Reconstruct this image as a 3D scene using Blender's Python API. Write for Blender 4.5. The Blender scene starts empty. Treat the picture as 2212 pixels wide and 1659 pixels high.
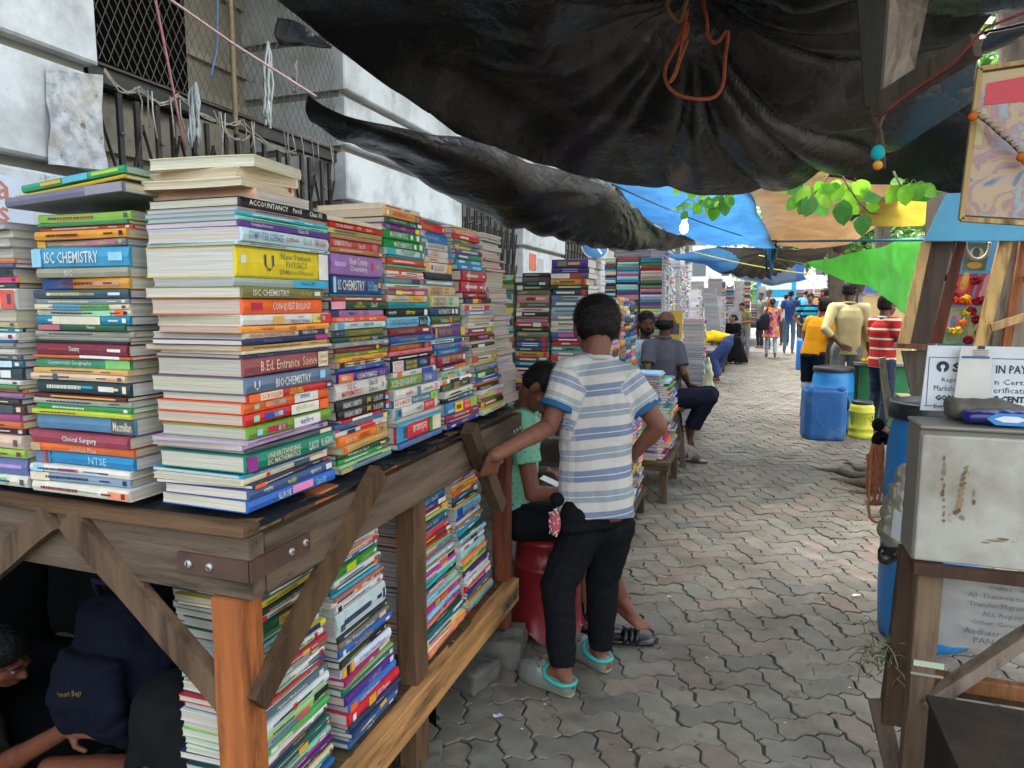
import bpy, math, random, hashlib
import numpy as np
from mathutils import Vector, Matrix, Euler, noise as mnoise

# ------------------------------------------------------------------ camera, world, sun, exposure
S = bpy.context.scene
C = S.collection
FOC, HC, PITCH, YAW = 683.0, 1.6, math.radians(6.76), math.radians(19.16)
cd = bpy.data.cameras.new('camera'); cam = bpy.data.objects.new('camera', cd); C.objects.link(cam)
cam.location = (0, 0, HC); cam.rotation_euler = (math.pi/2 - PITCH, 0, YAW)
cd.sensor_width = 36; cd.lens = FOC/1024*36; cd.clip_start = .05; cd.clip_end = 500
S.camera = cam
S.render.resolution_x = 1024; S.render.resolution_y = 768
W = bpy.data.worlds.new('World'); S.world = W; W.use_nodes = True
wn = W.node_tree.nodes; wl = W.node_tree.links
sky = wn.new('ShaderNodeTexSky'); sky.sky_type = 'NISHITA'; sky.sun_disc = False
SUN_EL, SUN_ROT = math.radians(62), math.radians(-65)
sky.sun_elevation = SUN_EL; sky.sun_rotation = SUN_ROT; sky.air_density = 1.6; sky.dust_density = 6; sky.ozone_density = .6
bg = wn['Background']; bg.inputs['Strength'].default_value = .15
hs_ = wn.new('ShaderNodeHueSaturation'); hs_.inputs['Saturation'].default_value = .45; wl.new(sky.outputs[0], hs_.inputs['Color']); wl.new(hs_.outputs[0], bg.inputs['Color'])   # overcast: a greyer sky
sd = bpy.data.lights.new('sun', 'SUN'); sd.energy = .6; sd.angle = math.radians(25); sd.color = (1, .97, .92)
sun = bpy.data.objects.new('sun', sd); C.objects.link(sun)
sun.rotation_euler = (math.pi/2 - SUN_EL, 0, math.pi - SUN_ROT)
S.view_settings.view_transform = 'Standard'; S.view_settings.look = 'None'
S.view_settings.exposure = 2.92; S.view_settings.gamma = 1
S.cycles.max_bounces = 8; S.cycles.diffuse_bounces = 5; S.cycles.transparent_max_bounces = 12
S.cycles.caustics_reflective = False; S.cycles.caustics_refractive = False
R = random.Random(7)

# a point of the place from a measured direction and one known coordinate
_F = (-math.sin(YAW)*math.cos(PITCH), math.cos(YAW)*math.cos(PITCH), -math.sin(PITCH))
_R = (math.cos(YAW), math.sin(YAW), 0)
_U = (-math.sin(YAW)*math.sin(PITCH), math.cos(YAW)*math.sin(PITCH), math.cos(PITCH))
def at(x, y, X=None, Y=None, Z=None, D=None):
    u = (x*1024/2212 - 512)/FOC; v = -(y*1024/2212 - 384)/FOC
    d = [_F[i] + u*_R[i] + v*_U[i] for i in range(3)]
    t = X/d[0] if X is not None else Y/d[1] if Y is not None else (Z - HC)/d[2] if Z is not None else D
    return Vector((d[0]*t, d[1]*t, HC + d[2]*t))

# ------------------------------------------------------------------ helpers
def lin(h):
    if not isinstance(h, str): return tuple(h)
    h = h.lstrip('#'); v = [int(h[i:i+2], 16)/255 for i in (0, 2, 4)]
    return tuple((c/12.92 if c <= .04045 else ((c+.055)/1.055)**2.4) for c in v)
PAL = dict(black='1c1d20', white='d8d8d4', cream='d9ceb0', grey='8b8d90', slate='47525c', navy='1f2f5c', blue='2b5fb0', sky='8fc6dc', pale='bcd8de',
  cyan='24a0c8', teal='1f7f86', mint='8fc9a4', green='2d8a48', dark='1e4a38', lime='a8c83c', olive='7d7a45', yellow='e3cc1c', gold='dba438', ochre='c99a52',
  orange='e4662a', salmon='e08a68', red='c8262e', brick='a8382f', maroon='7a2533', rose='b86470', pink='dd8fae', magenta='b02c84', purple='5f3a92',
  lilac='b093c4', lav='8e8fc0', steel='5a79a0', brown='7c4a30', tan='b49a74', khaki='a79f62', peach='e3b69a', crimson='b3194a', royal='2747a0', denim='31659a')
def pal(n): return lin(PAL.get(n, n))

class MB:
    def __init__(s): s.v = []; s.f = []; s.c = []; s.sm = []
    def add(s, vs, fs, col=(.5,.5,.5), smooth=False):
        n = len(s.v); s.v.extend([tuple(v) for v in vs]); s.f.extend([tuple(i+n for i in f) for f in fs])
        s.c.extend([tuple(col)]*len(fs)); s.sm.extend([smooth]*len(fs)); return s
    def box(s, lo, hi, col=(.5,.5,.5), M=None):
        x0,y0,z0 = lo; x1,y1,z1 = hi
        vs = [(x0,y0,z0),(x1,y0,z0),(x1,y1,z0),(x0,y1,z0),(x0,y0,z1),(x1,y0,z1),(x1,y1,z1),(x0,y1,z1)]
        if M is not None: vs = [M @ Vector(v) for v in vs]
        return s.add(vs, [(0,3,2,1),(4,5,6,7),(0,1,5,4),(1,2,6,5),(2,3,7,6),(3,0,4,7)], col)
    def bar(s, a, b, w, h, col=(.5,.5,.5), up=(0,0,1), jit=0, seg=1):
        a = Vector(a); b = Vector(b); d = (b-a).normalized(); u = Vector(up)
        if abs(d.dot(u)) > .99: u = Vector((0,1,0))
        sx = d.cross(u).normalized(); sz = sx.cross(d).normalized()
        vs = []; bv = min(w, h)*.07
        prof = [(-w/2+bv,-h/2),(w/2-bv,-h/2),(w/2,-h/2+bv),(w/2,h/2-bv),(w/2-bv,h/2),(-w/2+bv,h/2),(-w/2,h/2-bv),(-w/2,-h/2+bv)]
        for k in range(seg+1):
            c = a + (b-a)*(k/seg)
            for px, pz in prof:
                vs.append(c + sx*(px+R.uniform(-jit,jit)) + sz*(pz+R.uniform(-jit,jit)))
        fs = []
        for k in range(seg):
            for i in range(8):
                j = (i+1) % 8; fs.append((k*8+i, k*8+j, (k+1)*8+j, (k+1)*8+i))
        fs.append(tuple(reversed(range(8)))); fs.append(tuple(seg*8+i for i in range(8)))
        return s.add(vs, fs, col)
    def tube(s, pts, r, col=(.5,.5,.5), n=6, cap=True):
        pts = [Vector(p) for p in pts]; m = len(pts); vs = []; fs = []
        rr = r if isinstance(r, (list, tuple)) else [r]*m
        prev = None
        for k in range(m):
            d = (pts[min(k+1,m-1)] - pts[max(k-1,0)])
            d = d.normalized() if d.length > 1e-9 else Vector((0,0,1))
            if prev is None:
                u = d.orthogonal().normalized()
            else:
                u = (prev - d*prev.dot(d)); u = u.normalized() if u.length > 1e-6 else d.orthogonal().normalized()
            prev = u; w = d.cross(u)
            for i in range(n):
                t = 2*math.pi*i/n; vs.append(pts[k] + (u*math.cos(t) + w*math.sin(t))*rr[k])
        for k in range(m-1):
            for i in range(n):
                j = (i+1) % n; fs.append((k*n+i, k*n+j, (k+1)*n+j, (k+1)*n+i))
        if cap: fs.append(tuple(reversed(range(n)))); fs.append(tuple((m-1)*n+i for i in range(n)))
        return s.add(vs, fs, col, True)
    def lathe(s, prof, n=24, col=(.5,.5,.5), M=None, cap=True, sq=None):
        vs = []; fs = []
        for (r, z) in prof:
            for i in range(n):
                t = 2*math.pi*i/n; cx, sy = math.cos(t), math.sin(t)
                if sq:
                    e, ax, ay = sq; cx = math.copysign(abs(cx)**e, cx)*ax; sy = math.copysign(abs(sy)**e, sy)*ay
                p = Vector((r*cx, r*sy, z)); vs.append(M @ p if M is not None else p)
        for k in range(len(prof)-1):
            for i in range(n):
                j = (i+1) % n; fs.append((k*n+i, k*n+j, (k+1)*n+j, (k+1)*n+i))
        if cap: fs.append(tuple(reversed(range(n)))); fs.append(tuple((len(prof)-1)*n+i for i in range(n)))
        return s.add(vs, fs, col, True)
    def ball(s, c, r, col=(.5,.5,.5), n=10, m=7, M=None):
        rx, ry, rz = r if isinstance(r, (tuple, list)) else (r, r, r)
        vs = []; fs = []; c = Vector(c)
        for k in range(m+1):
            ph = math.pi*k/m
            for i in range(n):
                t = 2*math.pi*i/n; p = Vector((rx*math.sin(ph)*math.cos(t), ry*math.sin(ph)*math.sin(t), -rz*math.cos(ph)))
                vs.append(c + (M @ p if M is not None else p))
        for k in range(m):
            for i in range(n):
                j = (i+1) % n; fs.append((k*n+i, k*n+j, (k+1)*n+j, (k+1)*n+i))
        return s.add(vs, fs, col, True)
    def build(s, name, mat, parent=None, loc=None, recenter=False):
        me = bpy.data.meshes.new(name)
        v = s.v
        if recenter:
            a = np.array(v); c = Vector(((a[:,0].min()+a[:,0].max())/2, (a[:,1].min()+a[:,1].max())/2, a[:,2].min()))
            v = [tuple(Vector(p)-c) for p in v]; loc = c
        me.from_pydata(v, [], s.f)
        at_ = me.color_attributes.new('col', 'FLOAT_COLOR', 'CORNER')
        ct = np.array([len(f) for f in s.f]); arr = np.repeat(np.array(s.c, dtype=np.float32).reshape(-1,3), ct, axis=0)
        arr = np.hstack([arr, np.ones((len(arr),1), dtype=np.float32)]); at_.data.foreach_set('color', arr.ravel())
        me.polygons.foreach_set('use_smooth', s.sm)
        me.materials.append(mat); me.update()
        o = bpy.data.objects.new(name, me); C.objects.link(o)
        if parent: o.parent = parent
        if loc is not None: o.location = loc
        return o

def tag(o, label, cat, group=None, kind=None):
    if label: o['label'] = label
    if cat: o['category'] = cat
    if group: o['group'] = group
    if kind: o['kind'] = kind
    return o
def thing(name, label, cat, loc=(0,0,0), rotz=0, group=None, kind=None):
    o = bpy.data.objects.new(name, None); C.objects.link(o); o.location = loc; o.rotation_euler = (0,0,rotz)
    o.empty_display_size = .1
    return tag(o, label, cat, group, kind)
def struct(o): o['kind'] = 'structure'; return o
def local(parent): return parent.matrix_basis.inverted() if False else Matrix.LocRotScale(parent.location, parent.rotation_euler, None).inverted()

_mats = {}
def mat(name, col=None, rough=.6, nz=None, bump=None, stretch=(1,1,1), metal=0, spec=.5, transl=0, emit=None, rvar=0, coat=0, sss=0, two=None, coords='Object'):
    """col None: colour attribute. nz=(scale, lo, hi[, detail]) multiplies the colour; two=(col2, scale, threshold, softness) mixes stains in."""
    if name in _mats: return _mats[name]
    m = bpy.data.materials.new(name); m.use_nodes = True; nt = m.node_tree; N = nt.nodes; L = nt.links
    b = N['Principled BSDF']; out = N['Material Output']
    b.inputs['Roughness'].default_value = rough; b.inputs['Metallic'].default_value = metal; b.inputs['Specular IOR Level'].default_value = spec
    b.inputs['Coat Weight'].default_value = coat; b.inputs['Coat Roughness'].default_value = .15
    if sss: b.inputs['Subsurface Weight'].default_value = sss; b.inputs['Subsurface Scale'].default_value = .01; b.inputs['Subsurface Radius'].default_value = (1,.3,.15)
    tc = N.new('ShaderNodeTexCoord'); mp = N.new('ShaderNodeMapping'); mp.inputs['Scale'].default_value = stretch
    L.new(tc.outputs[coords], mp.inputs['Vector']); vec = mp.outputs[0]
    if col is None:
        a = N.new('ShaderNodeAttribute'); a.attribute_name = 'col'; c = a.outputs['Color']
    else:
        a = N.new('ShaderNodeRGB'); a.outputs[0].default_value = (*lin(col), 1); c = a.outputs[0]
    def noise(sc, det=4, rg=.55):
        n = N.new('ShaderNodeTexNoise'); n.inputs['Scale'].default_value = sc; n.inputs['Detail'].default_value = det; n.inputs['Roughness'].default_value = rg
        L.new(vec, n.inputs['Vector']); return n.outputs['Fac']
    def rng(f, a0, a1, b0, b1):
        r = N.new('ShaderNodeMapRange'); r.inputs[1].default_value = a0; r.inputs[2].default_value = a1; r.inputs[3].default_value = b0; r.inputs[4].default_value = b1
        L.new(f, r.inputs[0]); return r.outputs[0]
    if two:
        for (c2, sc, th, sf) in (two if isinstance(two, list) else [two]):
            mx = N.new('ShaderNodeMix'); mx.data_type = 'RGBA'; L.new(rng(noise(sc, 8, .65), th-sf, th+sf, 0, 1), mx.inputs[0])
            L.new(c, mx.inputs[6]); mx.inputs[7].default_value = (*lin(c2), 1); c = mx.outputs[2]
    if nz:
        f = rng(noise(nz[0], nz[3] if len(nz) > 3 else 5), .25, .75, nz[1], nz[2])
        mx = N.new('ShaderNodeVectorMath'); mx.operation = 'SCALE'; L.new(c, mx.inputs[0]); L.new(f, mx.inputs['Scale']); c = mx.outputs[0]
    L.new(c, b.inputs['Base Color'])
    if rvar: L.new(rng(noise(9), .3, .7, max(0, rough-rvar), min(1, rough+rvar)), b.inputs['Roughness'])
    if bump:
        h = noise(bump[0], bump[3] if len(bump) > 3 else 5)
        if len(bump) > 4:
            def crease(sc, lo=.0):
                f = noise(sc, 3, .5); q = N.new('ShaderNodeMath'); q.operation = 'SUBTRACT'; q.inputs[1].default_value = .5; L.new(f, q.inputs[0])
                ab = N.new('ShaderNodeMath'); ab.operation = 'ABSOLUTE'; L.new(q.outputs[0], ab.inputs[0]); pw = N.new('ShaderNodeMath'); pw.operation = 'POWER'; pw.inputs[1].default_value = .55; L.new(ab.outputs[0], pw.inputs[0]); return pw.outputs[0]
            s1, s2 = crease(bump[4]), crease(bump[4]*3.1); ad = N.new('ShaderNodeMath'); ad.operation = 'MULTIPLY_ADD'; ad.inputs[1].default_value = .4; L.new(s2, ad.inputs[0]); L.new(s1, ad.inputs[2])
            a3 = N.new('ShaderNodeMath'); a3.operation = 'MULTIPLY_ADD'; a3.inputs[1].default_value = .35; L.new(h, a3.inputs[0]); L.new(ad.outputs[0], a3.inputs[2]); h = a3.outputs[0]
        bp = N.new('ShaderNodeBump'); bp.inputs['Distance'].default_value = bump[1]
        bp.inputs['Strength'].default_value = bump[2] if len(bump) > 2 else 1
        L.new(h, bp.inputs['Height']); L.new(bp.outputs[0], b.inputs['Normal'])
    if transl:
        tr = N.new('ShaderNodeBsdfTranslucent'); L.new(c, tr.inputs['Color']); ms = N.new('ShaderNodeMixShader'); ms.inputs[0].default_value = transl
        L.new(b.outputs[0], ms.inputs[1]); L.new(tr.outputs[0], ms.inputs[2]); L.new(ms.outputs[0], out.inputs['Surface'])
    if emit: b.inputs['Emission Color'].default_value = (*lin(emit[0]), 1); b.inputs['Emission Strength'].default_value = emit[1]
    _mats[name] = m; return m

M_wood = mat('weathered_wood', '6a5641', .8, (3, .55, 1.35, 8), (14, .004, .8), (1,1,1), two=('3a2e25', 5, .6, .12))
M_vwood = mat('wood', None, .75, (2.2, .5, 1.35, 9), (10, .004, .9), (7,7,1), spec=.25, two=[('2e241c', 3, .62, .12), ('18120e', 13, .68, .03)])
M_woodX = mat('wood_grain_x', None, .75, (2.2, .5, 1.35, 9), (10, .004, .9), (1,9,9), spec=.25, two=[('2e241c', 3, .62, .12), ('18120e', 13, .68, .03)])
M_woodY = mat('wood_grain_y', None, .75, (2.2, .5, 1.35, 9), (10, .004, .9), (9,1,9), spec=.25, two=[('2e241c', 3, .62, .12), ('18120e', 13, .68, .03)])
M_cover = mat('book_cover', None, .38, (26, .82, 1.08), None, rvar=.12, spec=.4)
M_page = mat('book_pages', None, .9, (3.0, .62, 1.12, 6), (3, .0012, .9, 6), (1.5,1.5,210), spec=.1)
M_paint = mat('painted', None, .55, (6, .8, 1.1), (40, .0008, .5))
M_metal = mat('metal', None, .45, (12, .7, 1.15), (30, .0008, .5), metal=.6)
M_plastic = mat('plastic', None, .38, (5, .85, 1.1), (8, .002, .4))
M_rough = mat('rough_matter', None, .9, (8, .65, 1.2), (20, .003, .8))
M_skin = mat('skin', None, .55, (18, .86, 1.1), (60, .0006, .6), sss=.08, spec=.35)
M_cloth = mat('cloth', None, .88, (12, .88, 1.08), (220, .0006, .5), spec=.15)
M_hair = mat('hair', None, .65, (60, .5, 1.4), (90, .004, 1), spec=.3)
M_rope = mat('rope', None, .9, (60, .6, 1.2), (150, .002, 1))

_txt = {}
def glyphs(text, bold=.0):
    k = (text, bold)
    if k in _txt: return _txt[k]
    cu = bpy.data.curves.new('t', 'FONT'); cu.body = text; cu.size = 1; cu.resolution_u = 1; cu.offset = bold; cu.fill_mode = 'FRONT'
    o = bpy.data.objects.new('t', cu); me = bpy.data.meshes.new_from_object(o)
    v = np.zeros(len(me.vertices)*3); me.vertices.foreach_get('co', v); v = v.reshape(-1,3)[:, :2]
    f = [tuple(p.vertices) for p in me.polygons]
    bpy.data.objects.remove(o); bpy.data.curves.remove(cu); bpy.data.meshes.remove(me)
    if len(v): v = v - v.min(0); ext = v.max(0)
    else: ext = np.array([1., 1.])
    _txt[k] = (v, f, ext); return _txt[k]
def text(mb, s, O, U, V, w, h, col, bold=.008, keep=False):
    """lettering fitted in a w x h box with lower left O, along U, up V"""
    v, f, ext = glyphs(s, bold)
    if not len(v): return
    sx, sy = w/ext[0], h/ext[1]
    if keep or sx > sy*1.15:
        sx2 = min(sx, sy*1.05); O = Vector(O) + Vector(U)*((w - ext[0]*sx2)/2 if keep != 'l' else 0); sx = sx2
        if keep and sy > sx: O = Vector(O) + Vector(V)*((h-ext[1]*sx)/2); sy = sx
    O = Vector(O); U = Vector(U); V = Vector(V)
    mb.add([O + U*(p[0]*sx) + V*(p[1]*sy) for p in v], f, col)
# ------------------------------------------------------------------ ground and paving
g = MB(); g.add([(-60,-20,-.012),(90,-20,-.012),(90,160,-.012),(-60,160,-.012)], [(0,1,2,3)], lin('4a463e'))
struct(g.build('ground', mat('joint_dirt', None, .95, (3,.5,1.3), (30,.004,1))))
g = MB(); g.add([(4.6,-20,-.004),(14,-20,-.004),(14,160,-.004),(4.6,160,-.004)], [(0,1,2,3)], lin('6b6966')); struct(g.build('road', mat('asphalt', None, .9, (4,.8,1.2), (60,.003,1))))
g = MB(); g.box((4.45,-20,-.015),(4.6,160,.1), lin('8d8a84')); struct(g.build('kerb', M_rough))

def paving():
    u = .117; ang = math.radians(26); ca, sa = math.cos(ang), math.sin(ang)
    V, F, Cc, Sm = [], [], [], []; cols = [lin('857f70'), lin('7f7a6c'), lin('7b786b'), lin('878072'), lin('87796c'), lin('77756c'), lin('88786b')]
    def edge(i0, j0, i1, j1, ns):
        # a wavy joint, the same from both sides
        key = (i0, j0, i1, j1) if (i0, j0) < (i1, j1) else (i1, j1, i0, j0)
        rv = key != (i0, j0, i1, j1); a, b, c, d = key; pts = []
        sg = 1 if (a+b) % 2 else -1
        for k in range(ns+1):
            t = k/ns; tri = (4*t if t < .25 else 2-4*t if t < .75 else 4*t-4)*.115*sg
            x = a+(c-a)*t; y = b+(d-b)*t
            if c != a: y += tri
            else: x += tri
            pts.append((x, y))
        if rv: pts.reverse()
        return pts[:-1]
    rr = random.Random(3)
    for i in range(-60, 230):
        for j in range(-130, 240):
            k = (i-j) % 4
            if k == 0: path = [(0,0),(1,0),(2,0),(2,1),(1,1),(0,1)]
            elif k == 3: path = [(0,0),(1,0),(1,1),(1,2),(0,2),(0,1)]
            else: continue
            cx = i+1 if k == 0 else i+.5; cy = j+.5 if k == 0 else j+1
            X, Y = (cx*ca - cy*sa)*u, (cx*sa + cy*ca)*u
            if not (.9 < Y < 24 and -2.9 < X < 4.4): continue
            if X < -1.6 and Y < 1.5: continue
            far = Y > 7
            ns = 4
            P = []
            for q in range(6):
                a = path[q]; b = path[(q+1) % 6]
                P += edge(i+a[0], j+a[1], i+b[0], j+b[1], ns)
            P = np.array(P) - (cx, cy)
            P = np.stack([(P[:,0]*ca - P[:,1]*sa)*u, (P[:,0]*sa + P[:,1]*ca)*u], 1)
            rad = np.linalg.norm(P, axis=1, keepdims=True)
            g1 = rr.choice([.002,.0025,.003,.0045,.007]); top = P*(1-(g1+.004)/rad); mid = P*(1-g1/rad)
            ox, oy = X + rr.uniform(-.003,.003), Y + rr.uniform(-.003,.003)
            h = mnoise.noise(Vector((X*.9, Y*.9, 0)))*.010 + rr.uniform(-.003,.003)
            tx, ty = rr.uniform(-.02,.02), rr.uniform(-.02,.02)
            if rr.random() < .06: tx *= 2.2; ty *= 2.2
            if X > 1.1 and 5 < Y < 7.4: h += .03*max(0, mnoise.noise(Vector((X*3, Y*3, 2)))+.3); tx *= 3; ty *= 3
            n = len(V); m = len(P)
            z = lambda p: h + p[0]*tx + p[1]*ty
            for p in top: V.append((ox+p[0], oy+p[1], z(p)))
            for p in mid: V.append((ox+p[0], oy+p[1], z(p)-.005))
            for p in mid: V.append((ox+p[0], oy+p[1], -.03))
            c = cols[min(6, int(rr.random()**1.3*7))] if not far else cols[rr.randrange(7)]; s = rr.uniform(.80, 1.08); c = tuple(v*s*.84 for v in c)
            F.append(tuple(range(n, n+m))); Cc.append(c); Sm.append(False)
            for q in range(m):
                r = (q+1) % m
                F.append((n+m+q, n+m+r, n+r, n+q)); Cc.append(c); Sm.append(False)
                F.append((n+2*m+q, n+2*m+r, n+m+r, n+m+q)); Cc.append(tuple(v*.6 for v in c)); Sm.append(False)
    b = MB(); b.v, b.f, b.c, b.sm = V, F, Cc, Sm
    o = b.build('pavement', mat('paver', None, .78, (9,.62,1.22,9), (45,.0025,.9,9), two=[('4b463c', 2.2, .58, .16), ('3c3830', 11, .66, .05)], rvar=.15)); struct(o)
paving()
g = MB(); g.add([(-3.4,24,-.006),(4.45,24,-.006),(4.45,160,-.006),(-3.4,160,-.006)], [(0,1,2,3)], lin('8a8680')); struct(g.build('path', mat('far_paving', None, .85, (5,.7,1.15))))

# ------------------------------------------------------------------ building on the left
bld = thing('building', 'white painted colonial building front with black folding gates behind the stalls', 'building', (-3.2, 2.77, 0))
Lb = local(bld)
M_white = mat('white_wall_paint', None, .75, (1.8,.82,1.06,8), (18,.0015,.7,6), two=[('83857f', 2.0, .60, .14), ('4f4e49', 7, .69, .05)])
def bpart(mb, name, m, parent=None):
    mb.v = [tuple(Lb @ Vector(v)) for v in mb.v]; return mb.build(name, m, parent or bld)
WX = -3.2
def pilaster(y0, y1, groove):
    mb = MB(); wc = lin('cdd2d4')
    zs = sorted(groove); lo = 0.0
    for z in zs + [7.2]:
        zt = z - .03
        b = .012
        # block with chamfered edges
        x1, x0 = WX, WX-1.09
        vs = [(x0,y0,lo),(x0,y1,lo),(x0,y1,zt),(x0,y0,zt),(x1-b,y0,lo),(x1-b,y1,lo),(x1-b,y1,zt),(x1-b,y0,zt),(x1,y0+b,lo+b),(x1,y1-b,lo+b),(x1,y1-b,zt-b),(x1,y0+b,zt-b)]
        mb.add(vs, [(8,9,10,11),(4,5,9,8),(5,6,10,9),(6,7,11,10),(7,4,8,11),(0,4,7,3),(1,2,6,5),(3,7,6,2),(0,1,5,4)], wc)
        lo = z + .03
    mb.box((WX-1.05, y0+.03, 0), (WX-.075, y1-.03, 7.19), lin('77756a'))
    return bpart(mb, 'pilaster', M_white)
G1 = [1.2,1.73,2.25,2.78,3.3,3.83,4.36,4.9]; G2 = [1.55,2.0,2.43,2.87,3.31,3.75,4.2,4.7]
NP = 9; PER = 4.68
for k in range(NP):
    pilaster(.37+PER*k - (2 if k == 0 else 0), 2.77+PER*k, G1 if k == 0 else G2)
M_beige = mat('shutter', None, .7, (2.5,.6,1.15,8), (20,.0015,.6), two=('4a4336', 3, .66, .08))
M_iron = mat('rusty_black_iron', None, .6, (10,.5,1.4), (40,.001,.8), two=('4a3122', 9, .6, .08))
def bay(k):
    y0, y1 = 2.77+PER*k, 5.05+PER*k
    # back wall with panelled doors and horizontal mouldings
    mb = MB(); xb = WX-1.0
    mb.box((xb-.1, y0, 0), (xb, y1, 7.2), lin('8f897a'))
    for z in (1.1, 2.05, 2.62, 3.2, 3.5, 4.05, 4.6):
        mb.box((xb, y0, z), (xb+.05, y1, z+.06), lin('9b9482'))
    for q in range(4):
        ya = y0+.1+q*.56
        mb.box((xb+.0, ya, .3), (xb+.028, ya+.5, 2.55), lin('a59d86'))
        mb.box((xb+.03, ya+.09, 1.3), (xb+.045, ya+.41, 2.4), lin('b3ab93'))
    bpart(mb, 'shutter', M_beige)
    mb = MB()
    mb.box((xb+.06, y0+.45, 3.0), (xb+.09, y0+1.55, 4.9), (.002,.002,.002)); bpart(mb, 'window', mat('painted_opening_dark', None, .8, spec=.05))  # near-black panel paints the darkness inside the opening
    mb = MB(); mb.box((WX-1.0, y0-.001, 5.0), (WX-.02, y1+.001, 7.2), lin('b4b9ba')); bpart(mb, 'lintel', M_white)
    if k > 4: return
    xg = WX-.12; ic = lin('222325'); mb = MB()
    zt = 2.80 + (.06 if k else 0)
    mb.box((xg-.03, y0+.01, zt-.04), (xg+.03, y1-.01, zt+.04), ic); mb.box((xg-.05, y0+.01, zt+.042), (xg+.05, y1-.01, zt+.055), lin('3b2c22'))
    n = 19 if k else 17; ys = [y0+.06+(y1-y0-.12)*i/(n-1) for i in range(n)]
    for i, y in enumerate(ys):
        x = xg + (.012 if i % 2 else -.012)
        mb.bar((x, y+R.uniform(-.01,.01), .05), (x, y+R.uniform(-.012,.012), zt-.05-R.uniform(0,.03)), .022, .03, ic if i % 3 else lin('33302c'))
        mb.ball((x+.02, y, zt-.28), .012, lin('6d6a66'), 6, 4); mb.ball((x+.02, y, zt-.5), .012, lin('6d6a66'), 6, 4)
    for i in range(0, n-2, 2):
        for z0 in (.5, 1.1, 1.7, 2.15):
            mb.bar((xg+.028, ys[i], z0+.45), (xg+.028, ys[i+1], z0), .02, .006, lin('3a3631')); mb.bar((xg+.034, ys[i+2], z0+.45), (xg+.034, ys[i+1], z0), .02, .006, lin('3a3631'))
    bpart(mb, 'gate', M_iron)
    mb = MB(); zc = zt+.08; H = 5.0-zc; wc = lin('5f5b50'); p = .062
    if k < 2:
        m = int((y1-y0+H*.55)/p)
        sl = .55
        for i in range(m):
            for sg in (1, -1):
                a = y0 + i*p - (H*sl if sg > 0 else 0); pts = []
                for t in range(13):
                    z = zc + H*t/12; y = a + sg*(z-zc)*sl + (0 if sg > 0 else H*sl*0)
                    if y0+.01 <= y <= y1-.01: pts.append((xg+.01+.05*math.sin(y*2.2+z), y+.012*math.sin(z*3), z))
                if len(pts) > 1: mb.tube(pts, .0026, wc, 3, False)
        bpart(mb, 'wire_mesh', mat('galvanised_wire', None, .6, metal=.4))
    else:
        for i in range(12): mb.box((xg-.004, y0, zc+i*.16), (xg+.004, y1, zc+i*.16+.02), wc)
        bpart(mb, 'wire_mesh', mat('galvanised_wire', None, .6, metal=.4))
for k in range(NP-1): bay(k)
m_ = MB(); m_.box((WX-.3, -6, 5.0), (WX+1.5, 42, 5.18), lin('a9aeb0')); m_.box((WX+1.42, -6, 5.181), (WX+1.5, 42, 6.1), lin('a9aeb0')); bpart(m_, 'added_shade_slab', M_white)  # unseen slab and parapet added above the view to shade the wall
# torn poster and sticker on the near pilaster
mb = MB(); P0 = [(97,150),(214,163),(227,368),(101,355)]; q = [at(*p, X=WX+.004) for p in P0]; gx = 12
vs = []; fs = []
for j in range(gx+1):
    for i in range(gx+1):
        a = q[0].lerp(q[1], i/gx); b = q[3].lerp(q[2], i/gx); p = a.lerp(b, j/gx); e = max(abs(i/gx-.5), abs(j/gx-.5))
        p = p + Vector((.004+.014*max(0, mnoise.noise(p*6))*(1+2*(e > .45)), 0, 0)); vs.append(p)
for j in range(gx):
    for i in range(gx):
        if R.random() > .0: a = j*(gx+1)+i; fs.append((a, a+gx+1, a+gx+2, a+1))
mb.add(vs, fs, lin('c5c9cc'), True); bpart(mb, 'poster', mat('torn_paper', None, .6, (6,.7,1.1,9), (20,.003,1), two=[('8f9498', 16, .52, .10), ('a39b8c', 6, .58, .08), ('5c6064', 11, .64, .03)]))
mb = MB(); a = at(-40, 375, X=WX+.004); b = at(72, 450, X=WX+.004)
mb.box((WX+.001, a.y, 1.93), (WX+.004, b.y, 2.17), lin('c9d6e2')); text(mb, 'a', (WX+.006, b.y-.17, 2.06), (0,1,0), (0,0,1), .07, .085, lin('c07a6a')); text(mb, 's', (WX+.006, b.y-.17, 1.96), (0,1,0), (0,0,1), .06, .07, lin('c07a6a'))
bpart(mb, 'sticker', M_paint)
for (zz, yy, t) in ((2.0, 9.9, 0),):
    mb = MB(); mb.box((WX+.002, 10.0, 2.1), (WX+.006, 10.35, 2.35), lin('c8643c')); mb.box((WX+.002, 10.45, 1.95), (WX+.006, 10.75, 2.3), lin('a9b0b5')); bpart(mb, 'notice', M_paint)
# round blue sign on the far pilaster
s = thing('round_sign', 'round blue sign with a white slanted bar fixed to the building behind the stalls', 'sign', tuple(at(1284, 529, X=WX+.35)))
mb = MB(); Mx = Matrix.Rotation(math.radians(75), 4, 'Y') ; Mx = Matrix.Rotation(math.radians(-50), 4, 'Z') @ Mx
r_ = .30; mb.lathe([(r_, 0), (r_, .012)], 36, lin('e2e4e6'), Mx); mb.lathe([(r_*.9, .014), (r_*.9, .017)], 36, lin('4f8fc9'), Mx)
mb.box((-.3*.75, -.02, .02), (.3*.75, .02, .023), lin('e8e8e8'), Mx @ Matrix.Rotation(math.radians(35), 4, 'Z')); mb.build('sign_plate', M_paint, s)

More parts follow.
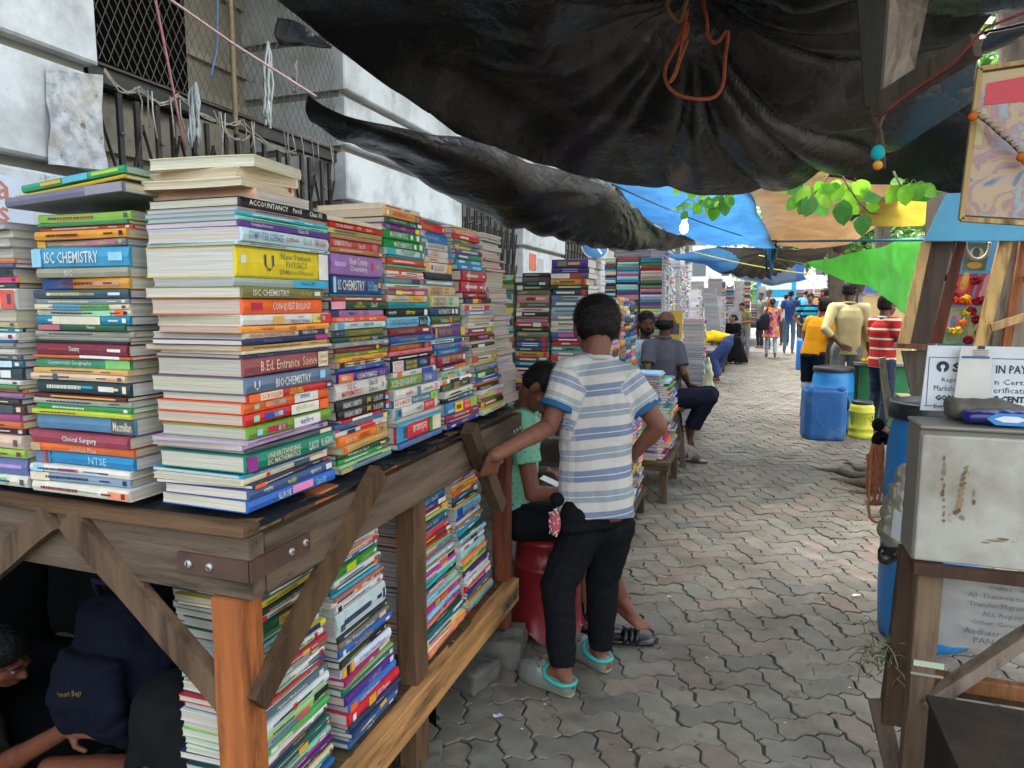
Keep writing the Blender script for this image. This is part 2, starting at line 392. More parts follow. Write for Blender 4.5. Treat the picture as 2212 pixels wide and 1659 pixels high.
# strings and strips tied on the wire mesh
def rope(name, pts, r, col, label, cat='rope', sag=0, group=None, n=6, seg=10):
    pts = [Vector(p) for p in pts]; out = []
    for a, b in zip(pts[:-1], pts[1:]):
        for k in range(seg):
            t = k/seg; p = a.lerp(b, t); p.z -= sag*4*t*(1-t); out.append(p)
    out.append(pts[-1]); mb = MB(); mb.tube(out, r, lin(col), n); o = mb.build(name, M_rope, recenter=True); return tag(o, label, cat, group)
XM = WX-.02
rope('cord', [at(330,-30,X=-3.05), at(400,325,X=XM)], .007, 'b87f86', 'pink strip hanging straight down in front of the folding gate', 'cord')
rope('rope', [at(340,-20,X=-2.7), at(500,92,X=-2.75), at(682,208,X=-2.3)], .007, 'c9a5ac', 'pink rope running down to the tip of the rolled black tarp')
rope('pole', [at(497,-10,X=XM), at(510,290,X=XM)], .016, '8d7b5e', 'thin bamboo pole standing against the wire mesh', 'pole')
rope('cord', [at(470,-10,X=XM+.02), at(468,110,X=XM), at(455,165,X=XM)], .006, '5b83a8', 'blue cord hanging on the wire mesh beside the bamboo pole', 'cord')
def strips(name, px, py0, py1, n, w, col, label):
    mb = MB()
    for i in range(n):
        x = px + R.uniform(-w, w); p = [at(px+R.uniform(-2,2), py0, X=XM+.03)]
        for k in range(1, 7): p.append(at(x+R.uniform(-2.5,2.5)+(k/6)*R.uniform(-w,w)*.5, py0+(py1-py0)*k/6*R.uniform(.85,1.02), X=XM+.04+R.uniform(-.02,.02)))
        c = lin(col); s = R.uniform(.6,1.1); mb.tube(p, R.uniform(.004,.010), tuple(v*s for v in c), 4)
    o = mb.build(name, mat('frayed_plastic', None, .6), recenter=True); tag(o, label, 'plastic strips', 'torn strips on the mesh')
strips('torn_strips', 421, 178, 318, 14, 12, 'a9b3b3', 'grey bundle of torn strips hanging over the gate, left of the bamboo pole')
strips('torn_strips', 578, 90, 275, 12, 9, 'c3c9c6', 'white knotted plastic strips hanging high on the mesh right of the bamboo pole')
strips('torn_strips', 640, 130, 200, 6, 5, '9c9a90', 'small bundle of frayed twine near the tip of the rolled tarp')
mb = MB()
for (x0, y0, x1, y1) in ((225,150,300,190),(300,190,385,205),(385,205,520,262),(520,262,640,330),(470,262,540,300)):
    for q in range(3):
        a = at(x0, y0+R.uniform(-6,6), X=XM+.03); b = at(x1, y1+R.uniform(-6,6), X=XM+.03); pts = []
        for t in range(9):
            p = a.lerp(b, t/8); p.z -= .06*4*(t/8)*(1-t/8) + R.uniform(-.012,.012); pts.append(p)
        mb.tube(pts, .0045, lin('9b9484'), 4)
for i in range(22):
    x = R.uniform(235, 740); y = 165+(x-220)*.30; a = at(x, y, X=XM+.04); mb.tube([a, a+Vector((.01,R.uniform(-.02,.02),-R.uniform(.06,.12))), a+Vector((.01,R.uniform(-.03,.03),-R.uniform(.14,.34)))], .004, lin(R.choice(['a8a294','8c877b','bdb9ae'])), 4)
tag(mb.build('twine', M_rope, recenter=True), 'tangle of old grey twine tied along the top rail of the gate', 'twine')
# ------------------------------------------------------------------ books
mass = {}
books = []   # every book as a spec; the 300 that show largest become objects, the rest one mass
def book_geo(b, lod=0):
    """cover and pages in the book's own frame: spine along +X at y=0, thickness up"""
    L, Wd, T = b['L'], b['W'], b['T']; rr = random.Random(b['seed']); cv = MB(); pg = MB()
    th = min(.0022 if not b.get('hard') else .004, T*.14); c = pal(b['col']); sh = rr.uniform(.93,1.0); c = tuple(v*sh*.92 for v in c)
    bul = min(.004, T*.12) if T > .012 else .001
    prof = [(Wd, T), (.004, T), (0, T*.93), (-bul, T*.5), (0, T*.07), (.004, 0), (Wd, 0), (Wd, th), (.006, th), (.006, T-th), (Wd, T-th)]
    nx = 4 if not lod else 1
    dro = b.get('droop', 0); wob = [rr.uniform(-1,1)*.0012 for _ in range(nx+1)]
    def P(x, y, z):
        t = x/L
        return (x-L/2, y + 0, z - dro*(y/Wd)**2*1.0 + (math.sin(t*math.pi)*wob[0]*1.5))
    vs = []; fs = []; n = len(prof)
    for k in range(nx+1):
        for (y, z) in prof: vs.append(P(L*k/nx, y, z))
    for k in range(nx):
        for i in range(n):
            j = (i+1) % n; fs.append((k*n+j, k*n+i, (k+1)*n+i, (k+1)*n+j))
    cap = [(0,1,9,10),(1,2,3,9),(3,8,9),(3,4,5,8),(5,6,7,8)]
    for q in cap: fs.append(tuple(q)); fs.append(tuple(nx*n+i for i in reversed(q)))
    cv.add(vs, fs, c)
    # pages: slightly inside, soft edges
    e = 0.0025 if b.get('hard') else .0008; pc = pal(b.get('page', rr.choice(['c8c3b6','cfcbc0','bdb8ac','c4bca6','b9b5b0']))); pc = tuple(v*rr.uniform(.88,1) for v in pc)
    my = 3; z0, z1 = th+.0002, T-th-.0002; pv = []
    sk = rr.uniform(-.003,.003)
    xs = [e, L-e]; ys = [.007, Wd*.5, Wd-e*1.5]; zs = [z0, z0+(z1-z0)*.33, z0+(z1-z0)*.66, z1] if not lod else [z0, z1]
    prof2 = [(y, z0) for y in ys] + [(ys[-1]+sk*.6*((q-z0)/(z1-z0+1e-9)) - .0015*math.sin(math.pi*(q-z0)/(z1-z0+1e-9)), q) for q in zs[1:]] + [(y, z1) for y in reversed(ys[:-1])]
    n2 = len(prof2)
    for x in (e, L*.33, L*.66, L-e):
        for (y, z) in prof2: pv.append(P(x, y, z))
    pf = []
    for k in range(3):
        for i in range(n2):
            j = (i+1) % n2; pf.append((k*n2+i, k*n2+j, (k+1)*n2+j, (k+1)*n2+i))
    pf.append(tuple(reversed(range(n2)))); pf.append(tuple(3*n2+i for i in range(n2)))
    pg.add(pv, pf, pc)
    yo = -bul - .0004
    def quad(a, bb, z0f, z1f, colr, lift=0):
        m = 3; y = yo - lift; v = []
        for k in range(m+1):
            x = L*(a+(bb-a)*k/m); v += [P(x, y, T*z0f), P(x, y, T*z1f)]
        cv.add(v, [(2*k, 2*k+2, 2*k+3, 2*k+1) for k in range(m)], pal(colr))
    if lod == 0 and not any(e[0] == 't' for e in b['els']) and not b.get('label') and T > .006:
        # small print too fine to read: rows of short dashes
        lum = .3*c[0]+.6*c[1]+.1*c[2]; tc = rr.choice(['white','cream','khaki']) if lum < .25 else rr.choice(['navy','slate','maroon','black']); x = rr.uniform(.08,.2); e = x + rr.uniform(.3,.55)
        while x < e: w = rr.uniform(.008,.03); quad(x, min(x+w, e), .36, .62, tc, .0004); x += w+.006
        if rr.random() < .6: x = rr.uniform(.7,.8); quad(x, x+.1, .4, .58, tc, .0004)
        if rr.random() < .6: quad(.93, .97, .25, .75, tc, .0004)
    if lod < 2:
        for el in b['els']:
            if el[0] == 'p': quad(el[1], el[2], .06 if len(el) < 5 else el[4], .94 if len(el) < 6 else el[5], el[3], .0002)
        for el in b['els']:
            if el[0] == 't':
                _, s, a, bb, col = el[:5]; lines = s.split('/'); m = len(lines); hh = .66/m if m > 1 else .56
                for q, ln in enumerate(lines):
                    zb = .5 + (m/2-q-1)*(hh+.06) + .03 if m > 1 else .22
                    if lod == 0:
                        text(cv, ln, P(L*a, yo-.0006, T*zb), (1,0,0), (0,0,1), L*(bb-a), T*hh, pal(col))
                    else: quad(a, bb, zb+hh*.2, zb+hh*.8, col, .0006)
    return cv, pg

def parse(line):
    f = line.split('|'); T = float(f[0]); col = f[1]; els = []; ti = None; fl = {}
    for e in f[2:]:
        if e.startswith('#'):
            q = e[1:].split('~'); els.append(('p', float(q[0]), float(q[1]), q[2]) + tuple(float(v) for v in q[3:]))
        elif e.startswith('!'): fl[e[1:]] = True
        elif e:
            q = e.split('~'); s = q[0]; a = float(q[1]) if len(q) > 1 else .15; b = float(q[2]) if len(q) > 2 else .85; c = q[3] if len(q) > 3 else 'white'
            els.append(('t', s, a, b, c)); ti = ti or s
    return T, col, els, ti, fl
CN = dict(sky='sky blue', pale='pale blue', dark='dark green', khaki='khaki', gold='golden', slate='slate grey', lav='lavender', steel='steel blue', denim='denim blue', royal='royal blue', mint='mint green', lime='lime green', olive='olive green', cyan='bright blue', brick='brick red', rose='dusty rose', ochre='ochre', peach='peach', navy='navy blue', tan='tan', grey='grey')
def cname(c): return CN.get(c, c) if c in PAL else {'b9': 'grey'}.get(c[:2], 'plain')
NUM = ['topmost','second','third','fourth','fifth','sixth','seventh','eighth','ninth','tenth','eleventh','twelfth','thirteenth','fourteenth','fifteenth','sixteenth','seventeenth','eighteenth','nineteenth','twentieth','twenty-first','twenty-second','twenty-third','twenty-fourth','twenty-fifth','twenty-sixth','twenty-seventh','twenty-eighth','twenty-ninth','thirtieth','thirty-first','thirty-second','thirty-third','thirty-fourth','thirty-fifth','thirty-sixth','thirty-seventh','thirty-eighth','thirty-ninth','fortieth','forty-first','forty-second']
def stack(name, spec, face, b0, b1, t0, t1, z0, z1, wb=0, wt=0, W=.22, seed=1, flip=False, jit=.008, pri=0, page=None):
    """spec lines top to bottom. face 'E': spines towards +X at x=b0[0], running along y. 'S': spines towards -Y."""
    rr = random.Random(seed); L = [parse(s) for s in spec.strip().split('\n')]; tot = sum(l[0] for l in L); z = z0; n = len(L)
    for k in range(n-1, -1, -1):
        T, col, els, ti, fl = L[k]; T = T/tot*(z1-z0); t = (z-z0+T/2)/(z1-z0)
        a = Vector(b0).lerp(Vector(t0), t); c = Vector(b1).lerp(Vector(t1), t); d = c-a; ln = d.length
        u = d.normalized(); nrm = Vector((u.y, -u.x))   # outward (right of the running direction)
        rel = rr.uniform(.94, 1.0); off = rr.uniform(-.5,.5)*(1-rel)*ln
        if 'short' in fl: rel *= .82
        mid = (a+c)/2 + u*off + nrm*rr.uniform(-jit, jit); ang = math.atan2(u.y, u.x) + math.radians(rr.gauss(0, 1.5 if 'skew' not in fl else 5))
        Wd = W*rr.uniform(.88, 1.0)
        spinein = flip ^ ('away' in fl)
        if spinein:
            mid = mid - nrm*Wd; ang += math.pi
        books.append(dict(L=ln*rel, W=Wd, T=T*.985, col=col, els=els, title=ti, seed=rr.random(), pos=(mid.x, mid.y, z), rot=ang, stack=name, k=k, n=n, away=spinein, hard='hard' in fl,
                          above=L[k-1] if k else None, pri=pri, droop=rr.uniform(0,.004) if 'droop' in fl else 0, **({'page': page} if page else {})))
        z += T
def generic(n, seed, words=True, tmin=10, tmax=26, cols=None, away=0):
    rr = random.Random(seed); out = []; pool = cols or ['white','cream','pale','sky','blue','navy','royal','green','dark','teal','mint','red','maroon','brick','orange','gold','yellow','purple','lilac','pink','magenta','slate','black','grey','olive','khaki','salmon','cyan','steel','denim','ochre','peach']
    ws = ['PHYSICS','CHEMISTRY','BIOLOGY','MATHEMATICS','SCIENCE','Social Science','ENGLISH','GEOGRAPHY','HISTORY','Accountancy','Economics','NCERT','Computer Science','Class X','Commercial Studies','Class XII','Question Bank','Statistics','Management','Marketing']
    last = None
    for i in range(n):
        c = rr.choice([q for q in pool if q != last]); last = c; T = rr.uniform(tmin, tmax); lt = c in ('white','cream','pale','sky','mint','yellow','peach','khaki','gold','lilac'); tc = rr.choice(['navy','black','maroon','red','royal']) if lt else rr.choice(['white','white','yellow','cream'])
        s = f'{T:.0f}|{c}'
        if rr.random() < (.35 if words else .1):
            a = rr.choice([0, .84, .7]); s += f'|#{a}~{min(1, a+rr.choice([.12,.16,.3]))}~{rr.choice(pool)}'
        if words and rr.random() < .85:
            a = rr.uniform(.14,.3); s += f'|{rr.choice(ws)}~{a:.2f}~{a+rr.uniform(.28,.45):.2f}~{tc}'
        if rr.random() < .2: s += f'|#{.72}~{.82}~{tc}~.4~.6'
        if rr.random() < away: s += '|!away'
        out.append(s)
    return '\n'.join(out)

ZT, ZL = 1.162, .365
A1 = '''26|black|ACCOUNTANCY~.08~.5~white|Part-II~.56~.66|Class XI~.76~.92
12|b09a94
13|cyan|#0~1~30b8c8~.5~.9
12|mint|#.05~.95~4cae86~.2~.6
18|purple|Company Accounts~.08~.35~cream|Class XI~.6~.72~cream
38|pale|COMPUTER SCIENCE~.05~.42~steel|python~.46~.6~rose|Class XI~.66~.76~grey|SUMITA ARORA~.8~.95~rose
9|pale
84|yellow|U~.26~.36~navy|New Pattern/PHYSICS/JEE Main and Advanced~.42~.8~olive|#.03~.08~white~.45~.7|#.88~1~white~.02~.98
26|9fb0a8|#.6~1~cyan|Physics XII~.68~.84~navy
32|olive|ISC CHEMISTRY~.1~.52~white|N.K. Bhagat~.66~.82~khaki|#.86~.94~white~.3~.7
44|f06a30|CON-QUEST BIOLOGY~.32~.82~white|#.08~.2~crimson~.3~.75
30|white|#.76~.86~yellow|#.86~1~red|Gupta/Business Studies~.5~.72~slate|#.3~.42~gold~.2~.8|#.78~.92~white~.25~.7
19|f09a3c|Total English~.14~.36~maroon|ICSE~.5~.58~maroon|Class X~.7~.8~maroon
18|cream|INDIAN FINANCIAL SYSTEM~.05~.55~rose|#.6~.95~navy|KHERS & GUHA~.65~.84~white
16|navy|#.82~1~magenta|Financial Accounting~.1~.5~steel
15|ochre
9|cream
12|3a3f66|Modern Science~.12~.36~steel
52|8e4a50|B.Ed. Entrance~.16~.6~peach|Science~.64~.82~peach|#.84~.97~cream~.05~.95|School/Library~.855~.955~maroon
46|5e7390|BIOCHEMISTRY~.3~.72~white|#.84~.91~sky~.3~.85|U~.07~.13~white
24|red|#0~.12~orange|#.12~.36~cream|SCROLLER~.14~.35~red|ISC & CBSE/HINDUSTANI~.4~.64~yellow|#.9~1~navy|#.92~.98~white~.3~.7
32|orange|#.55~.85~white|#.22~.45~salmon~.3~.75|#.3~.45~white~.35~.7|রসায়ন~.62~.74~royal|#.1~.15~mint~.3~.7
34|red|#.5~.85~white|#.2~.42~royal~.25~.75|#.3~.4~white~.3~.7|জীববিজ্ঞান~.55~.78~lime|#.86~.98~orange|#.08~.14~mint~.25~.75
34|6c9a30|#.5~.84~white|#.2~.42~crimson~.25~.75|#.32~.4~white~.3~.7|পরিবেশ~.56~.76~royal|#.08~.14~sky~.25~.75
13|lilac|#.88~1~purple
15|c9b6d6|English~.3~.48~steel|#.88~.94~purple~.3~.7
14|slate|Environmental Engineering~.3~.75~grey|#.85~1~cream
48|12806a|#0~.1~8a2c86|UNDERSTANDING/ISC MATHEMATICS~.2~.56~cream|CLASS XI~.66~.78~white|M.L. AGGARWAL~.82~.98~white
8|navy|!short
11|cyan|#.7~1~salmon~.3~.7
17|cream|English~.3~.52~mint|#.56~.76~slate|#.24~.28~red~.2~.8|#.78~1~cream
12|navy|#0~.14~orange|#.45~.65~brown~.3~.7|#.9~1~brick
30|3d5686|গণিত~.36~.56~yellow|প্রকাশ~.68~.84~white|#.9~.98~white~.2~.8|অষ্টম~.1~.28~white
36|2a62b8|ALL IN ONE~.3~.44~white|#.46~.7~dd86b0~.25~.9|Class XII~.74~.86~sky'''
A2 = '''14|red|TOTAL ENGLISH~.1~.4~white|ICSE~.48~.55|Class X~.64~.76
15|khaki|#0~.12~b0b060
12|a87f60
24|c44850|CHEMISTRY Part I~.06~.4~white|Class XII~.54~.68|#.84~.94~rose
14|b07844
60|9a70b4|New Course/Chemistry~.32~.66~white|#.76~.8~red~.3~.7|#.86~.92~khaki~.4~.6|#.05~.25~lilac~.4~.6
52|2b4a86|#.02~.07~sky~.08~.92|CHEMISTRY~.18~.62~white|ISC~.1~.16~white|Dr. H.C. Srivastava~.7~.9~sky|#.92~.97~gold~.4~.7
8|teal|#.1~.9~slate~.3~.7
11|brick|The ICSE Collection of Poems~.2~.72~cream|#.8~.9~white~.3~.7
24|dark|#0~.22~pink|ICSE/Understanding~.34~.58~yellow|Class X~.66~.78~cream
20|b48cc0|#0~.16~navy|ISC COMMERCE~.2~.5~purple|Class XI~.58~.7~purple
15|f05a30|TOTAL ENGLISH~.06~.36~white|ISC~.46~.54|Class XI~.64~.78
20|pale|#0~.12~5898c0|ব্যাকরণ~.18~.44~red|বাংলা ভাষা~.5~.72~slate|#.9~.97~white~.2~.8
20|6f7336|ICSE ECONOMICS~.3~.7~khaki|#0~.2~navy|#.05~.16~white~.35~.7
16|dark|ICSE GEOGRAPHY~.3~.68~gold|Class X~.74~.84~white
14|8a8f94|Biology~.28~.44~white|Class X Part II~.55~.8|#.9~.95~white~.3~.7
14|maroon|ICSE PHYSICAL EDUCATION~.28~.7~rose|#.84~.9~yellow
12|6f8c3c|English~.26~.5~cream|#.6~.8~yellow~.4~.6
13|f0a030|Modern Guide~.2~.5~brown|#.7~.9~brown~.4~.6
16|tan|#.05~.14~black|#.2~.32~white~.2~.8|#.45~.55~white~.2~.8|#.56~.6~red|#.75~.9~white~.2~.8
14|3454a0|CHEMISTRY~.28~.62~sky|Class X~.76~.86~sky
26|4b3288|#0~.26~orange|ICSE MATHEMATICS~.34~.72~white|#.05~.22~white~.3~.7|Class X~.78~.9~lilac
50|d8d6d0|I.S.C/MATHEMATICS-I~.1~.48~b83038|Class XI/Science~.62~.8~slate|#.9~.94~grey~.3~.6
28|1e2c30|ORGANIC CHEMISTRY~.1~.44~white|JEE~.54~.62~yellow|Dr. R. K. GUPTA~.68~.86~white|#.92~.98~sky~.1~.5|#.92~.98~red~.5~.9
28|2c2220|INORGANIC CHEMISTRY~.1~.42~white|JEE~.52~.6~yellow|Dr. R. K. GUPTA~.66~.86~white|#.92~.98~sky~.1~.5|#.92~.98~red~.5~.9
9|red|#.2~.7~white|!short
15|denim|ICSE HISTORY & CIVICS~.2~.7~khaki|#.86~.94~yellow~.1~.9
8|white|#0~.1~red|#.1~.4~navy|#.4~.7~red
12|white|#.2~.35~navy~.1~.9|#.45~.75~red~.1~.9|Science~.76~.95~red
28|ec7c30|SCIENCE~.4~.62~brown|All In One~.12~.34~cream|#.76~1~b8955c|TERM I~.8~.93~brown
22|c4a05c|Physics~.2~.5~ochre|#0~.06~orange
14|dark|Mathematics for Class X~.12~.62~white|#.8~.9~white~.3~.7
16|2a9048|#.1~.3~lime~.4~.6|#.85~.95~red~.4~.8
10|9cc090|Exploration~.3~.8~dark
14|6f8a98|Physics XI~.3~.8~steel|#0~.2~khaki'''
A3 = '''13|cream|MATHEMATICS~.08~.46~b84848|Class X~.54~.7~steel
20|e0ac60|CBSE BENGALI~.18~.6~red|#.62~.78~orange~.3~.6|#.8~.86~teal|#.9~1~red|#.04~.1~white~.2~.8
15|2c5446|Concepts of Physics 2~.06~.56~white|#.86~.98~white~.2~.8|H C Verma~.64~.8~sky
14|8c3090|নব হিন্দি~.34~.66~white|#.84~.96~yellow|#.04~.14~teal~.2~.8
23|1f8a44|MATHEMATICS~.14~.6~white|#.68~.74~white~.25~.75|#.84~.92~white~.2~.8
23|1f8a44|MATHEMATICS~.22~.66~white|#.72~.78~white~.25~.75|#.86~.94~white~.2~.8
17|pale|#0~.22~1fa0ac|BENGALI ISC GRAMMAR/FOR SECONDARY~.3~.82~slate|#.88~.95~teal
7|teal
16|c8442c|#.1~.7~d86a50~.3~.6
7|4aa890
8|b0602c
9|e0d8c4|#.3~.36~red|#.5~.8~steel~.3~.7
8|e8b0b4|#.2~.8~red~.3~.7
15|5590a8|Science Reference~.12~.56~khaki|#.66~.88~navy|#.88~.95~rose
9|c4dcc0|#.2~.8~dark~.35~.65
6|rose
13|8a6c80|#.2~.35~yellow|#.36~.6~gold~.2~.8|#.65~.9~pink
18|d4c8ae|ICSE Chemistry/A MODERN ICSE HISTORY~.08~.46~slate|#.52~.9~gold|Ravi Kumar~.6~.82~brown
17|1f93a4|INTERMEDIATE MATHEMATICS~.06~.7~teal
21|161616|हिनदी गाइड~.28~.8~f0dc10|মাধ্যমিক~.02~.24~white|#.88~.96~white~.1~.9
28|7cc2e4|CORPORATE ACCOUNTING~.04~.66~2c5c80|#.7~.92~black|Basu Das~.73~.9~sky
20|7a2430|Cost Accounting II~.03~.7~khaki|#.78~.92~white~.35~.7
22|2c4a90|Cost Accounting I~.08~.66~khaki|#.74~.92~steel~.35~.7|#0~1~cyan~.02~.16
17|a8402c|HISTORY OF THE WORLD~.18~.66~gold|#.74~.78~black|#.82~.9~rose
12|e07888|Total English~.08~.36~crimson|ICSE~.44~.5~crimson|Class X~.64~.74~crimson
9|black|TEXT BOOK OF I.C.S.E.~.12~.55~white|#.6~.8~white~.35~.65
31|1c3050|#0~.24~white|AUTHENTIC/SCROLLER~.03~.23~red|FOR B.COM./HINDUSTANI~.3~.56~yellow|Prof. R.K. Mukherjee~.64~.82~sky|#.9~1~red|#.91~.97~white~.3~.7
14|white|#.08~.18~orange|কৌশিক~.34~.52~navy|#.64~.92~royal
30|7a9c50|#.66~1~5260a0|ICSE GEOGRAPHY~.02~.52~white|D.R. Khullar~.72~.88~white
26|dcdad4|গণিত~.16~.36~c03c80|#.44~.52~steel~.05~.95|মাধ্যমিক~.6~.8~slate|#.86~.94~pink~.1~.9
22|4d7c98|#0~.36~white|RAY & MARTIN~.02~.33~red|English Complete~.4~.76~white|#.8~.97~8cc44c|10~.86~.92~dark
28|white|#0~.14~4796b8|গণিত~.46~.6~teal|#.64~.9~red|রায় ও সেন~.67~.86~white|#.04~.12~brown~.2~.8
10|b4b0ac
9|1f9cc4|#0~1~white~.0~.12
46|d8303c|#0~.24~2c90b8|#.14~.24~brick~.15~.85|রসায়ন~.34~.66~white|#.72~.8~green|#.8~1~cream
15|4c74a8|Bengali Readings and Grammar~.2~.8~khaki'''
A4 = '''26|c82034|The Indian Penal Code~.1~.5~gold|#.88~.94~white~.3~.7|!hard
34|2073b8|Indian Law Company~.16~.7~sky|!hard
20|d6d2cc|#0~.12~476c94|ANALYSIS OF FINANCIAL STATEMENTS~.2~.8~slate|#.88~1~476c94
22|d6d6d6|#0~.1~476c94|Double Entry/BOOK KEEPING~.22~.5~b84040|#.84~1~2c6ea8
14|d8d0c8|#0~.08~b85050|Double Entry~.24~.5~b84040|#.9~1~b85050
32|e0dedc|#0~.14~e0a830|ACCOUNTANCY~.34~.7~b86040|#.84~1~e0a830|#.22~.28~slate~.3~.7
20|2c2438|COMPUTATION MATHEMATICS III~.1~.7~slate
20|6c8898|#.05~.9~c4dce8~.35~.7
28|dcb88c|UNDERSTANDING/ISC MATHEMATICS~.12~.52~7c4a3c|CLASS XI/Volume I~.6~.74~brown
36|b4d4b8|UNDERSTANDING/ISC MATHEMATICS~.12~.54~b03c34|#.01~.08~c8a840|CLASS XII/Volume II~.62~.76~dark
24|26466c|MATHEMATICS~.28~.64~white|#.7~.77~white~.2~.8|#.82~.9~white~.2~.8
26|3c5c30|Commerce~.26~.52~white|#.56~.64~orange~.2~.85|#.7~.9~olive~.4~.6
8|cream|#.6~1~purple
32|6c3080|THE BEST GUIDE~.1~.52~khaki|#0~.06~gold|#.84~.92~lime|#.92~1~gold
6|cyan
12|e4e2e0|Business Principles of Accounting~.08~.6~slate|#.66~.95~navy
18|3568ac|MODERN ENGLISH GRAMMAR~.1~.66~khaki|#.88~1~rose
16|1f7cc0|Environment and Society~.1~.5~white|#.62~.7~maroon|#.72~1~navy
34|92303c|SCROLLER~.14~.38~white|I.COM. BUSINESS~.44~.6~gold|Prof. R.K. Mukherjee~.64~.84~white|#.88~.97~white~.25~.75|!skew
13|6c3464|সাহিত্য পরিচয়~.06~.46~white|#.5~.56~gold|#.6~.96~orange|!skew
18|98b8a4|বাংলা গণিত~.16~.46~slate|#.6~.64~white|!skew
9|white|#.05~.25~green|#.3~.5~gold|#.55~.68~cyan|#.88~1~crimson
13|f4f2ee|#0~.14~orange|#.24~.56~black|#.65~.9~black~.2~.5
22|2a4634|BIOLOGY~.04~.28~khaki|#.4~.58~b08c4c|CLASS XI~.42~.56~dark|Kaliranjan~.72~.86~cream
20|d8d4c8
16|1c1c20|#.5~1~3f6c6c
36|3c80b8|#.26~.52~f0c820|#.52~.78~dc3c34|#.78~1~90c050|ভূগোল/বিজ্ঞান~.56~.76~white|#.04~.24~sky~.2~.45|#.3~.46~brown~.3~.7
14|8c2c54|ICSE~.58~.66~yellow|ENGLISH GRAMMAR~.2~.54~lilac|#.8~.95~pink~.4~.6
11|6c3c38|ICSE HISTORY & CIVICS~.1~.7~salmon
18|32348c|সাহিত্য হিন্দি~.36~.66~yellow|#.08~.2~white~.3~.6|#.9~.95~white~.3~.7'''
A5 = '''6|b8b4a4|!droop
7|e0a870
9|a87ca8|#.1~.3~gold|#.35~.9~pink
15|c82430|#.25~.55~white~.3~.7
9|3f8a50|#.3~.6~lime~.3~.7
7|8870a8
14|7c9a58|#0~.14~gold|#.2~.6~yellow~.3~.6|#.7~.9~teal
11|7450a0|#.2~.8~white~.35~.65|#.85~1~black
15|2f8c70|#0~.45~slate|সমাজবিদ্যা~.06~.4~white|#.92~1~orange
16|2496d0|C.U.~.1~.3~white|LLB~.36~.52~olive|#.56~.9~sky~.25~.75
16|2496d0|C.U.~.1~.3~white|LLB~.36~.52~olive|#.56~.9~sky~.25~.75
32|b0203c|#.2~.22~cream~.1~.9|#.25~.27~cream~.1~.9|#.5~.54~salmon~.35~.65|!hard
34|b81840|#.22~.24~cream~.1~.9|#.27~.29~cream~.1~.9|#.55~.59~salmon~.35~.65|#.85~.87~cream~.1~.9|!hard
18|6c2430|#.46~.5~orange|ডায়াবেটিস~.14~.42~pink|#.6~.9~rose~.4~.6
15|2c3c30|#0~.2~navy|#.28~.48~gold|#.48~.62~red|#.62~1~black
6|cream
15|e0dcd8|#0~.18~red|MANAGEMENT ACCOUNTING~.26~.72~c05040|#.78~1~red
14|7c9cbc|FILAMENTOUS LANGUAGE~.1~.6~white
10|c4b8a0|!droop
13|b8b09c|!droop
10|d4d2cc|CRITICAL BUSINESS~.2~.8~slate
6|e0d09c
14|7a3c90|#.7~.95~lime|বিজ্ঞান পরিচয়~.1~.6~white
9|b85838
8|2a201c|#.3~.7~rose
8|6c2c34|#.4~.7~royal|#.8~.9~gold
9|c4bcb0
10|302c2c|#.2~.5~white
9|b4ac9c
9|c0b4a4
8|a89c88
20|d4d0c0|#0~.18~red|#.18~.24~green|#.8~1~gold
10|c8a860
20|5f7ca0|MATHEMATICS~.14~.5~gold|Class XI~.66~.82~white
15|3c5c38|#0~.34~a8d490|#.8~.94~rose
9|2c58a0|#.2~.8~white~.35~.65
9|2c58a0|#.2~.8~white~.35~.65
8|e07030
14|2a2a24|#.1~.6~khaki~.3~.6
13|d4d2d0|#.2~.8~grey~.35~.6
15|d09878|#.3~.6~lime|#.6~.9~pink
9|4c6c40
17|b83038|#0~.14~gold|ইতিহাস ও ভূগোল~.2~.62~white|#.7~1~black
6|lime
17|c8ccb0|#.3~.8~salmon~.3~.7'''
A6 = '\n'.join(f'{t}|{c}|!away' for t, c in zip([6,7,9,10,12,9,14,6,10,10,8,34,10,7,6,6,10,10,8,30,14,14,8,9,9,10,14,12,9,8,8,9,8,10,12,34,36,24], ['cream','white','dark','pale','white','lilac','cream','rose','white','khaki','crimson','white','cream','teal','salmon','white','cream','grey','white','cream','maroon','white','peach','pale','white','khaki','white','cream','rose','white','grey','pale','white','lilac','white','cream','tan','cream']))
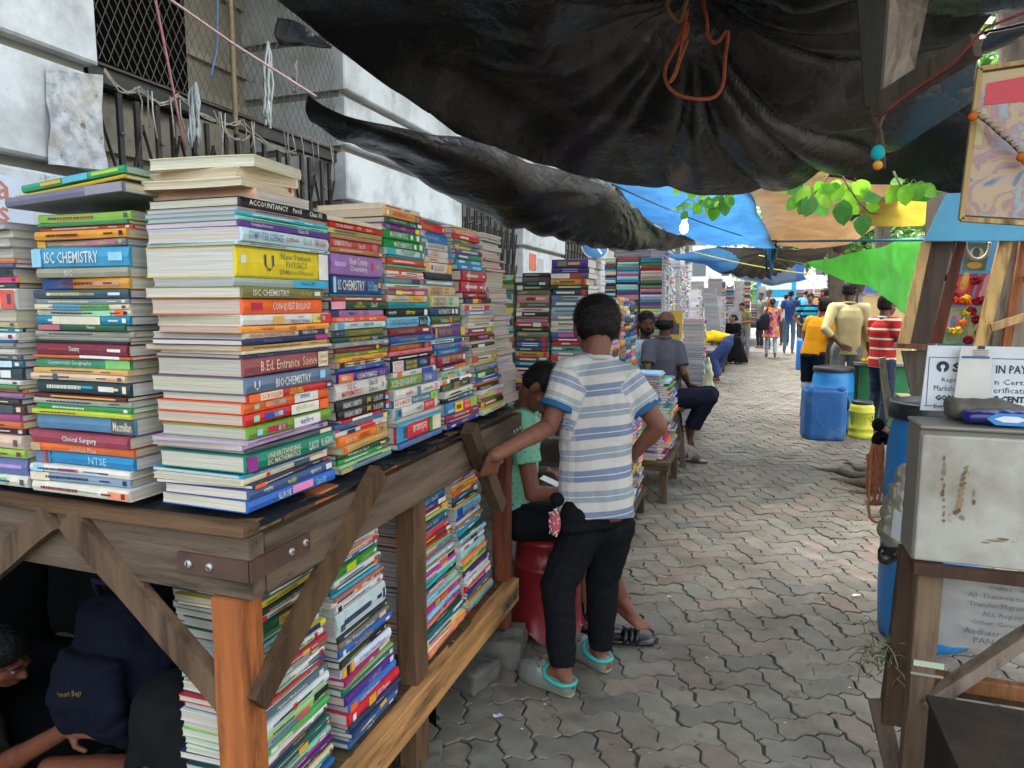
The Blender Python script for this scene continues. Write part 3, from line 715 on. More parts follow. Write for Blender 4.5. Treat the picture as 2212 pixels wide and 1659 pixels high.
F1 = '''20|9ccc58|#.2~.6~gold~.3~.7
9|3f8a58
10|b04c3c
20|e09a38|#.3~.5~brick~.3~.6
16|7c8088|#.3~.9~rose~.2~.7|#0~.1~gold
46|3f9cc4|#0~.1~sky|ISC CHEMISTRY~.14~.7~white|#.8~.94~sky~.3~.7
22|a09c88|ISC~.3~.44~white
26|d89c40|#0~.36~2c4c88|#.2~.34~sky~.2~.8|#.5~.9~b88c80~.3~.6
20|38505f|#.15~.5~cream~.35~.65|#.8~.92~white~.35~.65
12|7c8c90
12|d8d0b0|#.2~.5~cyan|#.5~.8~3f9c50
14|c8ccb8|#.5~.8~98c8a0|#.84~.94~orange
20|1f84a4|#.18~.7~cream
14|2a5c40|#.05~.3~rose|Physics~.45~.85~white
13|a0a090
9|8c9088|!droop
7|201c20
26|7a2c3c|Chemistry~.38~.5~white|#.15~.36~brick~.45~.6|#.8~.94~white~.4~.65
7|d0643c|#.5~.9~white
22|449470|#.75~1~78c070|Commercial Geography~.06~.68~pale
12|d8a860
16|d8c0a0|#.25~.3~slate|#.8~.95~salmon~.3~.6
32|2c4448|#.2~.62~cyan~.45~.62|#.68~.84~white~.3~.65
9|5c1c20|#.2~.9~gold~.3~.7
14|a8a898|!droop
13|2c8c50
12|c4cc30
38|5c8cb0|#.78~1~slate|Macmillan~.8~.98~cream
28|984050|Clinical Surgery~.3~.74~white
20|e06c30|Science Plus~.1~.95~peach|#0~.1~tan
30|1f84b8|#0~.16~steel|#.08~.14~rose|NTSE~.45~.85~sky
18|dcd8cc|#.04~.14~sky|#.3~.5~rose~.3~.7|#.55~.8~steel~.4~.6
22|88a0b8|#0~.2~cream
26|dcd8c8|#.8~1~salmon~.2~.8|#.1~.7~grey~.45~.55'''
F2 = '''16|a09c94|!away
18|94908c|!away
20|8c8a8c|!away
24|9c9c9c|!away
10|d07c38
10|5c6088
18|b0b0a8|#.5~1~2c3c3c
14|d4b048|#.4~1~d85080
12|3c4c50
46|d8dcd8|#.3~.36~navy|#.5~.62~orange~.3~.7|#.72~.82~teal~.3~.7|#.86~1~d85a4c
26|b8acb4|!away
14|ccb888
10|3c3434|#.7~1~teal
16|e0e0dc
6|2c5c9c
12|8c8c84
14|dcd4c8
13|5c6478|#.4~.7~rose
16|3f6c80|#.3~.9~pale
28|34444c|#.2~.6~gold~.45~.55|#.8~.9~white~.2~.8
10|d8d8d0
9|4c8c5c|#.4~.8~salmon
10|e0784c
13|9878a8
12|3c3834
22|5c4048|#.5~.9~slate
16|9c4c78|#.2~.4~white~.4~.6
16|cc6c44
16|4a2c28
30|d8bca8|#.55~.6~slate
20|98bc50
42|6c78b0|BIOLOGY~.1~.4~white|#.5~.95~lilac~.4~.6
26|dcdcc8|#.2~.8~80b8a4~.2~.8'''
L1 = '''20|33505c|#.4~.9~grey~.3~.6
18|b0ac30|#.3~.7~yellow~.3~.6
9|20241c
17|2a5848|Economics for Class X~.15~.8~cream
15|dcd8cc|#.1~.16~red|#.3~.9~orange~.1~.3
26|1c5838|#.3~.5~gold~.1~.9|Class X~.32~.48~dark
24|2a7048|Biology~.6~.9~yellow|#.1~.4~mint~.4~.6
20|7cbcc4|#.2~.8~white~.4~.6
14|b0c8dc|#.3~.8~royal~.35~.6
16|dccf40|#.6~.9~navy
14|dcd8d4|#.2~.3~orange|#.4~.8~teal~.3~.6
16|d8dcd8|#.2~.8~mint~.3~.7|#.85~.9~red
14|b83848|#0~.2~white|#.6~.7~gold
18|7c5c50|#.3~.7~grey
20|d8dcd4|#.2~.4~mint|#.7~.9~slate~.3~.6|#.9~.95~red~.2~.8
18|30406c|#.2~.8~white~.4~.6
17|c02c3c|#.1~.9~white~.05~.2
22|506c78|Applied Mathematics~.1~.75~white|#.85~.92~white~.2~.8
28|d8e0e0|#.4~.46~orange~.2~.8|#.1~.4~steel~.35~.6|#.5~.9~grey~.4~.6
20|a0cc80|#.76~1~black
22|98c47c|#.5~.72~d85060|#.05~.48~lav~.2~.8
20|4cac5c|#.1~.4~white~.2~.8
16|dcdcd0|#.2~.6~rose~.3~.7
20|2c3c5c|Geography~.3~.7~gold
9|3a6450
20|20505c|#.45~.6~gold~.1~.95|#.2~.4~teal~.4~.6
16|84c0a0|#.8~.9~white
16|983c78|English Literature~.2~.7~white
9|5c2c78
20|2c2c30|Business Studies~.3~.8~khaki
18|e0c8a0|#.2~.9~3c9cb0~.1~.5
22|2f6c58|#.1~.5~white~.3~.6
20|2c5c9c|Physics~.2~.6~white'''
L2 = '''8|2c2c2c
12|d8d8d8|#.5~.8~grey~.3~.7
16|e4a890|#.2~.7~cream~.2~.8|#.85~.93~red~.15~.85
18|4c5ca0|#.6~.9~white~.4~.6
26|2c8c3c|Chemistry~.6~.88~lime|#.3~.5~b4cc28~.1~.9|#.9~.96~white~.3~.7
16|dcdcd8|#.2~.6~slate~.35~.6|#.85~.92~red~.2~.8
18|2f6c70|#.2~.8~white~.4~.6|#.86~.94~orange
9|34a8c8
10|b86c5c
17|dcd8d0|#.5~.6~orange~.1~.9|#.1~.4~slate~.3~.6|#.86~.92~red~.2~.8
18|d8d8d4|#.03~.1~black~.1~.9|#.3~.7~steel~.4~.6|#.86~.93~rose~.3~.8
62|c4d8d8|#.06~.14~slate~.2~.5
16|28303c|#.1~.5~white~.4~.6
20|74706c|The Treasure House~.1~.66~white|#.78~.92~peach~.1~.8
22|2c62a8|Modern Physics~.2~.66~gold|#.05~.1~white~.2~.8|#.86~.94~white~.3~.7
13|dcdcd8
20|2a3c30|#.6~1~black
32|d4dcec|#0~.22~gold|#.07~.16~black|10 Years Solved Papers~.32~.85~steel
17|a82c68|#.5~.6~white~.3~.7|#.75~1~cream~.3~1
9|84b070
20|2a6c60|#.4~.8~white~.4~.6|#.9~.96~white~.2~.8
26|503088|SCIENCE~.42~.68~lilac|#.88~.96~white~.2~.8
24|3c70bc|ICSE Mathematics~.2~.6~white|#0~.14~orange
32|d02434|JEE Physics~.52~.78~white|#.36~.5~gold~.08~.92|#.06~.12~white~.2~.8
13|2c3c60|ISC History~.3~.8~white
12|38607c|#.2~.5~white~.3~.6|#.7~1~40b068
15|30406c|Biology~.2~.5~cyan|#.55~.7~gold
14|3c70b0|#.2~.4~white~.3~.7
16|2c5c80|Class X~.3~.5~white|#.8~.9~white~.3~.7'''
L3 = '''9|gold
24|2c5c90|ICSE MATHEMATICS~.04~.44~sky|Class IX~.5~.72~white
20|2c4c90|Reference and Python~.12~.58~peach|#.74~1~white
16|98342c|Together with ICSE~.1~.7~white|#.78~1~gold
16|98b83c|#.1~.7~khaki~.3~.6|#.84~.92~white~.3~.7
9|22303c
24|2c6080|Chemistry~.2~.46~f0a040|Class IX~.5~.66~white|#.9~.95~white~.3~.7
9|2a5c78|#.1~.8~grey~.3~.6
22|dc2c4c|PHYSICS~.24~.46~salmon|Class IX~.84~.98~white
16|742c34|Commercial Studies~.04~.5~gold|#.84~.98~white~.1~.9
16|8c2c20|Commercial Studies~.1~.5~orange|#.86~.94~gold~.1~.9
9|9c9c50
16|c4c0b0|#.5~1~3c94a0
15|98503c
14|a8c8e0|#.8~.9~white~.2~.8
18|988444|#.5~.74~gold|Accounts~.52~.72~brown
15|d4d8ec|MOST LIKELY QUESTION BANK~.0~.5~slate|#.54~.76~rose|#.78~1~black
13|d02c9c|#.1~.4~white~.3~.6|#.56~.74~gold
15|a8d8d4|#.3~.5~white~.3~.7
10|30b0b0|#.8~.86~gold
17|20202c|Physics Part II Class X~.3~.78~gold
14|3860b4|ICSE Class X~.2~.6~cream|#.7~1~2c9c70
9|f09840
16|8cc8e8|ICSE 10 Years Solved~.3~.8~blue
10|b8c49c
28|b42c7c|#.4~.62~orange~.2~.8|#.26~.38~khaki~.1~.9|ICSE~.72~.94~pink
20|98d0ec|Modern Class X~.5~.84~steel
17|a83c88|ICSE~.4~.5~white|#.6~.8~pink~.3~.6
12|f08468
16|243c30|Computer Applications~.1~.8~white
12|206c6c|#.7~1~white
14|1f6474|#.4~.6~lime~.2~.7
12|f4f0e0|#0~.6~3c50a0|#.2~.4~yellow~.3~.6
16|f0b454|#.1~.3~orange~.3~.6
11|e4e0d0
18|f49468|#.1~.8~salmon~.3~.6'''
L4 = '''10|b8c8c0
14|e0e4f0|#.34~.7~482c88|#.7~.9~7cb490
13|c890c4|#.3~.5~red~.2~.8
9|ecd890
14|e8a048|Total English~.14~.4~brown
18|f06c24|All In One~.32~.5~white|#.52~.78~f4b020~.1~.8
18|2c6080|Literature~.2~.5~sky|#.84~1~white
14|242424|ICSE PHYSICS~.1~.42~white|CLASS X~.62~.84~khaki
7|f0b040
34|90cce4|#0~.22~2448a0|Understanding ISC/COMPUTER SCIENCE~.26~.72~4c3c80|CLASS XI~.76~.88~steel
13|4448a8|#.3~.6~gold~.3~.6|#.76~.96~white~.35~.7
10|dcdcdc
13|9c7c3c|Biology~.3~.44~white|Class X~.66~.8~cream
16|6c94d8|#.1~.3~white~.4~.6|#.9~.96~white~.3~.7
16|249cac|ISC Class XI~.44~.7~white
9|2c4c3c|Science~.4~.6~yellow
14|a8d8f0|#.1~.8~steel~.35~.6
16|a8aca8|Commercial Geography~.04~.4~slate|#.42~.7~2c3038
12|f0ece4|#.1~.3~crimson~.2~.8|#.5~.7~slate
9|84d0ec
26|a4d4d4|Social Science X~.3~.62~steel
17|f49440|BIOLOGY~.4~.6~white|Class XI~.8~.94~cream
12|209070|BIOLOGY~.36~.6~white
11|b0d828
20|482c7c|Social Science~.4~.7~gold|#.04~.2~white~.3~.6|#.9~.96~white~.2~.8
22|e0e0e8|Information Technology~.04~.42~slate
12|e8e4d4|#.2~.24~red
26|dc2c40|Companion Chemistry~.1~.7~white|#.78~1~f4e8e8~.2~.8
10|2c3c80|#.2~.9~lav~.35~.65
13|64686c|JEE~.34~.5~yellow|#.6~.8~white~.3~.6
13|2854a4|JEE~.3~.42~white|#0~.1~yellow
9|f0a840
15|38c0e0|#.1~.8~teal~.3~.6
9|c86c58
10|d83c34|Class XII~.3~.6~white'''
y0 = 1.14
stack('corner stack', A1, 'E', (-0.978,1.122), (-0.978,1.435), (-0.978,1.14), (-0.978,1.45), ZT, 1.815, W=.25, seed=11, pri=9)
stack('stack next to the corner', A2, 'E', (-0.978,1.465), (-0.978,1.735), (-0.988,1.465), (-0.988,1.725), ZT, 1.80, W=.24, seed=12, pri=9)
stack('stack with green mathematics books', A3, 'E', (-0.978,1.77), (-0.978,2.09), (-0.998,1.745), (-0.998,1.98), ZT, 1.885, W=.24, seed=13, pri=8)
stack('stack topped by red hardback', A4, 'E', (-0.978,2.12), (-0.978,2.43), (-1.058,2.08), (-1.058,2.30), ZT, 1.875, W=.24, seed=14, pri=8)
stack('stack with two crimson hardbacks', A5, 'E', (-0.978,2.46), (-0.978,2.73), (-1.048,2.335), (-1.048,2.59), ZT, 1.885, W=.24, seed=15, pri=7)
stack('white page stack at table end', A6, 'E', (-.99,2.76), (-.99,2.96), (-1.07,2.66), (-1.07,2.9), ZT, 1.89, W=.16, seed=16, pri=6, jit=.014, page='bdb6b4')
stack('front stack left of corner', F1, 'S', (-1.585,1.115), (-1.275,1.115), (-1.55,1.15), (-1.27,1.15), ZT, 1.80, W=.22, seed=17, pri=9)
stack('leftmost front stack', F2, 'S', (-1.96,1.115), (-1.60,1.115), (-1.93,1.13), (-1.60,1.13), ZT, 1.785, W=.22, seed=18, pri=8)
stack('shelf stack beside the orange post', L1, 'E', (-1.02,1.19), (-1.02,1.465), (-1.03,1.19), (-1.03,1.445), ZL, .945, W=.24, seed=21, pri=9)
stack('shelf stack behind the diagonal brace', L2, 'E', (-1.0,1.52), (-1.0,1.80), (-1.04,1.485), (-1.04,1.75), ZL, .935, W=.24, seed=22, pri=9)
stack('shelf stack beside the middle post', L3, 'E', (-1.02,2.03), (-1.02,2.38), (-1.04,1.985), (-1.04,2.23), ZL, .935, W=.22, seed=23, pri=8)
stack('shelf stack beside the red post', L4, 'E', (-1.02,2.40), (-1.02,2.68), (-1.03,2.27), (-1.03,2.50), ZL, .96, W=.22, seed=24, pri=8)
# page-side stacks on the lower shelf
stack('page stack behind the middle post', '\n'.join(f'{R.randint(12,26)}|{R.choice(["black","slate","grey","navy","teal","maroon"])}|!away' for _ in range(22)), 'E', (-1.25,1.86), (-1.25,2.0), (-1.22,1.86), (-1.22,2.0), ZL, .96, W=.3, seed=25, page='8f8f9c')
stack('dark page pile under the table end', '\n'.join(f'{R.randint(12,26)}|{R.choice(["black","slate","grey","navy"])}|!away' for _ in range(8)), 'S', (-1.38,2.42), (-1.15,2.42), (-1.38,2.42), (-1.15,2.42), .78, .99, W=.24, seed=26, page='8f8f9c')
M_mass = mat('book_mass', None, .6, (40,.85,1.08))
# ------------------------------------------------------------------ near stall (timber table)
tb = thing('book_stall_table', 'heavy weathered timber book table with orange corner post and diagonal braces', 'table', (-1.5, 2.0, 0))
Lt = local(tb)
def tpart(mb, name, m=M_vwood, parent=None):
    mb.v = [tuple(Lt @ Vector(v)) for v in mb.v]; return mb.build(name, m, parent or tb)
gy, br, orr, rd, lt = lin('625446'), lin('604833'), lin('9a5a30'), lin('6e3a28'), lin('b08250')
XF, YF, YB = -.972, 1.12, 2.86
mb = MB(); z = 1.105
y = YF+.012
while y < YB-.02:     # planks of the top, ends show on the street side
    w = R.uniform(.07,.12); mb.box((-3.7, y, z+R.uniform(0,.004)), (XF-.004-R.uniform(0,.01), min(y+w, YB), 1.135+R.uniform(-.004,.004)), tuple(v*R.uniform(.65,1.3) for v in R.choice([gy, br, lt])))
    y += w + .004
tpart(mb, 'tabletop', M_woodX)
mb = MB(); mb.bar((-3.7, YF-.0, 1.055), (XF+.02, YF, 1.055), .045, .135, gy, seg=8, jit=.0012); tpart(mb, 'front_apron', M_woodX)
mb = MB(); mb.bar((-3.7, YF-.012, 1.135), (XF+.02, YF-.012, 1.135), .05, .02, br, seg=8, jit=.0015); tpart(mb, 'edge_batten', M_woodX)
mb = MB(); mb.bar((XF, YF+.025, 1.048), (XF, YB, 1.048), .045, .13, gy, seg=10, jit=.0015); tpart(mb, 'side_apron', M_woodY)
mb = MB()  # rusty corner strap with screws
mb.box((XF-.16, YF-.031, 1.03), (XF+.026, YF-.0245, 1.075), lin('4a342c')); mb.box((XF+.0235, YF-.031, 1.03), (XF+.029, YF+.17, 1.075), lin('4a342c'))
tpart(mb, 'corner_strap', M_iron)
for p, ax in (((XF-.13, YF-.033, 1.052), 'y'), ((XF-.075, YF-.033, 1.052), 'y'), ((XF+.031, YF+.10, 1.052), 'x'), ((XF+.031, YF+.15, 1.056), 'x'), ((XF+.031, YB-.12, 1.05), 'x'), ((XF+.031, YB-.08, 1.05), 'x'), ((XF+.031, YB-.04, 1.052), 'x')):
    m = MB(); Mx = Matrix.Translation(p) @ (Matrix.Rotation(math.pi/2, 4, 'X') if ax == 'y' else Matrix.Rotation(math.pi/2, 4, 'Y'))
    m.lathe([(.009,-.004),(.009,.002),(.006,.004)], 12, lin('a9a8a6'), Mx); m.box((-.006,-.0012,.0042),(.006,.0012,.0048), lin('3a3532'), Mx @ Matrix.Rotation(R.random()*3, 4, 'Z')); tpart(m, 'screw', M_metal)
def post(x, y, z0, z1, w, d, col, name='leg'):
    m = MB(); m.bar((x, y, z0), (x, y, z1), w, d, col, up=(0,1,0), seg=8, jit=.0018); return tpart(m, name)
post(-1.015, 1.125, .0, .985, .075, .075, orr); post(-1.015, 1.92, .0, .98, .07, .085, br); post(-1.02, 2.80, .13, .98, .07, .07, rd); post(-2.25, 1.16, 0, .985, .07, .07, br); post(-2.25, 2.8, 0, .985, .07, .07, br)
def brace(a, b, w=.06, d=.035, col=br, up=(1,0,0)):
    m = MB(); m.bar(a, b, d, w, col, up=up, seg=8, jit=.0018); return tpart(m, 'brace')
# braces: their long face looks out of the frame they are nailed to
def brace2(a, b, w, d, col, nrm):
    a = Vector(a); b = Vector(b); dr = (b-a).normalized(); n = Vector(nrm); s = dr.cross(n).normalized(); m = MB()
    vs = []; seg = 8
    for k in range(seg+1):
        c = a.lerp(b, k/seg)
        for (p, q) in ((-.5,-.5),(.5,-.5),(.5,.5),(-.5,.5)): vs.append(c + s*(p*w+R.uniform(-.0018,.0018)) + n*(q*d+R.uniform(-.001,.001)))
    fs = [(3,2,1,0), tuple(seg*4+i for i in range(4))]
    for k in range(seg):
        for i in range(4): j = (i+1) % 4; fs.append((k*4+i, k*4+j, (k+1)*4+j, (k+1)*4+i))
    m.add(vs, fs, col); return tpart(m, 'brace')
c1 = lin('5f4c3a')
brace2(at(152,1118,Y=YF-.035), at(508,1530,Y=YF-.005), .06, .03, c1, (0,-1,0))
brace2(at(112,1118,Y=YF-.035), at(-90,1290,Y=YF-.035), .06, .03, lin('63503e'), (0,-1,0))
brace2(at(818,1020,X=XF+.04), at(552,1520,X=XF+.0), .06, .03, lin('55402c'), (1,0,0))
b_ = brace2(at(1012,925,X=XF+.05), at(1078,1095,X=XF+.075), .058, .045, lin('4e3c2c'), (1,0,0)); b_['label'] = 'short plank brace held by the standing man'
mb = MB(); mb.bar((XF-.005, 1.19, ZL-.062), (XF-.005, 2.83, ZL-.062), .05, .11, lt, seg=10, jit=.002); tpart(mb, 'lower_rail', M_woodY)
mb = MB(); mb.bar((-1.5, 1.19, ZL-.062), (-1.0, 1.19, ZL-.062), .05, .11, br, seg=6, jit=.002); tpart(mb, 'lower_rail', M_woodX)
mb = MB(); y = 1.22
while y < 2.8: w = R.uniform(.08,.13); mb.box((-1.5, y, ZL-.03), (-.985, min(y+w, 2.8), ZL-.008), tuple(v*R.uniform(.6,1.1) for v in br)); y += w+.005
tpart(mb, 'shelf', M_woodX)
mb = MB(); mb.box((XF+.021, 2.62, ZL-.085), (XF+.026, 2.81, ZL-.045), lin('7c776a')); tpart(mb, 'bracket', M_metal)
for yy in (2.66, 2.76):
    m = MB(); m.lathe([(.008,-.002),(.008,.002)], 10, lin('3c302a'), Matrix.Translation((XF+.028, yy, ZL-.066)) @ Matrix.Rotation(math.pi/2, 4, 'Y')); tpart(m, 'screw', M_metal)
# black plastic sheets laid under the stacks
def sheet(name, x0, y0, x1, y1, z, label, dz=.03, seed=0, edge=('x1','y0')):
    nx, ny = 16, 22; vs = []; fs = []
    for j in range(ny+1):
        for i in range(nx+1):
            u, v = i/nx, j/ny; x = x0+(x1-x0)*u; y = y0+(y1-y0)*v
            d = 0
            if 'x1' in edge and u > .93: d += (u-.93)/.07
            if 'y0' in edge and v < .06: d += (.06-v)/.06
            zz = z + .0014*mnoise.noise(Vector((x*9, y*9, seed))) - dz*min(d,1.2)*(.6+.5*mnoise.noise(Vector((x*11, y*11, seed+3))))
            vs.append((x + (.004*min(d,1)), y - (.004 if v < .06 else 0), zz))
    for j in range(ny):
        for i in range(nx): a = j*(nx+1)+i; fs.append((a, a+1, a+nx+2, a+nx+1))
    m = MB(); m.add(vs, fs, lin('23272c'), True); o = m.build(name, M_black, recenter=True); return tag(o, label, 'plastic sheet', 'black sheets under the book stacks')
M_black = mat('black_polythene', None, .36, (6,.6,1.5,6), (7,.012,.7,9,5), rvar=.18, spec=.5)
sheet('plastic_sheet', -3.6, 1.098, -.954, 2.86, 1.148, 'black plastic sheet under the stacks on the near table top', .022)

# small dressing of the stall: tilted books on top of the stacks
def loose(col, els, L_, W_, T_, pos, rot, away, label, tilt=(0,0), page=None, droop=0):
    books.append(dict(L=L_, W=W_, T=T_, col=col, els=parse('1|x|'+els)[2] if els else [], title=None, seed=R.random(), pos=pos, rot=rot, stack='', k=0, n=1, away=away, hard=False, above=None, pri=50, droop=droop, label=label, tilt=tilt, **({'page': page} if page else {})))
pz = 1.818
loose('peach', '', .26, .21, .026, (-1.13, 1.215, pz), math.radians(4), False, 'open edged book lying lowest in the messy pile on the corner stack', (0,0), 'c9c4b8', 0)
for k, (dx, dy, T_, rot, lb, pgc) in enumerate([(-.14,0.0,.018,184,'thin cream paged book just under the thick one on the messy pile','cfc8b0'), (-.13,.02,.022,176,'yellowed book with wavy pages in the middle of the messy pile on top','c9c0a4'), (-.13,.01,.024,187,'thick white paged book topmost of the messy pile on the corner stack','d0ccc0')]):
    W_ = .19; books.append(dict(L=.25, W=W_, T=T_, col='cream', els=[], title=None, seed=R.random(), pos=(-1.0+dx, 1.19+W_*.5+dy+.08, pz+.027+sum([.018,.022,.024][:k])), rot=math.radians(rot), stack='', k=0, n=1, away=True, hard=False, above=None, pri=50, droop=.003, label=lb, page=pgc))
loose('2f9c70', '#.2~.4~gold~.3~.7|#.42~.66~5cb0cc~.1~.9|#.7~.95~lime~.3~.7', .31, .2, .017, (-1.42,1.14,1.862), 0, False, 'green book with blue and yellow patches tilted on top of the front stack', (0,-5))
loose('c8a830', '', .33, .2, .008, (-1.42,1.13,1.848), 0, False, 'thin yellow book tilted under the green book on the front stack', (0,-5))
loose('74748c', '#.7~1~8c8c98', .35, .24, .022, (-1.42,1.115,1.822), 0, False, 'grey violet book bent over the top of the front stack', (0,-3))
loose('3c8c70', '#.3~1~90c8b8~.3~.8', .2, .2, .02, (-1.78,1.14,1.765), 0, False, 'mint green book lying on the leftmost front stack', (0,2))
loose('b83024', '#.1~.9~c85838~.2~.6', .24, .2, .016, (-1.06,1.46,1.825), math.radians(115), False, 'red book standing tilted behind the corner stack top', (0,14))
loose('c89030', '#.1~.8~brick~.2~.5', .22, .19, .014, (-1.06,1.46,1.805), math.radians(112), False, 'orange yellow book under the tilted red one behind the corner stack', (0,12))
loose('cream', '', .3, .22, .012, (-1.0,1.62,1.805), math.radians(90), False, 'cream book lying across the top of the second stack', (0,0))
for k, T_ in enumerate((.014,.02,.012)):
    loose(['white','lilac','white'][k], '', .26, .24, T_, (-1.28,2.0,1.80+.024*k), math.radians(-86+3*k), True, ['lowest','middle','uppermost'][k]+' white paged book wedged behind the green mathematics stack', page='c8c4c8')
# ------------------------------------------------------------------ tarpaulins, ropes, leaves, lamps overhead
def cr(P, t):
    n = len(P)-1; k = min(int(t*n), n-1); s = t*n-k
    p0, p1, p2, p3 = P[max(k-1,0)], P[k], P[k+1], P[min(k+2,n)]
    return .5*((2*p1) + (p2-p0)*s + (2*p0-5*p1+4*p2-p3)*s*s + (3*p1-p0-3*p2+p3)*s**3)
def patch(rows, nu, nv, disp=None, col=(.008,.009,.011), colf=None):
    m = MB(); vs = []; fs = []; cs = []
    for j in range(nv+1):
        for i in range(nu+1):
            u, v = i/nu, j/nv; p = cr([cr(r, u) for r in rows], v)
            if disp: p = p + disp(p, u, v)
            vs.append(p)
    for j in range(nv):
        for i in range(nu):
            a = j*(nu+1)+i; fs.append((a, a+1, a+nu+2, a+nu+1)); cs.append(colf((i+.5)/nu, (j+.5)/nv) if colf else col)
    m.v = vs; m.f = fs; m.c = cs; m.sm = [True]*len(fs); return m
def solid(o, t=.003):
    s = o.modifiers.new('thickness', 'SOLIDIFY'); s.thickness = t; s.offset = 0; return o
M_tarp = mat('black_tarpaulin', None, .24, (3.5,.65,1.4,9), (30,.020,.55,8,2.2), rvar=.08, spec=.6, two=[('1c1a19', 2.0, .62, .10)])
M_tarp2 = mat('dusty_tarpaulin', None, .32, (4,.6,1.5,9), (30,.018,.6,8,3.5), rvar=.1, spec=.45, two=[('211e1c', 3.0, .60, .10)])
M_tblue = mat('coloured_tarpaulin', None, .4, (4,.75,1.15,7), (9,.012,.6,9,3), transl=.62, rvar=.1)
M_tcloth = mat('cloth_tarpaulin', None, .8, (5,.75,1.12,7), (9,.02,.6,9,2.5), transl=.4)
tie = at(1492, -6, Y=3.25)
def folds(c, k, amp, r0, r1, sx=1):
    def f(p, u, v):
        d = Vector((p.x-c.x, p.y-c.y)); r = d.length; a = math.atan2(d.y, d.x)
        w = min(1, r/r0)*max(0, 1-(r/r1)**2)*(1 if d.x > 0 else max(.18, 1+d.x*2.2))
        q = math.sin(a*k + 2*mnoise.noise(Vector((a*2, r*.8, 0))))
        n = mnoise.noise(Vector((p.x*2.2, p.y*2.2, 5)))*.05 + mnoise.noise(Vector((p.x*7, p.y*7, 1)))*.012
        return Vector((0, 0, -amp*w*abs(q)**.7 + n*min(1, 2*min(v,.5)+.2)))
    return f
def A(*q): return [at(x, y, Y=Y) for x, y, Y in q]
def Wp(*q): return [Vector(p) for p in q]
rows = [A((985,283,3.45),(1160,348,3.9),(1330,393,4.25),(1500,398,4.4),(1638,405,4.45),(1760,368,4.35),(1890,338,4.2),(2000,262,4.1),(2112,188,4.0)),
        A((880,205,3.1),(1080,215,3.45),(1290,290,3.8),(1480,320,3.95),(1640,330,4.0),(1760,300,3.9),(1880,250,3.85),(1990,190,3.8),(2110,130,3.8)),
        A((720,95,2.75),(960,90,3.0),(1230,160,3.3),(1440,150,3.45),(1600,180,3.5),(1740,190,3.5),(1860,150,3.5),(1990,100,3.5),(2130,70,3.5)),
        A((600,5,2.45),(900,-30,2.6),(1200,10,2.85),(1492,-8,3.22),(1640,20,3.2),(1780,20,3.2),(1900,10,3.2),(2060,0,3.2),(2200,0,3.2)),
        Wp((-1.75,2.0,2.86),(-1.1,2.0,2.84),(-.5,2.2,2.80),(.15,2.5,2.78),(.5,2.4,2.72),(.9,2.4,2.74),(1.2,2.4,2.76),(1.6,2.4,2.8),(2.0,2.4,2.8)),
        Wp((-1.9,.9,3.02),(-1.3,.8,2.98),(-.5,.8,2.95),(.1,.8,2.93),(.6,.8,2.92),(1.0,.8,2.92),(1.4,.8,2.92),(1.8,.8,2.92),(2.2,.8,2.95))]
o = patch(rows, 150, 130, folds(tie, 9, .085, .5, 2.4)).build('tarpaulin', M_tarp, recenter=True); solid(o)
tag(o, 'huge black tarpaulin gathered at a rope knot and sagging over the near stalls', 'tarpaulin', 'tarpaulins strung over the street')
def wr(amp, s=5):
    return lambda p, u, v: Vector((mnoise.noise(p*s)*amp, mnoise.noise(p*s+Vector((9,0,0)))*amp, mnoise.noise(p*s+Vector((0,7,0)))*amp))
rows = [A((668,196,2.85),(740,242,3.0),(880,275,3.25),(1020,300,3.6),(1180,352,4.15),(1318,402,4.7),(1400,470,5.3),(1500,518,6.0)),
        A((662,230,2.9),(735,265,3.05),(880,312,3.3),(1020,360,3.65),(1180,420,4.2),(1318,455,4.75),(1400,495,5.35),(1500,523,6.1)),
        A((672,262,3.05),(740,300,3.25),(850,348,3.6),(985,428,4.0),(1150,496,4.5),(1318,526,5.0),(1420,532,5.6),(1502,527,6.35)),
        A((685,250,3.4),(745,290,3.6),(850,338,4.0),(985,418,4.4),(1150,485,4.95),(1318,518,5.5),(1420,526,6.0),(1502,524,6.6))]
c2 = at(1318, 405, Y=4.9)
o = patch(rows, 120, 36, lambda p, u, v: wr(.022, 5)(p, u, v) + Vector((0, 0, -.03*abs(math.sin(14*math.atan2(p.z-c2.z, (p-c2).xy.length)))*(1 if .5 < u < .95 else .3)))).build('tarpaulin', M_tarp2, recenter=True); solid(o)
tag(o, 'rolled black tarpaulin with a pointed tip hanging in front of the white pilaster', 'tarpaulin', 'tarpaulins strung over the street')
rows = [A((598,42,2.9),(640,50,2.9),(690,82,2.9),(712,92,2.85)), A((594,75,2.88),(640,85,2.85),(690,94,2.85),(714,98,2.85)), A((606,99,2.9),(640,97,2.9),(690,99,2.9),(716,102,2.9))]
o = patch(rows, 20, 12, wr(.02, 9)).build('tarpaulin', M_tarp, recenter=True); solid(o, .01); tag(o, 'small crumpled black tarp corner poking out below the big tarp at upper left', 'tarpaulin')
rows = [A((1780,386,4.9),(1900,398,4.9),(2000,408,4.8),(2085,415,4.7)), A((1840,365,4.8),(1930,340,4.8),(2020,320,4.7),(2100,300,4.6)), A((1880,342,4.7),(1960,285,4.7),(2040,230,4.6),(2120,170,4.5)), A((1900,250,4.6),(1980,180,4.6),(2060,110,4.5),(2140,60,4.4)), Wp((1.1,4.2,2.95),(1.5,4.2,3.0),(1.9,4.2,3.0),(2.3,4.2,3.0))]
o = patch(rows, 50, 40, wr(.03, 3)).build('tarpaulin', M_tarp, recenter=True); solid(o); tag(o, 'black tarpaulin behind the framed picture with a straight lower hem above the leaves', 'tarpaulin', 'tarpaulins strung over the street')
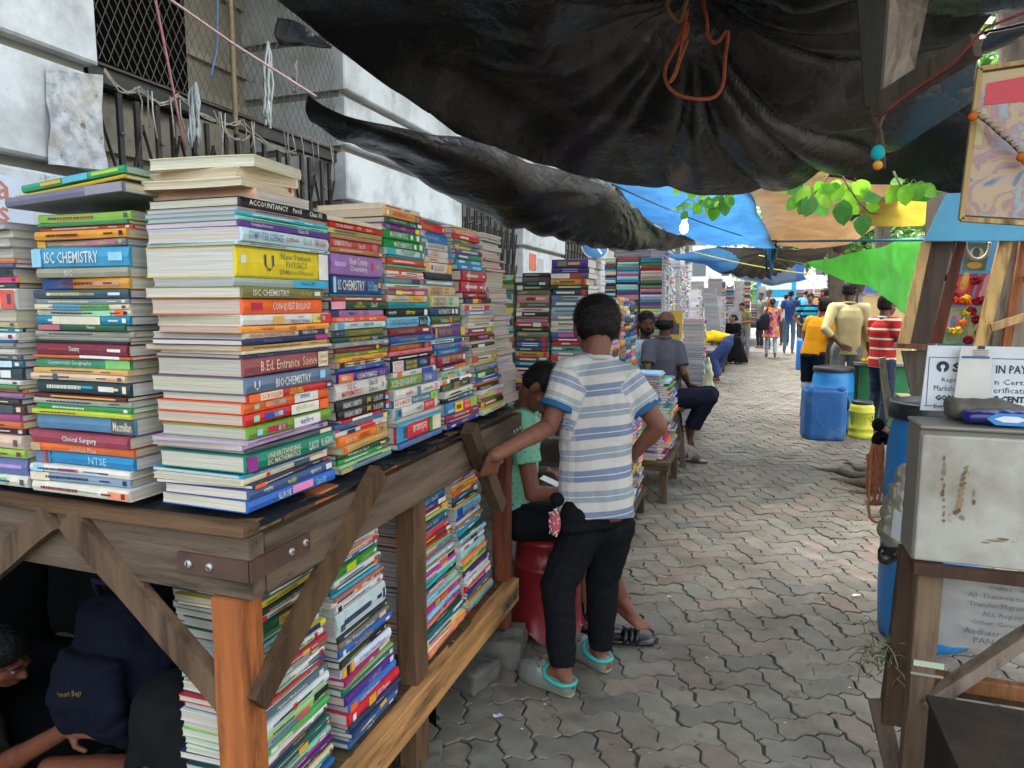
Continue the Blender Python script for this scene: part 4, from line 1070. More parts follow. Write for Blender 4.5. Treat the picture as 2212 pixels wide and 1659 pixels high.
rows = [A((1322,396,6.0),(1420,400,6.1),(1520,404,6.2),(1612,408,6.3)), A((1370,450,7.0),(1450,452,7.0),(1540,455,7.1),(1640,450,7.2)), A((1440,500,8.0),(1500,506,8.1),(1570,520,8.2),(1668,520,8.4)), A((1480,512,8.4),(1530,518,8.5),(1590,528,8.6),(1672,526,8.7))]
c3 = at(1600, 410, Y=6.3)
o = patch(rows, 60, 50, lambda p, u, v: wr(.04, 2)(p, u, v) + Vector((0,0,-.05*abs(math.sin(9*math.atan2(p.x-c3.x, p.y-c3.y)))*min(1, v*2)*(u > .3))), lin('86bfe4')).build('tarpaulin', M_tblue, recenter=True); solid(o)
tag(o, 'bright blue tarpaulin hanging beyond the black one above the bulb', 'tarpaulin', 'tarpaulins strung over the street')
rows = [A((1600,396,6.4),(1700,380,6.5),(1820,372,6.6),(1960,380,6.8)), A((1625,430,7.2),(1720,420,7.3),(1830,415,7.4),(1950,425,7.6)), A((1655,500,8.8),(1730,500,8.9),(1830,498,9.0),(1900,470,9.2)), A((1668,522,9.2),(1750,535,9.4),(1830,524,9.6),(1895,486,9.6))]
o = patch(rows, 60, 50, lambda p, u, v: wr(.05, 1.6)(p, u, v) + wr(.012, 12)(p, u, v), lin('ccb596')).build('tarpaulin', M_tcloth, recenter=True); solid(o)
tag(o, 'brown canvas tarpaulin sagging to the right of the blue one', 'tarpaulin', 'tarpaulins strung over the street')
def flag(u, v):
    if u < .24: return lin('b02c34') if .2 < v+u*.8 < .75 else lin('5c6f96') if v > .5 else lin('ccb596')
    return lin('3f8a4a') if v < .48 else lin('d8ca7c')
rows = [A((1780,405,7.9),(1860,404,7.8),(1960,412,7.7),(2075,414,7.6)), A((1800,440,8.1),(1870,436,8.0),(1960,438,7.9),(2040,440,7.8)), A((1825,475,8.4),(1880,485,8.3),(1940,492,8.2),(1992,490,8.1))]
o = patch(rows, 40, 40, wr(.02, 3), colf=flag).build('tarpaulin', M_tblue, recenter=True); solid(o)
tag(o, 'striped canopy of red, green and yellow cloth behind the leaves', 'canopy', 'tarpaulins strung over the street')
def dk(u, v): return lin('5c9ccc') if u < .38+.1*math.sin(v*5) else lin('565250')
rows = [A((1415,540,9.0),(1500,540,9.4),(1590,527,9.8),(1690,528,10.2),(1800,528,10.6)), A((1450,548,9.2),(1530,560,9.6),(1610,560,10.0),(1700,552,10.4),(1790,545,10.6)), A((1475,556,9.5),(1545,578,9.9),(1640,596,10.4),(1712,570,10.6),(1770,560,10.8))]
c4 = at(1672, 535, Y=10.2)
pl = lambda p, u, v: wr(.05, 2)(p, u, v) + Vector((0, 0, -.05*abs(math.sin(12*math.atan2(p.z-c4.z, p.x-c4.x)))))
o = patch(rows, 80, 36, pl, colf=dk).build('tarpaulin', M_tcloth, recenter=True); solid(o); tag(o, 'dark grey tarpaulin with a blue left end hanging low over the middle of the lane', 'tarpaulin', 'tarpaulins strung over the street')
rows = [A((1545,582,11.5),(1600,588,11.8),(1660,585,12),(1740,560,12.4)), A((1575,592,11.6),(1620,604,11.9),(1680,606,12.1),(1738,590,12.4)), A((1600,600,11.7),(1645,613,12),(1690,612,12.2),(1748,604,12.5))]
o = patch(rows, 50, 24, wr(.06, 3), colf=lambda u, v: lin('4478b8') if u > .86 else lin('707f98')).build('tarpaulin', M_tcloth, recenter=True); solid(o); tag(o, 'pale blue grey cloth sagging lowest over the far end of the lane', 'tarpaulin', 'tarpaulins strung over the street')
rows = [A((1740,568,8.3),(1800,556,8.0),(1880,538,7.4),(1955,518,6.6),(1998,518,6.4)), A((1745,572,8.3),(1815,580,7.9),(1890,590,7.3),(1955,600,6.6),(1990,590,6.4)), A((1750,576,8.3),(1830,606,7.9),(1900,632,7.2),(1958,682,6.6),(1975,650,6.4))]
c5 = at(1958, 690, Y=6.6)
o = patch(rows, 60, 40, lambda p, u, v: wr(.03, 3)(p, u, v) + Vector((0, .05*math.sin(9*math.atan2(p.x-c5.x, p.z-c5.z+.02))*(u > .55), 0)), lin('9cee84')).build('tarpaulin', M_tblue, recenter=True); solid(o)
tag(o, 'bright green plastic awning tied down to a point beside the wooden kiosk', 'awning', 'tarpaulins strung over the street')
rows = [A((1190,512,7.0),(1300,520,7.6),(1420,530,8.2)), A((1200,500,7.5),(1300,508,8),(1420,520,8.6))]
# ropes
rope('rope', [at(1322,398,Y=5.0), at(1665,524,Y=9.2)], .006, '2b3644', 'dark rope running along the lower edge of the blue tarpaulin', sag=.05)
rope('rope', [at(1665,522,Y=9.2), at(2000,518,Y=6.2)], .012, '3a7fa8', 'blue rope stretched level from the brown tarpaulin to the kiosk', sag=.0)
rope('rope', [at(1500,545,Y=9), at(1752,592,Y=10.5)], .007, 'c8cf52', 'yellow rope crossing in front of the dark grey tarpaulin', sag=.03)
rope('rope', [at(1740,570,Y=8.3), at(1640,552,Y=9.6)], .007, 'c8cf52', 'yellow rope tying the left tip of the green awning')
rope('rope', [at(1958,682,Y=6.6), at(1975,735,Y=5.6), at(1965,850,Y=5.4)], .008, 'c4cf4c', 'yellow green cord hanging from the point of the green awning')
mb = MB()
def loop(pts, r, c): mb.tube([at(x, y, Y=Y) for x, y, Y in pts], r, lin(c), 6)
def smooth(pts, n=5):
    V = [Vector(p) for p in pts]; return [tuple(cr(V, k/(n*(len(V)-1)))) for k in range(n*(len(V)-1)+1)]
loop(smooth([(1450,-10,3.1),(1442,20,3.1),(1470,45,3.1),(1485,20,3.1),(1472,70,3.1),(1462,88,3.1),(1480,80,3.1),(1484,50,3.1),(1458,105,3.1),(1438,145,3.1),(1440,180,3.1),(1465,205,3.1),(1510,214,3.1),(1545,208,3.12),(1562,180,3.12),(1566,130,3.12),(1572,68,3.12),(1548,92,3.12),(1530,80,3.12),(1527,40,3.12),(1520,10,3.14),(1516,-12,3.14)]), .008, 'a3523a')
loop(smooth([(1484,40,3.08),(1470,110,3.08),(1460,150,3.08),(1446,178,3.08),(1458,165,3.08),(1470,130,3.08),(1486,85,3.08)]), .005, 'b3603c')
loop(smooth([(1448,-12,3.09),(1440,10,3.09),(1455,38,3.09),(1470,45,3.09),(1480,10,3.09),(1488,-10,3.09)]), .009, '8a6a4c')
tag(mb.build('rope', M_rope, recenter=True), 'looped orange brown rope dangling from the knot of the big black tarpaulin', 'rope')
mb = MB(); k = at(1312,408,Y=4.85)
for i in range(9): mb.tube([k+Vector((R.uniform(-.03,.03),0,.03)), k+Vector((R.uniform(-.04,.04),-.03,-.02)), k+Vector((R.uniform(-.05,.05),-.02,-.1-.12*R.random()))], .008, lin(R.choice(['3c5f70','2f3a3c','56707c'])), 5)
tag(mb.build('rope_knot', M_rope, recenter=True), 'knot of blue grey rope ends gathering the rolled black tarpaulin', 'rope')
mb = MB(); k = at(1666,526,Y=9.1)
for i in range(9): mb.tube([k+Vector((R.uniform(-.06,.06),0,.04)), k+Vector((R.uniform(-.08,.08),-.03,-.05)), k+Vector((R.uniform(-.04,.08),-.02,-.15-.3*R.random()))], .014, lin(R.choice(['2f7fb0','255f86','2f3a3c'])), 5)
tag(mb.build('rope_knot', M_rope, recenter=True), 'blue rope knot below the corner of the blue tarpaulin', 'rope')
# boards, wire and tassel above the right foreground
bd = thing('hanging_board', 'blurred grey hanging board above the right foreground', 'board', tuple(at(1930,110,Y=2.0)))
Lq = local(bd); mb = MB(); a, b_, c, d = at(1925,-40,Y=1.95), at(2015,-40,Y=1.95), at(1975,150,Y=2.1), at(1905,232,Y=2.1); n = Vector((.2,-1,0)).normalized()*.02
mb.add([Lq @ p for p in (a,b_,c,d,a-n,b_-n,c-n,d-n)], [(0,1,2,3),(7,6,5,4),(0,4,5,1),(1,5,6,2),(2,6,7,3),(3,7,4,0)], lin('8a7f74')); mb.build('board', M_wood_l if False else M_vwood, bd)
mb = MB(); mb.bar(at(1890,232,Y=2.1), at(2110,98,Y=1.9), .03, .055, lin('4a4238'), seg=6, jit=.001); o = mb.build('beam', M_vwood, recenter=True); tag(o, 'dark narrow beam slanting under the tarpaulin at upper right', 'beam')
mb = MB(); a, b_, c, d = at(1850,-40,Y=2.3), at(1925,-40,Y=2.3), at(1900,235,Y=2.3), at(1868,230,Y=2.3); n = Vector((0,-.015,0))
mb.add([a,b_,c,d,a-n,b_-n,c-n,d-n], [(0,1,2,3),(7,6,5,4),(0,4,5,1),(1,5,6,2),(2,6,7,3),(3,7,4,0)], lin('34352f')); o = mb.build('plank', M_vwood, recenter=True); tag(o, 'dark olive plank hanging left of the pale board', 'plank')
rope('wire', [at(1898,250,Y=2.05), at(1960,205,Y=2.0), at(2060,135,Y=1.9), at(2130,60,Y=1.85), at(2230,20,Y=1.8)], .003, '8c3038', 'thin red wire running along the slanting beam', 'wire', seg=4)
ta = thing('tassel', 'small tassel with turquoise cap and orange end hanging beside the green leaves', 'tassel', tuple(at(1897,300,Y=2.2)))
Lq = local(ta); mb = MB(); mb.tube([Lq @ at(x, y, Y=2.2) for x, y in ((1885,225),(1890,265),(1900,290),(1905,330),(1906,365))], .009, lin('4a3f35')); mb.tube([Lq @ at(x, y, Y=2.2) for x, y in ((1912,235),(1896,280),(1897,330))], .006, lin('5f5244')); mb.build('string', M_rope, ta)
mb = MB(); mb.ball(Lq @ at(1896,330,Y=2.19), (.018,.018,.022), lin('20a8b0')); mb.build('cap', M_cloth, ta); mb = MB(); mb.ball(Lq @ at(1896,357,Y=2.19), (.013,.013,.013), lin('e09a40')); mb.build('bead', M_cloth, ta)

# trees: one whose leaves hang below the black tarpaulin, others beyond
M_leaf = mat('leaf', None, .42, (30,.75,1.2), (40,.002,.6), transl=.45, spec=.4)
M_bark = mat('bark', None, .9, (6,.5,1.3,8), (14,.012,1,9), (2,2,.7))
def leaf(mb, p, d, size, col):
    d = d.normalized(); s = d.cross(Vector((R.uniform(-.5,.5), -1, R.uniform(-.3,.6)))).normalized(); n = s.cross(d); L = size; W_ = size*.36
    pts = []
    for t, w in ((0,0),(.18,.62),(.4,.98),(.62,.92),(.84,.55),(1,0)):
        bend = -n*(t*t*.12*L); pts.append((p+d*(t*L)+bend, w*W_))
    vs = []; fs = []
    for (c, w) in pts: vs += [c - s*w + n*(w*.22), c, c + s*w + n*(w*.22)]
    for k in range(5): b = 3*k; fs += [(b, b+1, b+4, b+3), (b+1, b+2, b+5, b+4)]
    mb.add(vs, fs, col, True)
tr = thing('tree', 'gnarled street tree with broad green leaves hanging below the tarpaulins', 'tree', (1.55, 6.35, 0)); Lq = local(tr)
mb = MB()
tp = [(1.6,6.4,-.1),(1.56,6.4,.3),(1.6,6.35,.9),(1.72,6.2,1.7),(1.9,6.1,2.6),(1.7,5.9,3.6),(1.4,5.6,4.4)]
mb.tube([Lq @ Vector(p) for p in tp], [.42,.27,.2,.18,.17,.15,.1], lin('5c5348'), 14); mb.build('trunk', M_bark, tr)
for (x0, y0, x1, y1, r_, wig) in ((1.3,6.4,.62,7.25,.06,1),(1.3,6.3,.75,6.75,.08,2),(1.3,6.2,.85,5.9,.07,3),(1.35,6.1,.9,5.55,.09,4),(1.3,6.5,.95,7.5,.06,5),(1.4,6.2,.72,6.35,.05,6)):
    pts = []
    for k in range(12):
        t = k/11; pts.append(Lq @ Vector((x0+(x1-x0)*t + .07*mnoise.noise(Vector((t*5, wig, 0))), y0+(y1-y0)*t + .07*mnoise.noise(Vector((t*5, wig, 9))), .13*(1-t)**1.5 - .015 + .03*mnoise.noise(Vector((t*7, wig, 4))))))
    mb = MB(); mb.tube(pts, [r_*(1.1-.85*k/11)*(1+.3*mnoise.noise(Vector((k, wig, 1)))) for k in range(12)], lin('5c5246'), 9); mb.build('root', M_bark, tr)
lg = [lin('6fae2c'), lin('5a9c2f'), lin('88bf3a'), lin('4f8f3f'), lin('7ab05a'), lin('3f7a30'), lin('9ac850'), lin('4c8428')]
def branch(pts, leaves, Y):
    mb = MB(); P = [Lq @ at(x, y, Y=Y) for x, y in pts]; mb.tube(P, [.006-.003*k/len(P) for k in range(len(P))], lin('6c5f4c'), 5); mb.build('branch', M_bark, tr)
    mb = MB()
    for (x, y, ang, s) in leaves + [(x+R.uniform(-14,14), y+R.uniform(-12,10), ang+R.uniform(-50,50), s*R.uniform(.45,.8)) for (x, y, ang, s) in leaves]:
        p = Lq @ at(x, y, Y=Y + R.uniform(-.12,.12)); a = math.radians(ang); d = Vector((math.sin(a)*math.cos(YAW), math.sin(a)*math.sin(YAW)+R.uniform(-.3,.3), -math.cos(a)))
        st = d*.02; mb.tube([p-st, p], .0018, lin('8aa34a'), 4); leaf(mb, p, d, s*.0036*Y/4.6*.78, R.choice(lg))
    mb.build('leaves', M_leaf, tr)
branch([(1545,380),(1532,405),(1518,430),(1498,462)], [(1478,393,-40,36),(1498,395,-5,40),(1520,398,60,26),(1500,412,70,24),(1535,412,75,22),(1490,440,-60,26),(1500,438,30,30),(1484,455,-30,24),(1475,448,-85,16),(1555,400,10,26)], 4.75)
branch([(1590,378),(1578,400),(1560,425),(1548,440)], [(1560,400,-30,26),(1552,422,-20,36),(1545,432,-50,28),(1560,425,15,44),(1566,420,35,34),(1572,400,30,28),(1538,430,-5,44),(1548,440,-15,40),(1530,420,-70,26)], 4.7)
branch([(1800,360),(1775,400),(1745,432),(1705,445)], [(1735,395,-55,42),(1745,400,-20,46),(1720,400,-70,36),(1762,392,40,40),(1775,398,10,46),(1755,420,-15,50),(1740,425,-80,34),(1765,430,30,44),(1780,412,60,40),(1722,425,-35,36),(1790,398,85,34),(1735,440,0,24)], 4.7)
branch([(1810,360),(1830,400),(1856,438),(1880,460),(1905,462)], [(1820,398,-30,44),(1832,402,20,50),(1840,396,70,48),(1822,430,0,56),(1835,440,40,30),(1862,430,95,40),(1870,445,80,30),(1868,460,-8,50),(1850,410,50,36),(1812,412,-60,34)], 4.7)
branch([(1930,370),(1945,400),(1960,410)], [(1950,395,-35,50),(1955,398,5,44),(1965,398,45,48),(1985,400,60,44),(1960,405,-10,30)], 4.5)
# crowns further off
def crown_tree(loc, h, rad, n, label, seed, name='tree', trunk=.16, base=.45, cl=('4c7a34','5f8f3c','6da04a','3c6a30')):
    rr = random.Random(seed); t = thing(name, label, 'tree', loc, 0, 'trees beyond the stalls'); mb = MB()
    mb.tube([(0,0,-.1),(.05,0,h*.25),(-.05,.05,h*.5),(0,0,h*.8)], [trunk*1.3,trunk,trunk*.8,trunk*.4], lin('5b5044'), 10)
    for k in range(6):
        a = rr.uniform(0, 6.28); mb.tube([(0,0,h*base*.95),(math.cos(a)*rad*.4,math.sin(a)*rad*.4,h*.65),(math.cos(a)*rad*.75,math.sin(a)*rad*.75,h*.8)], [trunk*.5,trunk*.3,trunk*.1], lin('5b5044'), 6)
    mb.build('trunk', M_bark, t); mb = MB(); cs = [lin(c) for c in cl]
    bl = [(Vector((rr.gauss(0,rad*.45), rr.gauss(0,rad*.45), h*base + (h*(1-base))*rr.random()**.8)), rr.uniform(.3,.6)*rad*.6) for _ in range(26)]
    for k in range(n):
        c, r_ = rr.choice(bl); d = Vector((rr.gauss(0,1), rr.gauss(0,1), rr.gauss(0,1))).normalized(); p = c + d*r_*rr.uniform(.6,1); s = rr.uniform(.07,.17)
        a = Vector((rr.gauss(0,1), rr.gauss(0,1), rr.gauss(0,.5))).normalized(); b = a.cross(d).normalized()
        mb.add([p-a*s, p+b*s*.5, p+a*s, p-b*s*.5], [(0,1,2,3)], rr.choice(cs))
    mb.build('crown', M_leaf, t); return t
crown_tree((3.2,24,0), 7, 2.6, 5000, 'slim tree with light crown seen past the green awning', 1, base=.42)
crown_tree((2.0,19.2,0), 6.5, 1.9, 3500, 'tree trunk standing behind the man in the maroon vest', 2, trunk=.22, base=.45)
crown_tree((2.15,13.6,0), 6.5, 1.6, 2500, 'pale barked tree just behind the cream shirted man', 6, trunk=.15, base=.5)
crown_tree((6.5,16,0), 9, 3.2, 6000, 'broad roadside tree on the right beyond the kiosk', 3, base=.35)
crown_tree((7.5,30,0), 10, 4, 6000, 'large roadside tree in the distance on the right', 4, base=.3)
crown_tree((1.5,42,0), 8, 3, 5000, 'bushy tree at the far end of the lane', 5, base=.25)
# lamps
def bulb(px, py, Y, label, cfl=True):
    p = at(px, py, Y=Y); t = thing('light_bulb', label, 'light bulb', tuple(p), 0, 'lit bulbs over the stalls'); mb = MB()
    mb.lathe([(.012,.05),(.022,.05),(.024,.10),(.012,.13),(.004,.14)], 12, lin('e8e8e8')); mb.build('socket', M_plastic, t); mb = MB(); mb.ball((0,0,.0), (.035,.035,.05) if cfl else (.055,.055,.055), (1,1,1), 14, 10)
    mb.build('lamp_glass', mat('lit_glass', 'f4fbff', .3, emit=('f2faff', 22)), t); mb = MB(); mb.tube([(0,0,.14),(-.04,0,.2),(.05,0,.26),(.01,0,.4)], .004, lin('3c3a38')); mb.build('wire', M_plastic, t)
bulb(1478,492,6.3,'glowing white bulb hanging below the rolled black tarpaulin'); bulb(1577,610,12.4,'glowing white bulb over the distant stacks',False); bulb(1656,603,17,'far glowing bulb beside the blue banner',False); bulb(1478,628,11.5,'small bulb glinting between the white page stacks')
# ------------------------------------------------------------------ people
def remesh(mb, vox, it=4, disp=None):
    me = bpy.data.meshes.new('tmp'); me.from_pydata(mb.v, [], mb.f); o = bpy.data.objects.new('tmp', me); C.objects.link(o)
    m = o.modifiers.new('r', 'REMESH'); m.mode = 'VOXEL'; m.voxel_size = vox; m.adaptivity = 0
    if it: s = o.modifiers.new('s', 'SMOOTH'); s.factor = .5; s.iterations = it
    dg = bpy.context.evaluated_depsgraph_get(); out = bpy.data.meshes.new_from_object(o.evaluated_get(dg))
    bpy.data.objects.remove(o); bpy.data.meshes.remove(me)
    if disp:
        co = np.zeros(len(out.vertices)*3); out.vertices.foreach_get('co', co); co = co.reshape(-1,3); nr = np.zeros(len(co)*3); out.vertices.foreach_get('normal', nr); nr = nr.reshape(-1,3)
        d = np.array([disp(Vector(p)) for p in co])[:,None]; out.vertices.foreach_set('co', (co + nr*d).ravel())
    return out
def finish(me, name, material, parent, colf):
    co = np.zeros(len(me.vertices)*3); me.vertices.foreach_get('co', co); co = co.reshape(-1,3)
    cols = np.array([(*colf(Vector(p)), 1.) for p in co], dtype=np.float32) if callable(colf) else np.tile(np.array([*colf, 1.], dtype=np.float32), (len(co),1))
    a = me.color_attributes.new('col', 'FLOAT_COLOR', 'POINT'); a.data.foreach_set('color', cols.ravel())
    me.polygons.foreach_set('use_smooth', [True]*len(me.polygons)); me.materials.clear(); me.materials.append(material); me.update(); me.name = name
    o = bpy.data.objects.new(name, me); C.objects.link(o); o.parent = parent; return o
def cap(mb, p0, r0, p1, r1, n=12, f0=False, f1=False):
    p0, p1 = Vector(p0), Vector(p1); d = p1-p0
    if d.length < 1e-5: d = Vector((0,0,1e-4))
    d.normalize(); pts = []; rr = []
    if not f0:
        for t in (-1,-.92,-.7,-.38): pts.append(p0 + d*(r0*t)); rr.append(max(.0005, r0*math.sqrt(1-t*t)))
    pts.append(p0); rr.append(r0); pts.append(p1); rr.append(r1)
    if not f1:
        for t in (.38,.7,.92,1): pts.append(p1 + d*(r1*t)); rr.append(max(.0005, r1*math.sqrt(1-t*t)))
    mb.tube(pts, rr, n=n)
def chain(mb, pts, rs, f0=False, f1=False):
    for k in range(len(pts)-1): cap(mb, pts[k], rs[k], pts[k+1], rs[k+1], f0=f0 and k == 0, f1=f1 and k == len(pts)-2)
def loft(mb, rings, n=20):
    vs = []; fs = []
    for (c, ax, ay, rx, ry) in rings:
        c = Vector(c)
        for i in range(n):
            t = 2*math.pi*i/n; ct, st = math.cos(t), math.sin(t); e = .85
            vs.append(c + ax*(math.copysign(abs(ct)**e, ct)*rx) + ay*(math.copysign(abs(st)**e, st)*ry))
    for k in range(len(rings)-1):
        for i in range(n): j = (i+1) % n; fs.append((k*n+i, k*n+j, (k+1)*n+j, (k+1)*n+i))
    fs.append(tuple(reversed(range(n)))); fs.append(tuple((len(rings)-1)*n+i for i in range(n))); mb.add(vs, fs)
def frame(d, up):
    """x right, y forward=d, z up columns"""
    y = Vector(d).normalized(); x = y.cross(Vector(up)).normalized(); z = x.cross(y); return Matrix((x, y, z)).transposed().to_4x4()
def hand(mb, w, d, nrm, s=1, curl=.4, thumb=1, r=.0085, spread=.12):
    """wrist w, pointing along d, palm faces nrm, thumb on side +/- of d x nrm"""
    d = Vector(d).normalized(); n = Vector(nrm); n = (n - d*n.dot(d)).normalized(); sd = d.cross(n)*thumb
    pc = w + d*.045*s
    for q in (-.028,-.010,.010,.028): cap(mb, w + d*.012*s + sd*q*.7*s, .014*s, w + d*.082*s + sd*q*s, .0115*s, 8)
    for k, (q, L_) in enumerate(((.030,.066),(.010,.074),(-.011,.068),(-.030,.052))):
        p = w + d*.085*s + sd*q*s; a = curl*.7; dd = (d*math.cos(a) + n*math.sin(a) + sd*(q*spread*12)).normalized(); rr = r*s
        for seg, f in ((.45,1),(.3,.92),(.25,.84)):
            p2 = p + dd*(L_*seg*s); cap(mb, p, rr*f, p2, rr*f*.93, 8); p = p2; a += curl*.8; dd = (d*math.cos(a) + n*math.sin(a) + sd*(q*spread*8)).normalized()
    p = w + d*.025*s + sd*.022*s; dd = (d*.55 + sd*.75 + n*.35*curl).normalized(); p2 = p + dd*.042*s; cap(mb, p, .0135*s, p2, .010*s, 8); p3 = p2 + (d*.8+sd*.25+n*(.3+.6*curl)).normalized()*.032*s; cap(mb, p2, .010*s, p3, .0085*s, 8)
def foot(mb, a, d, s=1, toes=True):
    d = Vector((d[0], d[1], 0)).normalized() if abs(d[2]) < .05 else Vector(d).normalized(); up = Vector((0,0,1)); up = (up - d*up.dot(d)).normalized(); sd = d.cross(up)
    h = a - up*.045*s
    cap(mb, a, .036*s, h - d*.03*s, .028*s); cap(mb, h - d*.03*s, .028*s, h + d*.10*s - up*.008*s, .030*s); cap(mb, a, .034*s, h + d*.11*s, .022*s)
    for q in (-.022,.0,.02): cap(mb, h + d*.03*s, .026*s, h + d*.135*s + sd*q*s - up*.012*s, .015*s)
    if toes:
        for k, q in enumerate((-.030,-.014,.0,.013,.025)):
            r_ = .014 if k == 0 else .0085; cap(mb, h + d*.13*s + sd*q*s - up*.013*s, r_*s, h + d*(.168-.006*k)*s + sd*q*1.15*s - up*.018*s, r_*.9*s, 8)
def head(mb, hc, M, s=1, ears=True):
    P = lambda x, y, z: Vector(hc) + M.to_3x3() @ Vector((x*s, y*s, z*s)); R3 = M.to_3x3()
    B = lambda c, r: mb.ball(P(*c), tuple(v*s for v in r), n=20, m=14, M=R3)
    B((0,-.012,.022), (.074,.092,.086)); B((0,.022,-.028), (.060,.066,.070)); B((0,.038,-.070), (.042,.042,.034)); B((0,.052,-.088), (.022,.022,.018))
    B((-.036,.040,-.03), (.026,.03,.026)); B((.036,.040,-.03), (.026,.03,.026)); B((0,.072,.012), (.05,.02,.010))
    cap(mb, P(0,.082,.002), .008*s, P(0,.100,-.028), .0125*s); B((-.012,.088,-.032), (.009,.010,.008)); B((.012,.088,-.032), (.009,.010,.008))
    B((0,.080,-.056), (.026,.012,.007)); B((0,.078,-.067), (.022,.013,.008))
    if ears:
        for q in (-1,1): B((q*.079,-.008,-.006), (.010,.020,.032)); B((q*.083,-.014,.004), (.008,.014,.020))
    return P
def face_bits(t, P, M, s, skin, hair='1c1816', beard=False):
    R3 = M.to_3x3(); m = MB()
    for q in (-1,1): m.ball(P(q*.029,.074,.001), (.013*s,.008*s,.0065*s), lin('8f8880'), 10, 8, M=R3); m.ball(P(q*.029,.0805,.001), (.0058*s,.003*s,.0058*s), lin('1c120e'), 8, 6, M=R3)
    m.build('eyes', M_plastic, t); m = MB()
    for q in (-1,1): m.tube([P(q*.012,.084,.018), P(q*.03,.084,.023), P(q*.047,.070,.017)], [.0035*s,.005*s,.0025*s], lin(hair), 6)
    m.build('eyebrows', M_hair, t)
    if beard:
        m = MB(); m.ball(P(0,.040,-.074), (.048*s,.049*s,.036*s), lin(hair), 14, 10, M=R3); m.ball(P(0,.090,-.045), (.028*s,.010*s,.006*s), lin(hair), 10, 6, M=R3)
        for q in (-1,1): m.ball(P(q*.052,.022,-.05), (.016*s,.035*s,.045*s), lin(hair), 10, 8, M=R3)
        m.build('beard', M_hair, t)
def hair_mesh(t, P, M, s, vox, col, kind='short', parent=None):
    R3 = M.to_3x3(); m = MB(); B = lambda c, r: m.ball(P(*c), tuple(v*s for v in r), n=20, m=14, M=R3)
    if kind == 'short': B((0,-.020,.036), (.081,.096,.086)); B((0,-.045,-.005), (.074,.066,.062))
    elif kind == 'curly': B((0,-.020,.046), (.088,.100,.090)); B((0,-.038,.005), (.083,.078,.066))
    elif kind == 'bald': B((0,-.050,-.012), (.083,.070,.052)); B((-.058,-.012,.0), (.024,.056,.036)); B((.058,-.012,.0), (.024,.056,.036))
    elif kind == 'bun': B((0,-.022,.034), (.080,.095,.084)); B((0,-.055,-.01), (.066,.06,.07)); B((0,-.115,-.02), (.042,.036,.042))
    elif kind == 'pony': B((0,-.022,.034), (.080,.095,.084)); cap(m, P(0,-.09,-.01), .03*s, P(.01,-.09,-.2), .022*s)
    amp = .004 if kind == 'curly' else .003
    me = remesh(m, vox, 2, lambda p: mnoise.noise(p*(45 if kind == 'curly' else 60))*amp)
    if vox < .008:     # loose hair ends standing off the surface
        vs = [v.co.copy() for v in me.vertices]; ns = [v.normal.copy() for v in me.vertices]; fs = [tuple(p.vertices) for p in me.polygons]; rr = random.Random(5); n0 = len(vs); cc = list(range(n0))
        for _ in range(9000 if kind == 'curly' else 5000):
            i = rr.randrange(n0); p, nn = vs[i], ns[i]; a = Vector((rr.gauss(0,1), rr.gauss(0,1), rr.gauss(0,1))); d = (nn + a*(.55 if kind == 'curly' else .35) + Vector((0,0,0 if kind == 'curly' else -.8))).normalized(); sd = d.cross(a).normalized()*.0007; L_ = rr.uniform(.005,.011); k = len(vs)
            q = p + d*L_*.6; vs += [p-sd, p+sd, q+sd*.6, q-sd*.6, q + (d + a*.5).normalized()*L_*.5]; fs += [(k,k+1,k+2,k+3), (k+3,k+2,k+4)]
        m2 = bpy.data.meshes.new('hair'); m2.from_pydata([tuple(v) for v in vs], [], fs); me = m2
    return finish(me, 'hair', M_hair, t, lin(col))
def sub(v, w, k): return Vector(v).lerp(Vector(w), k)
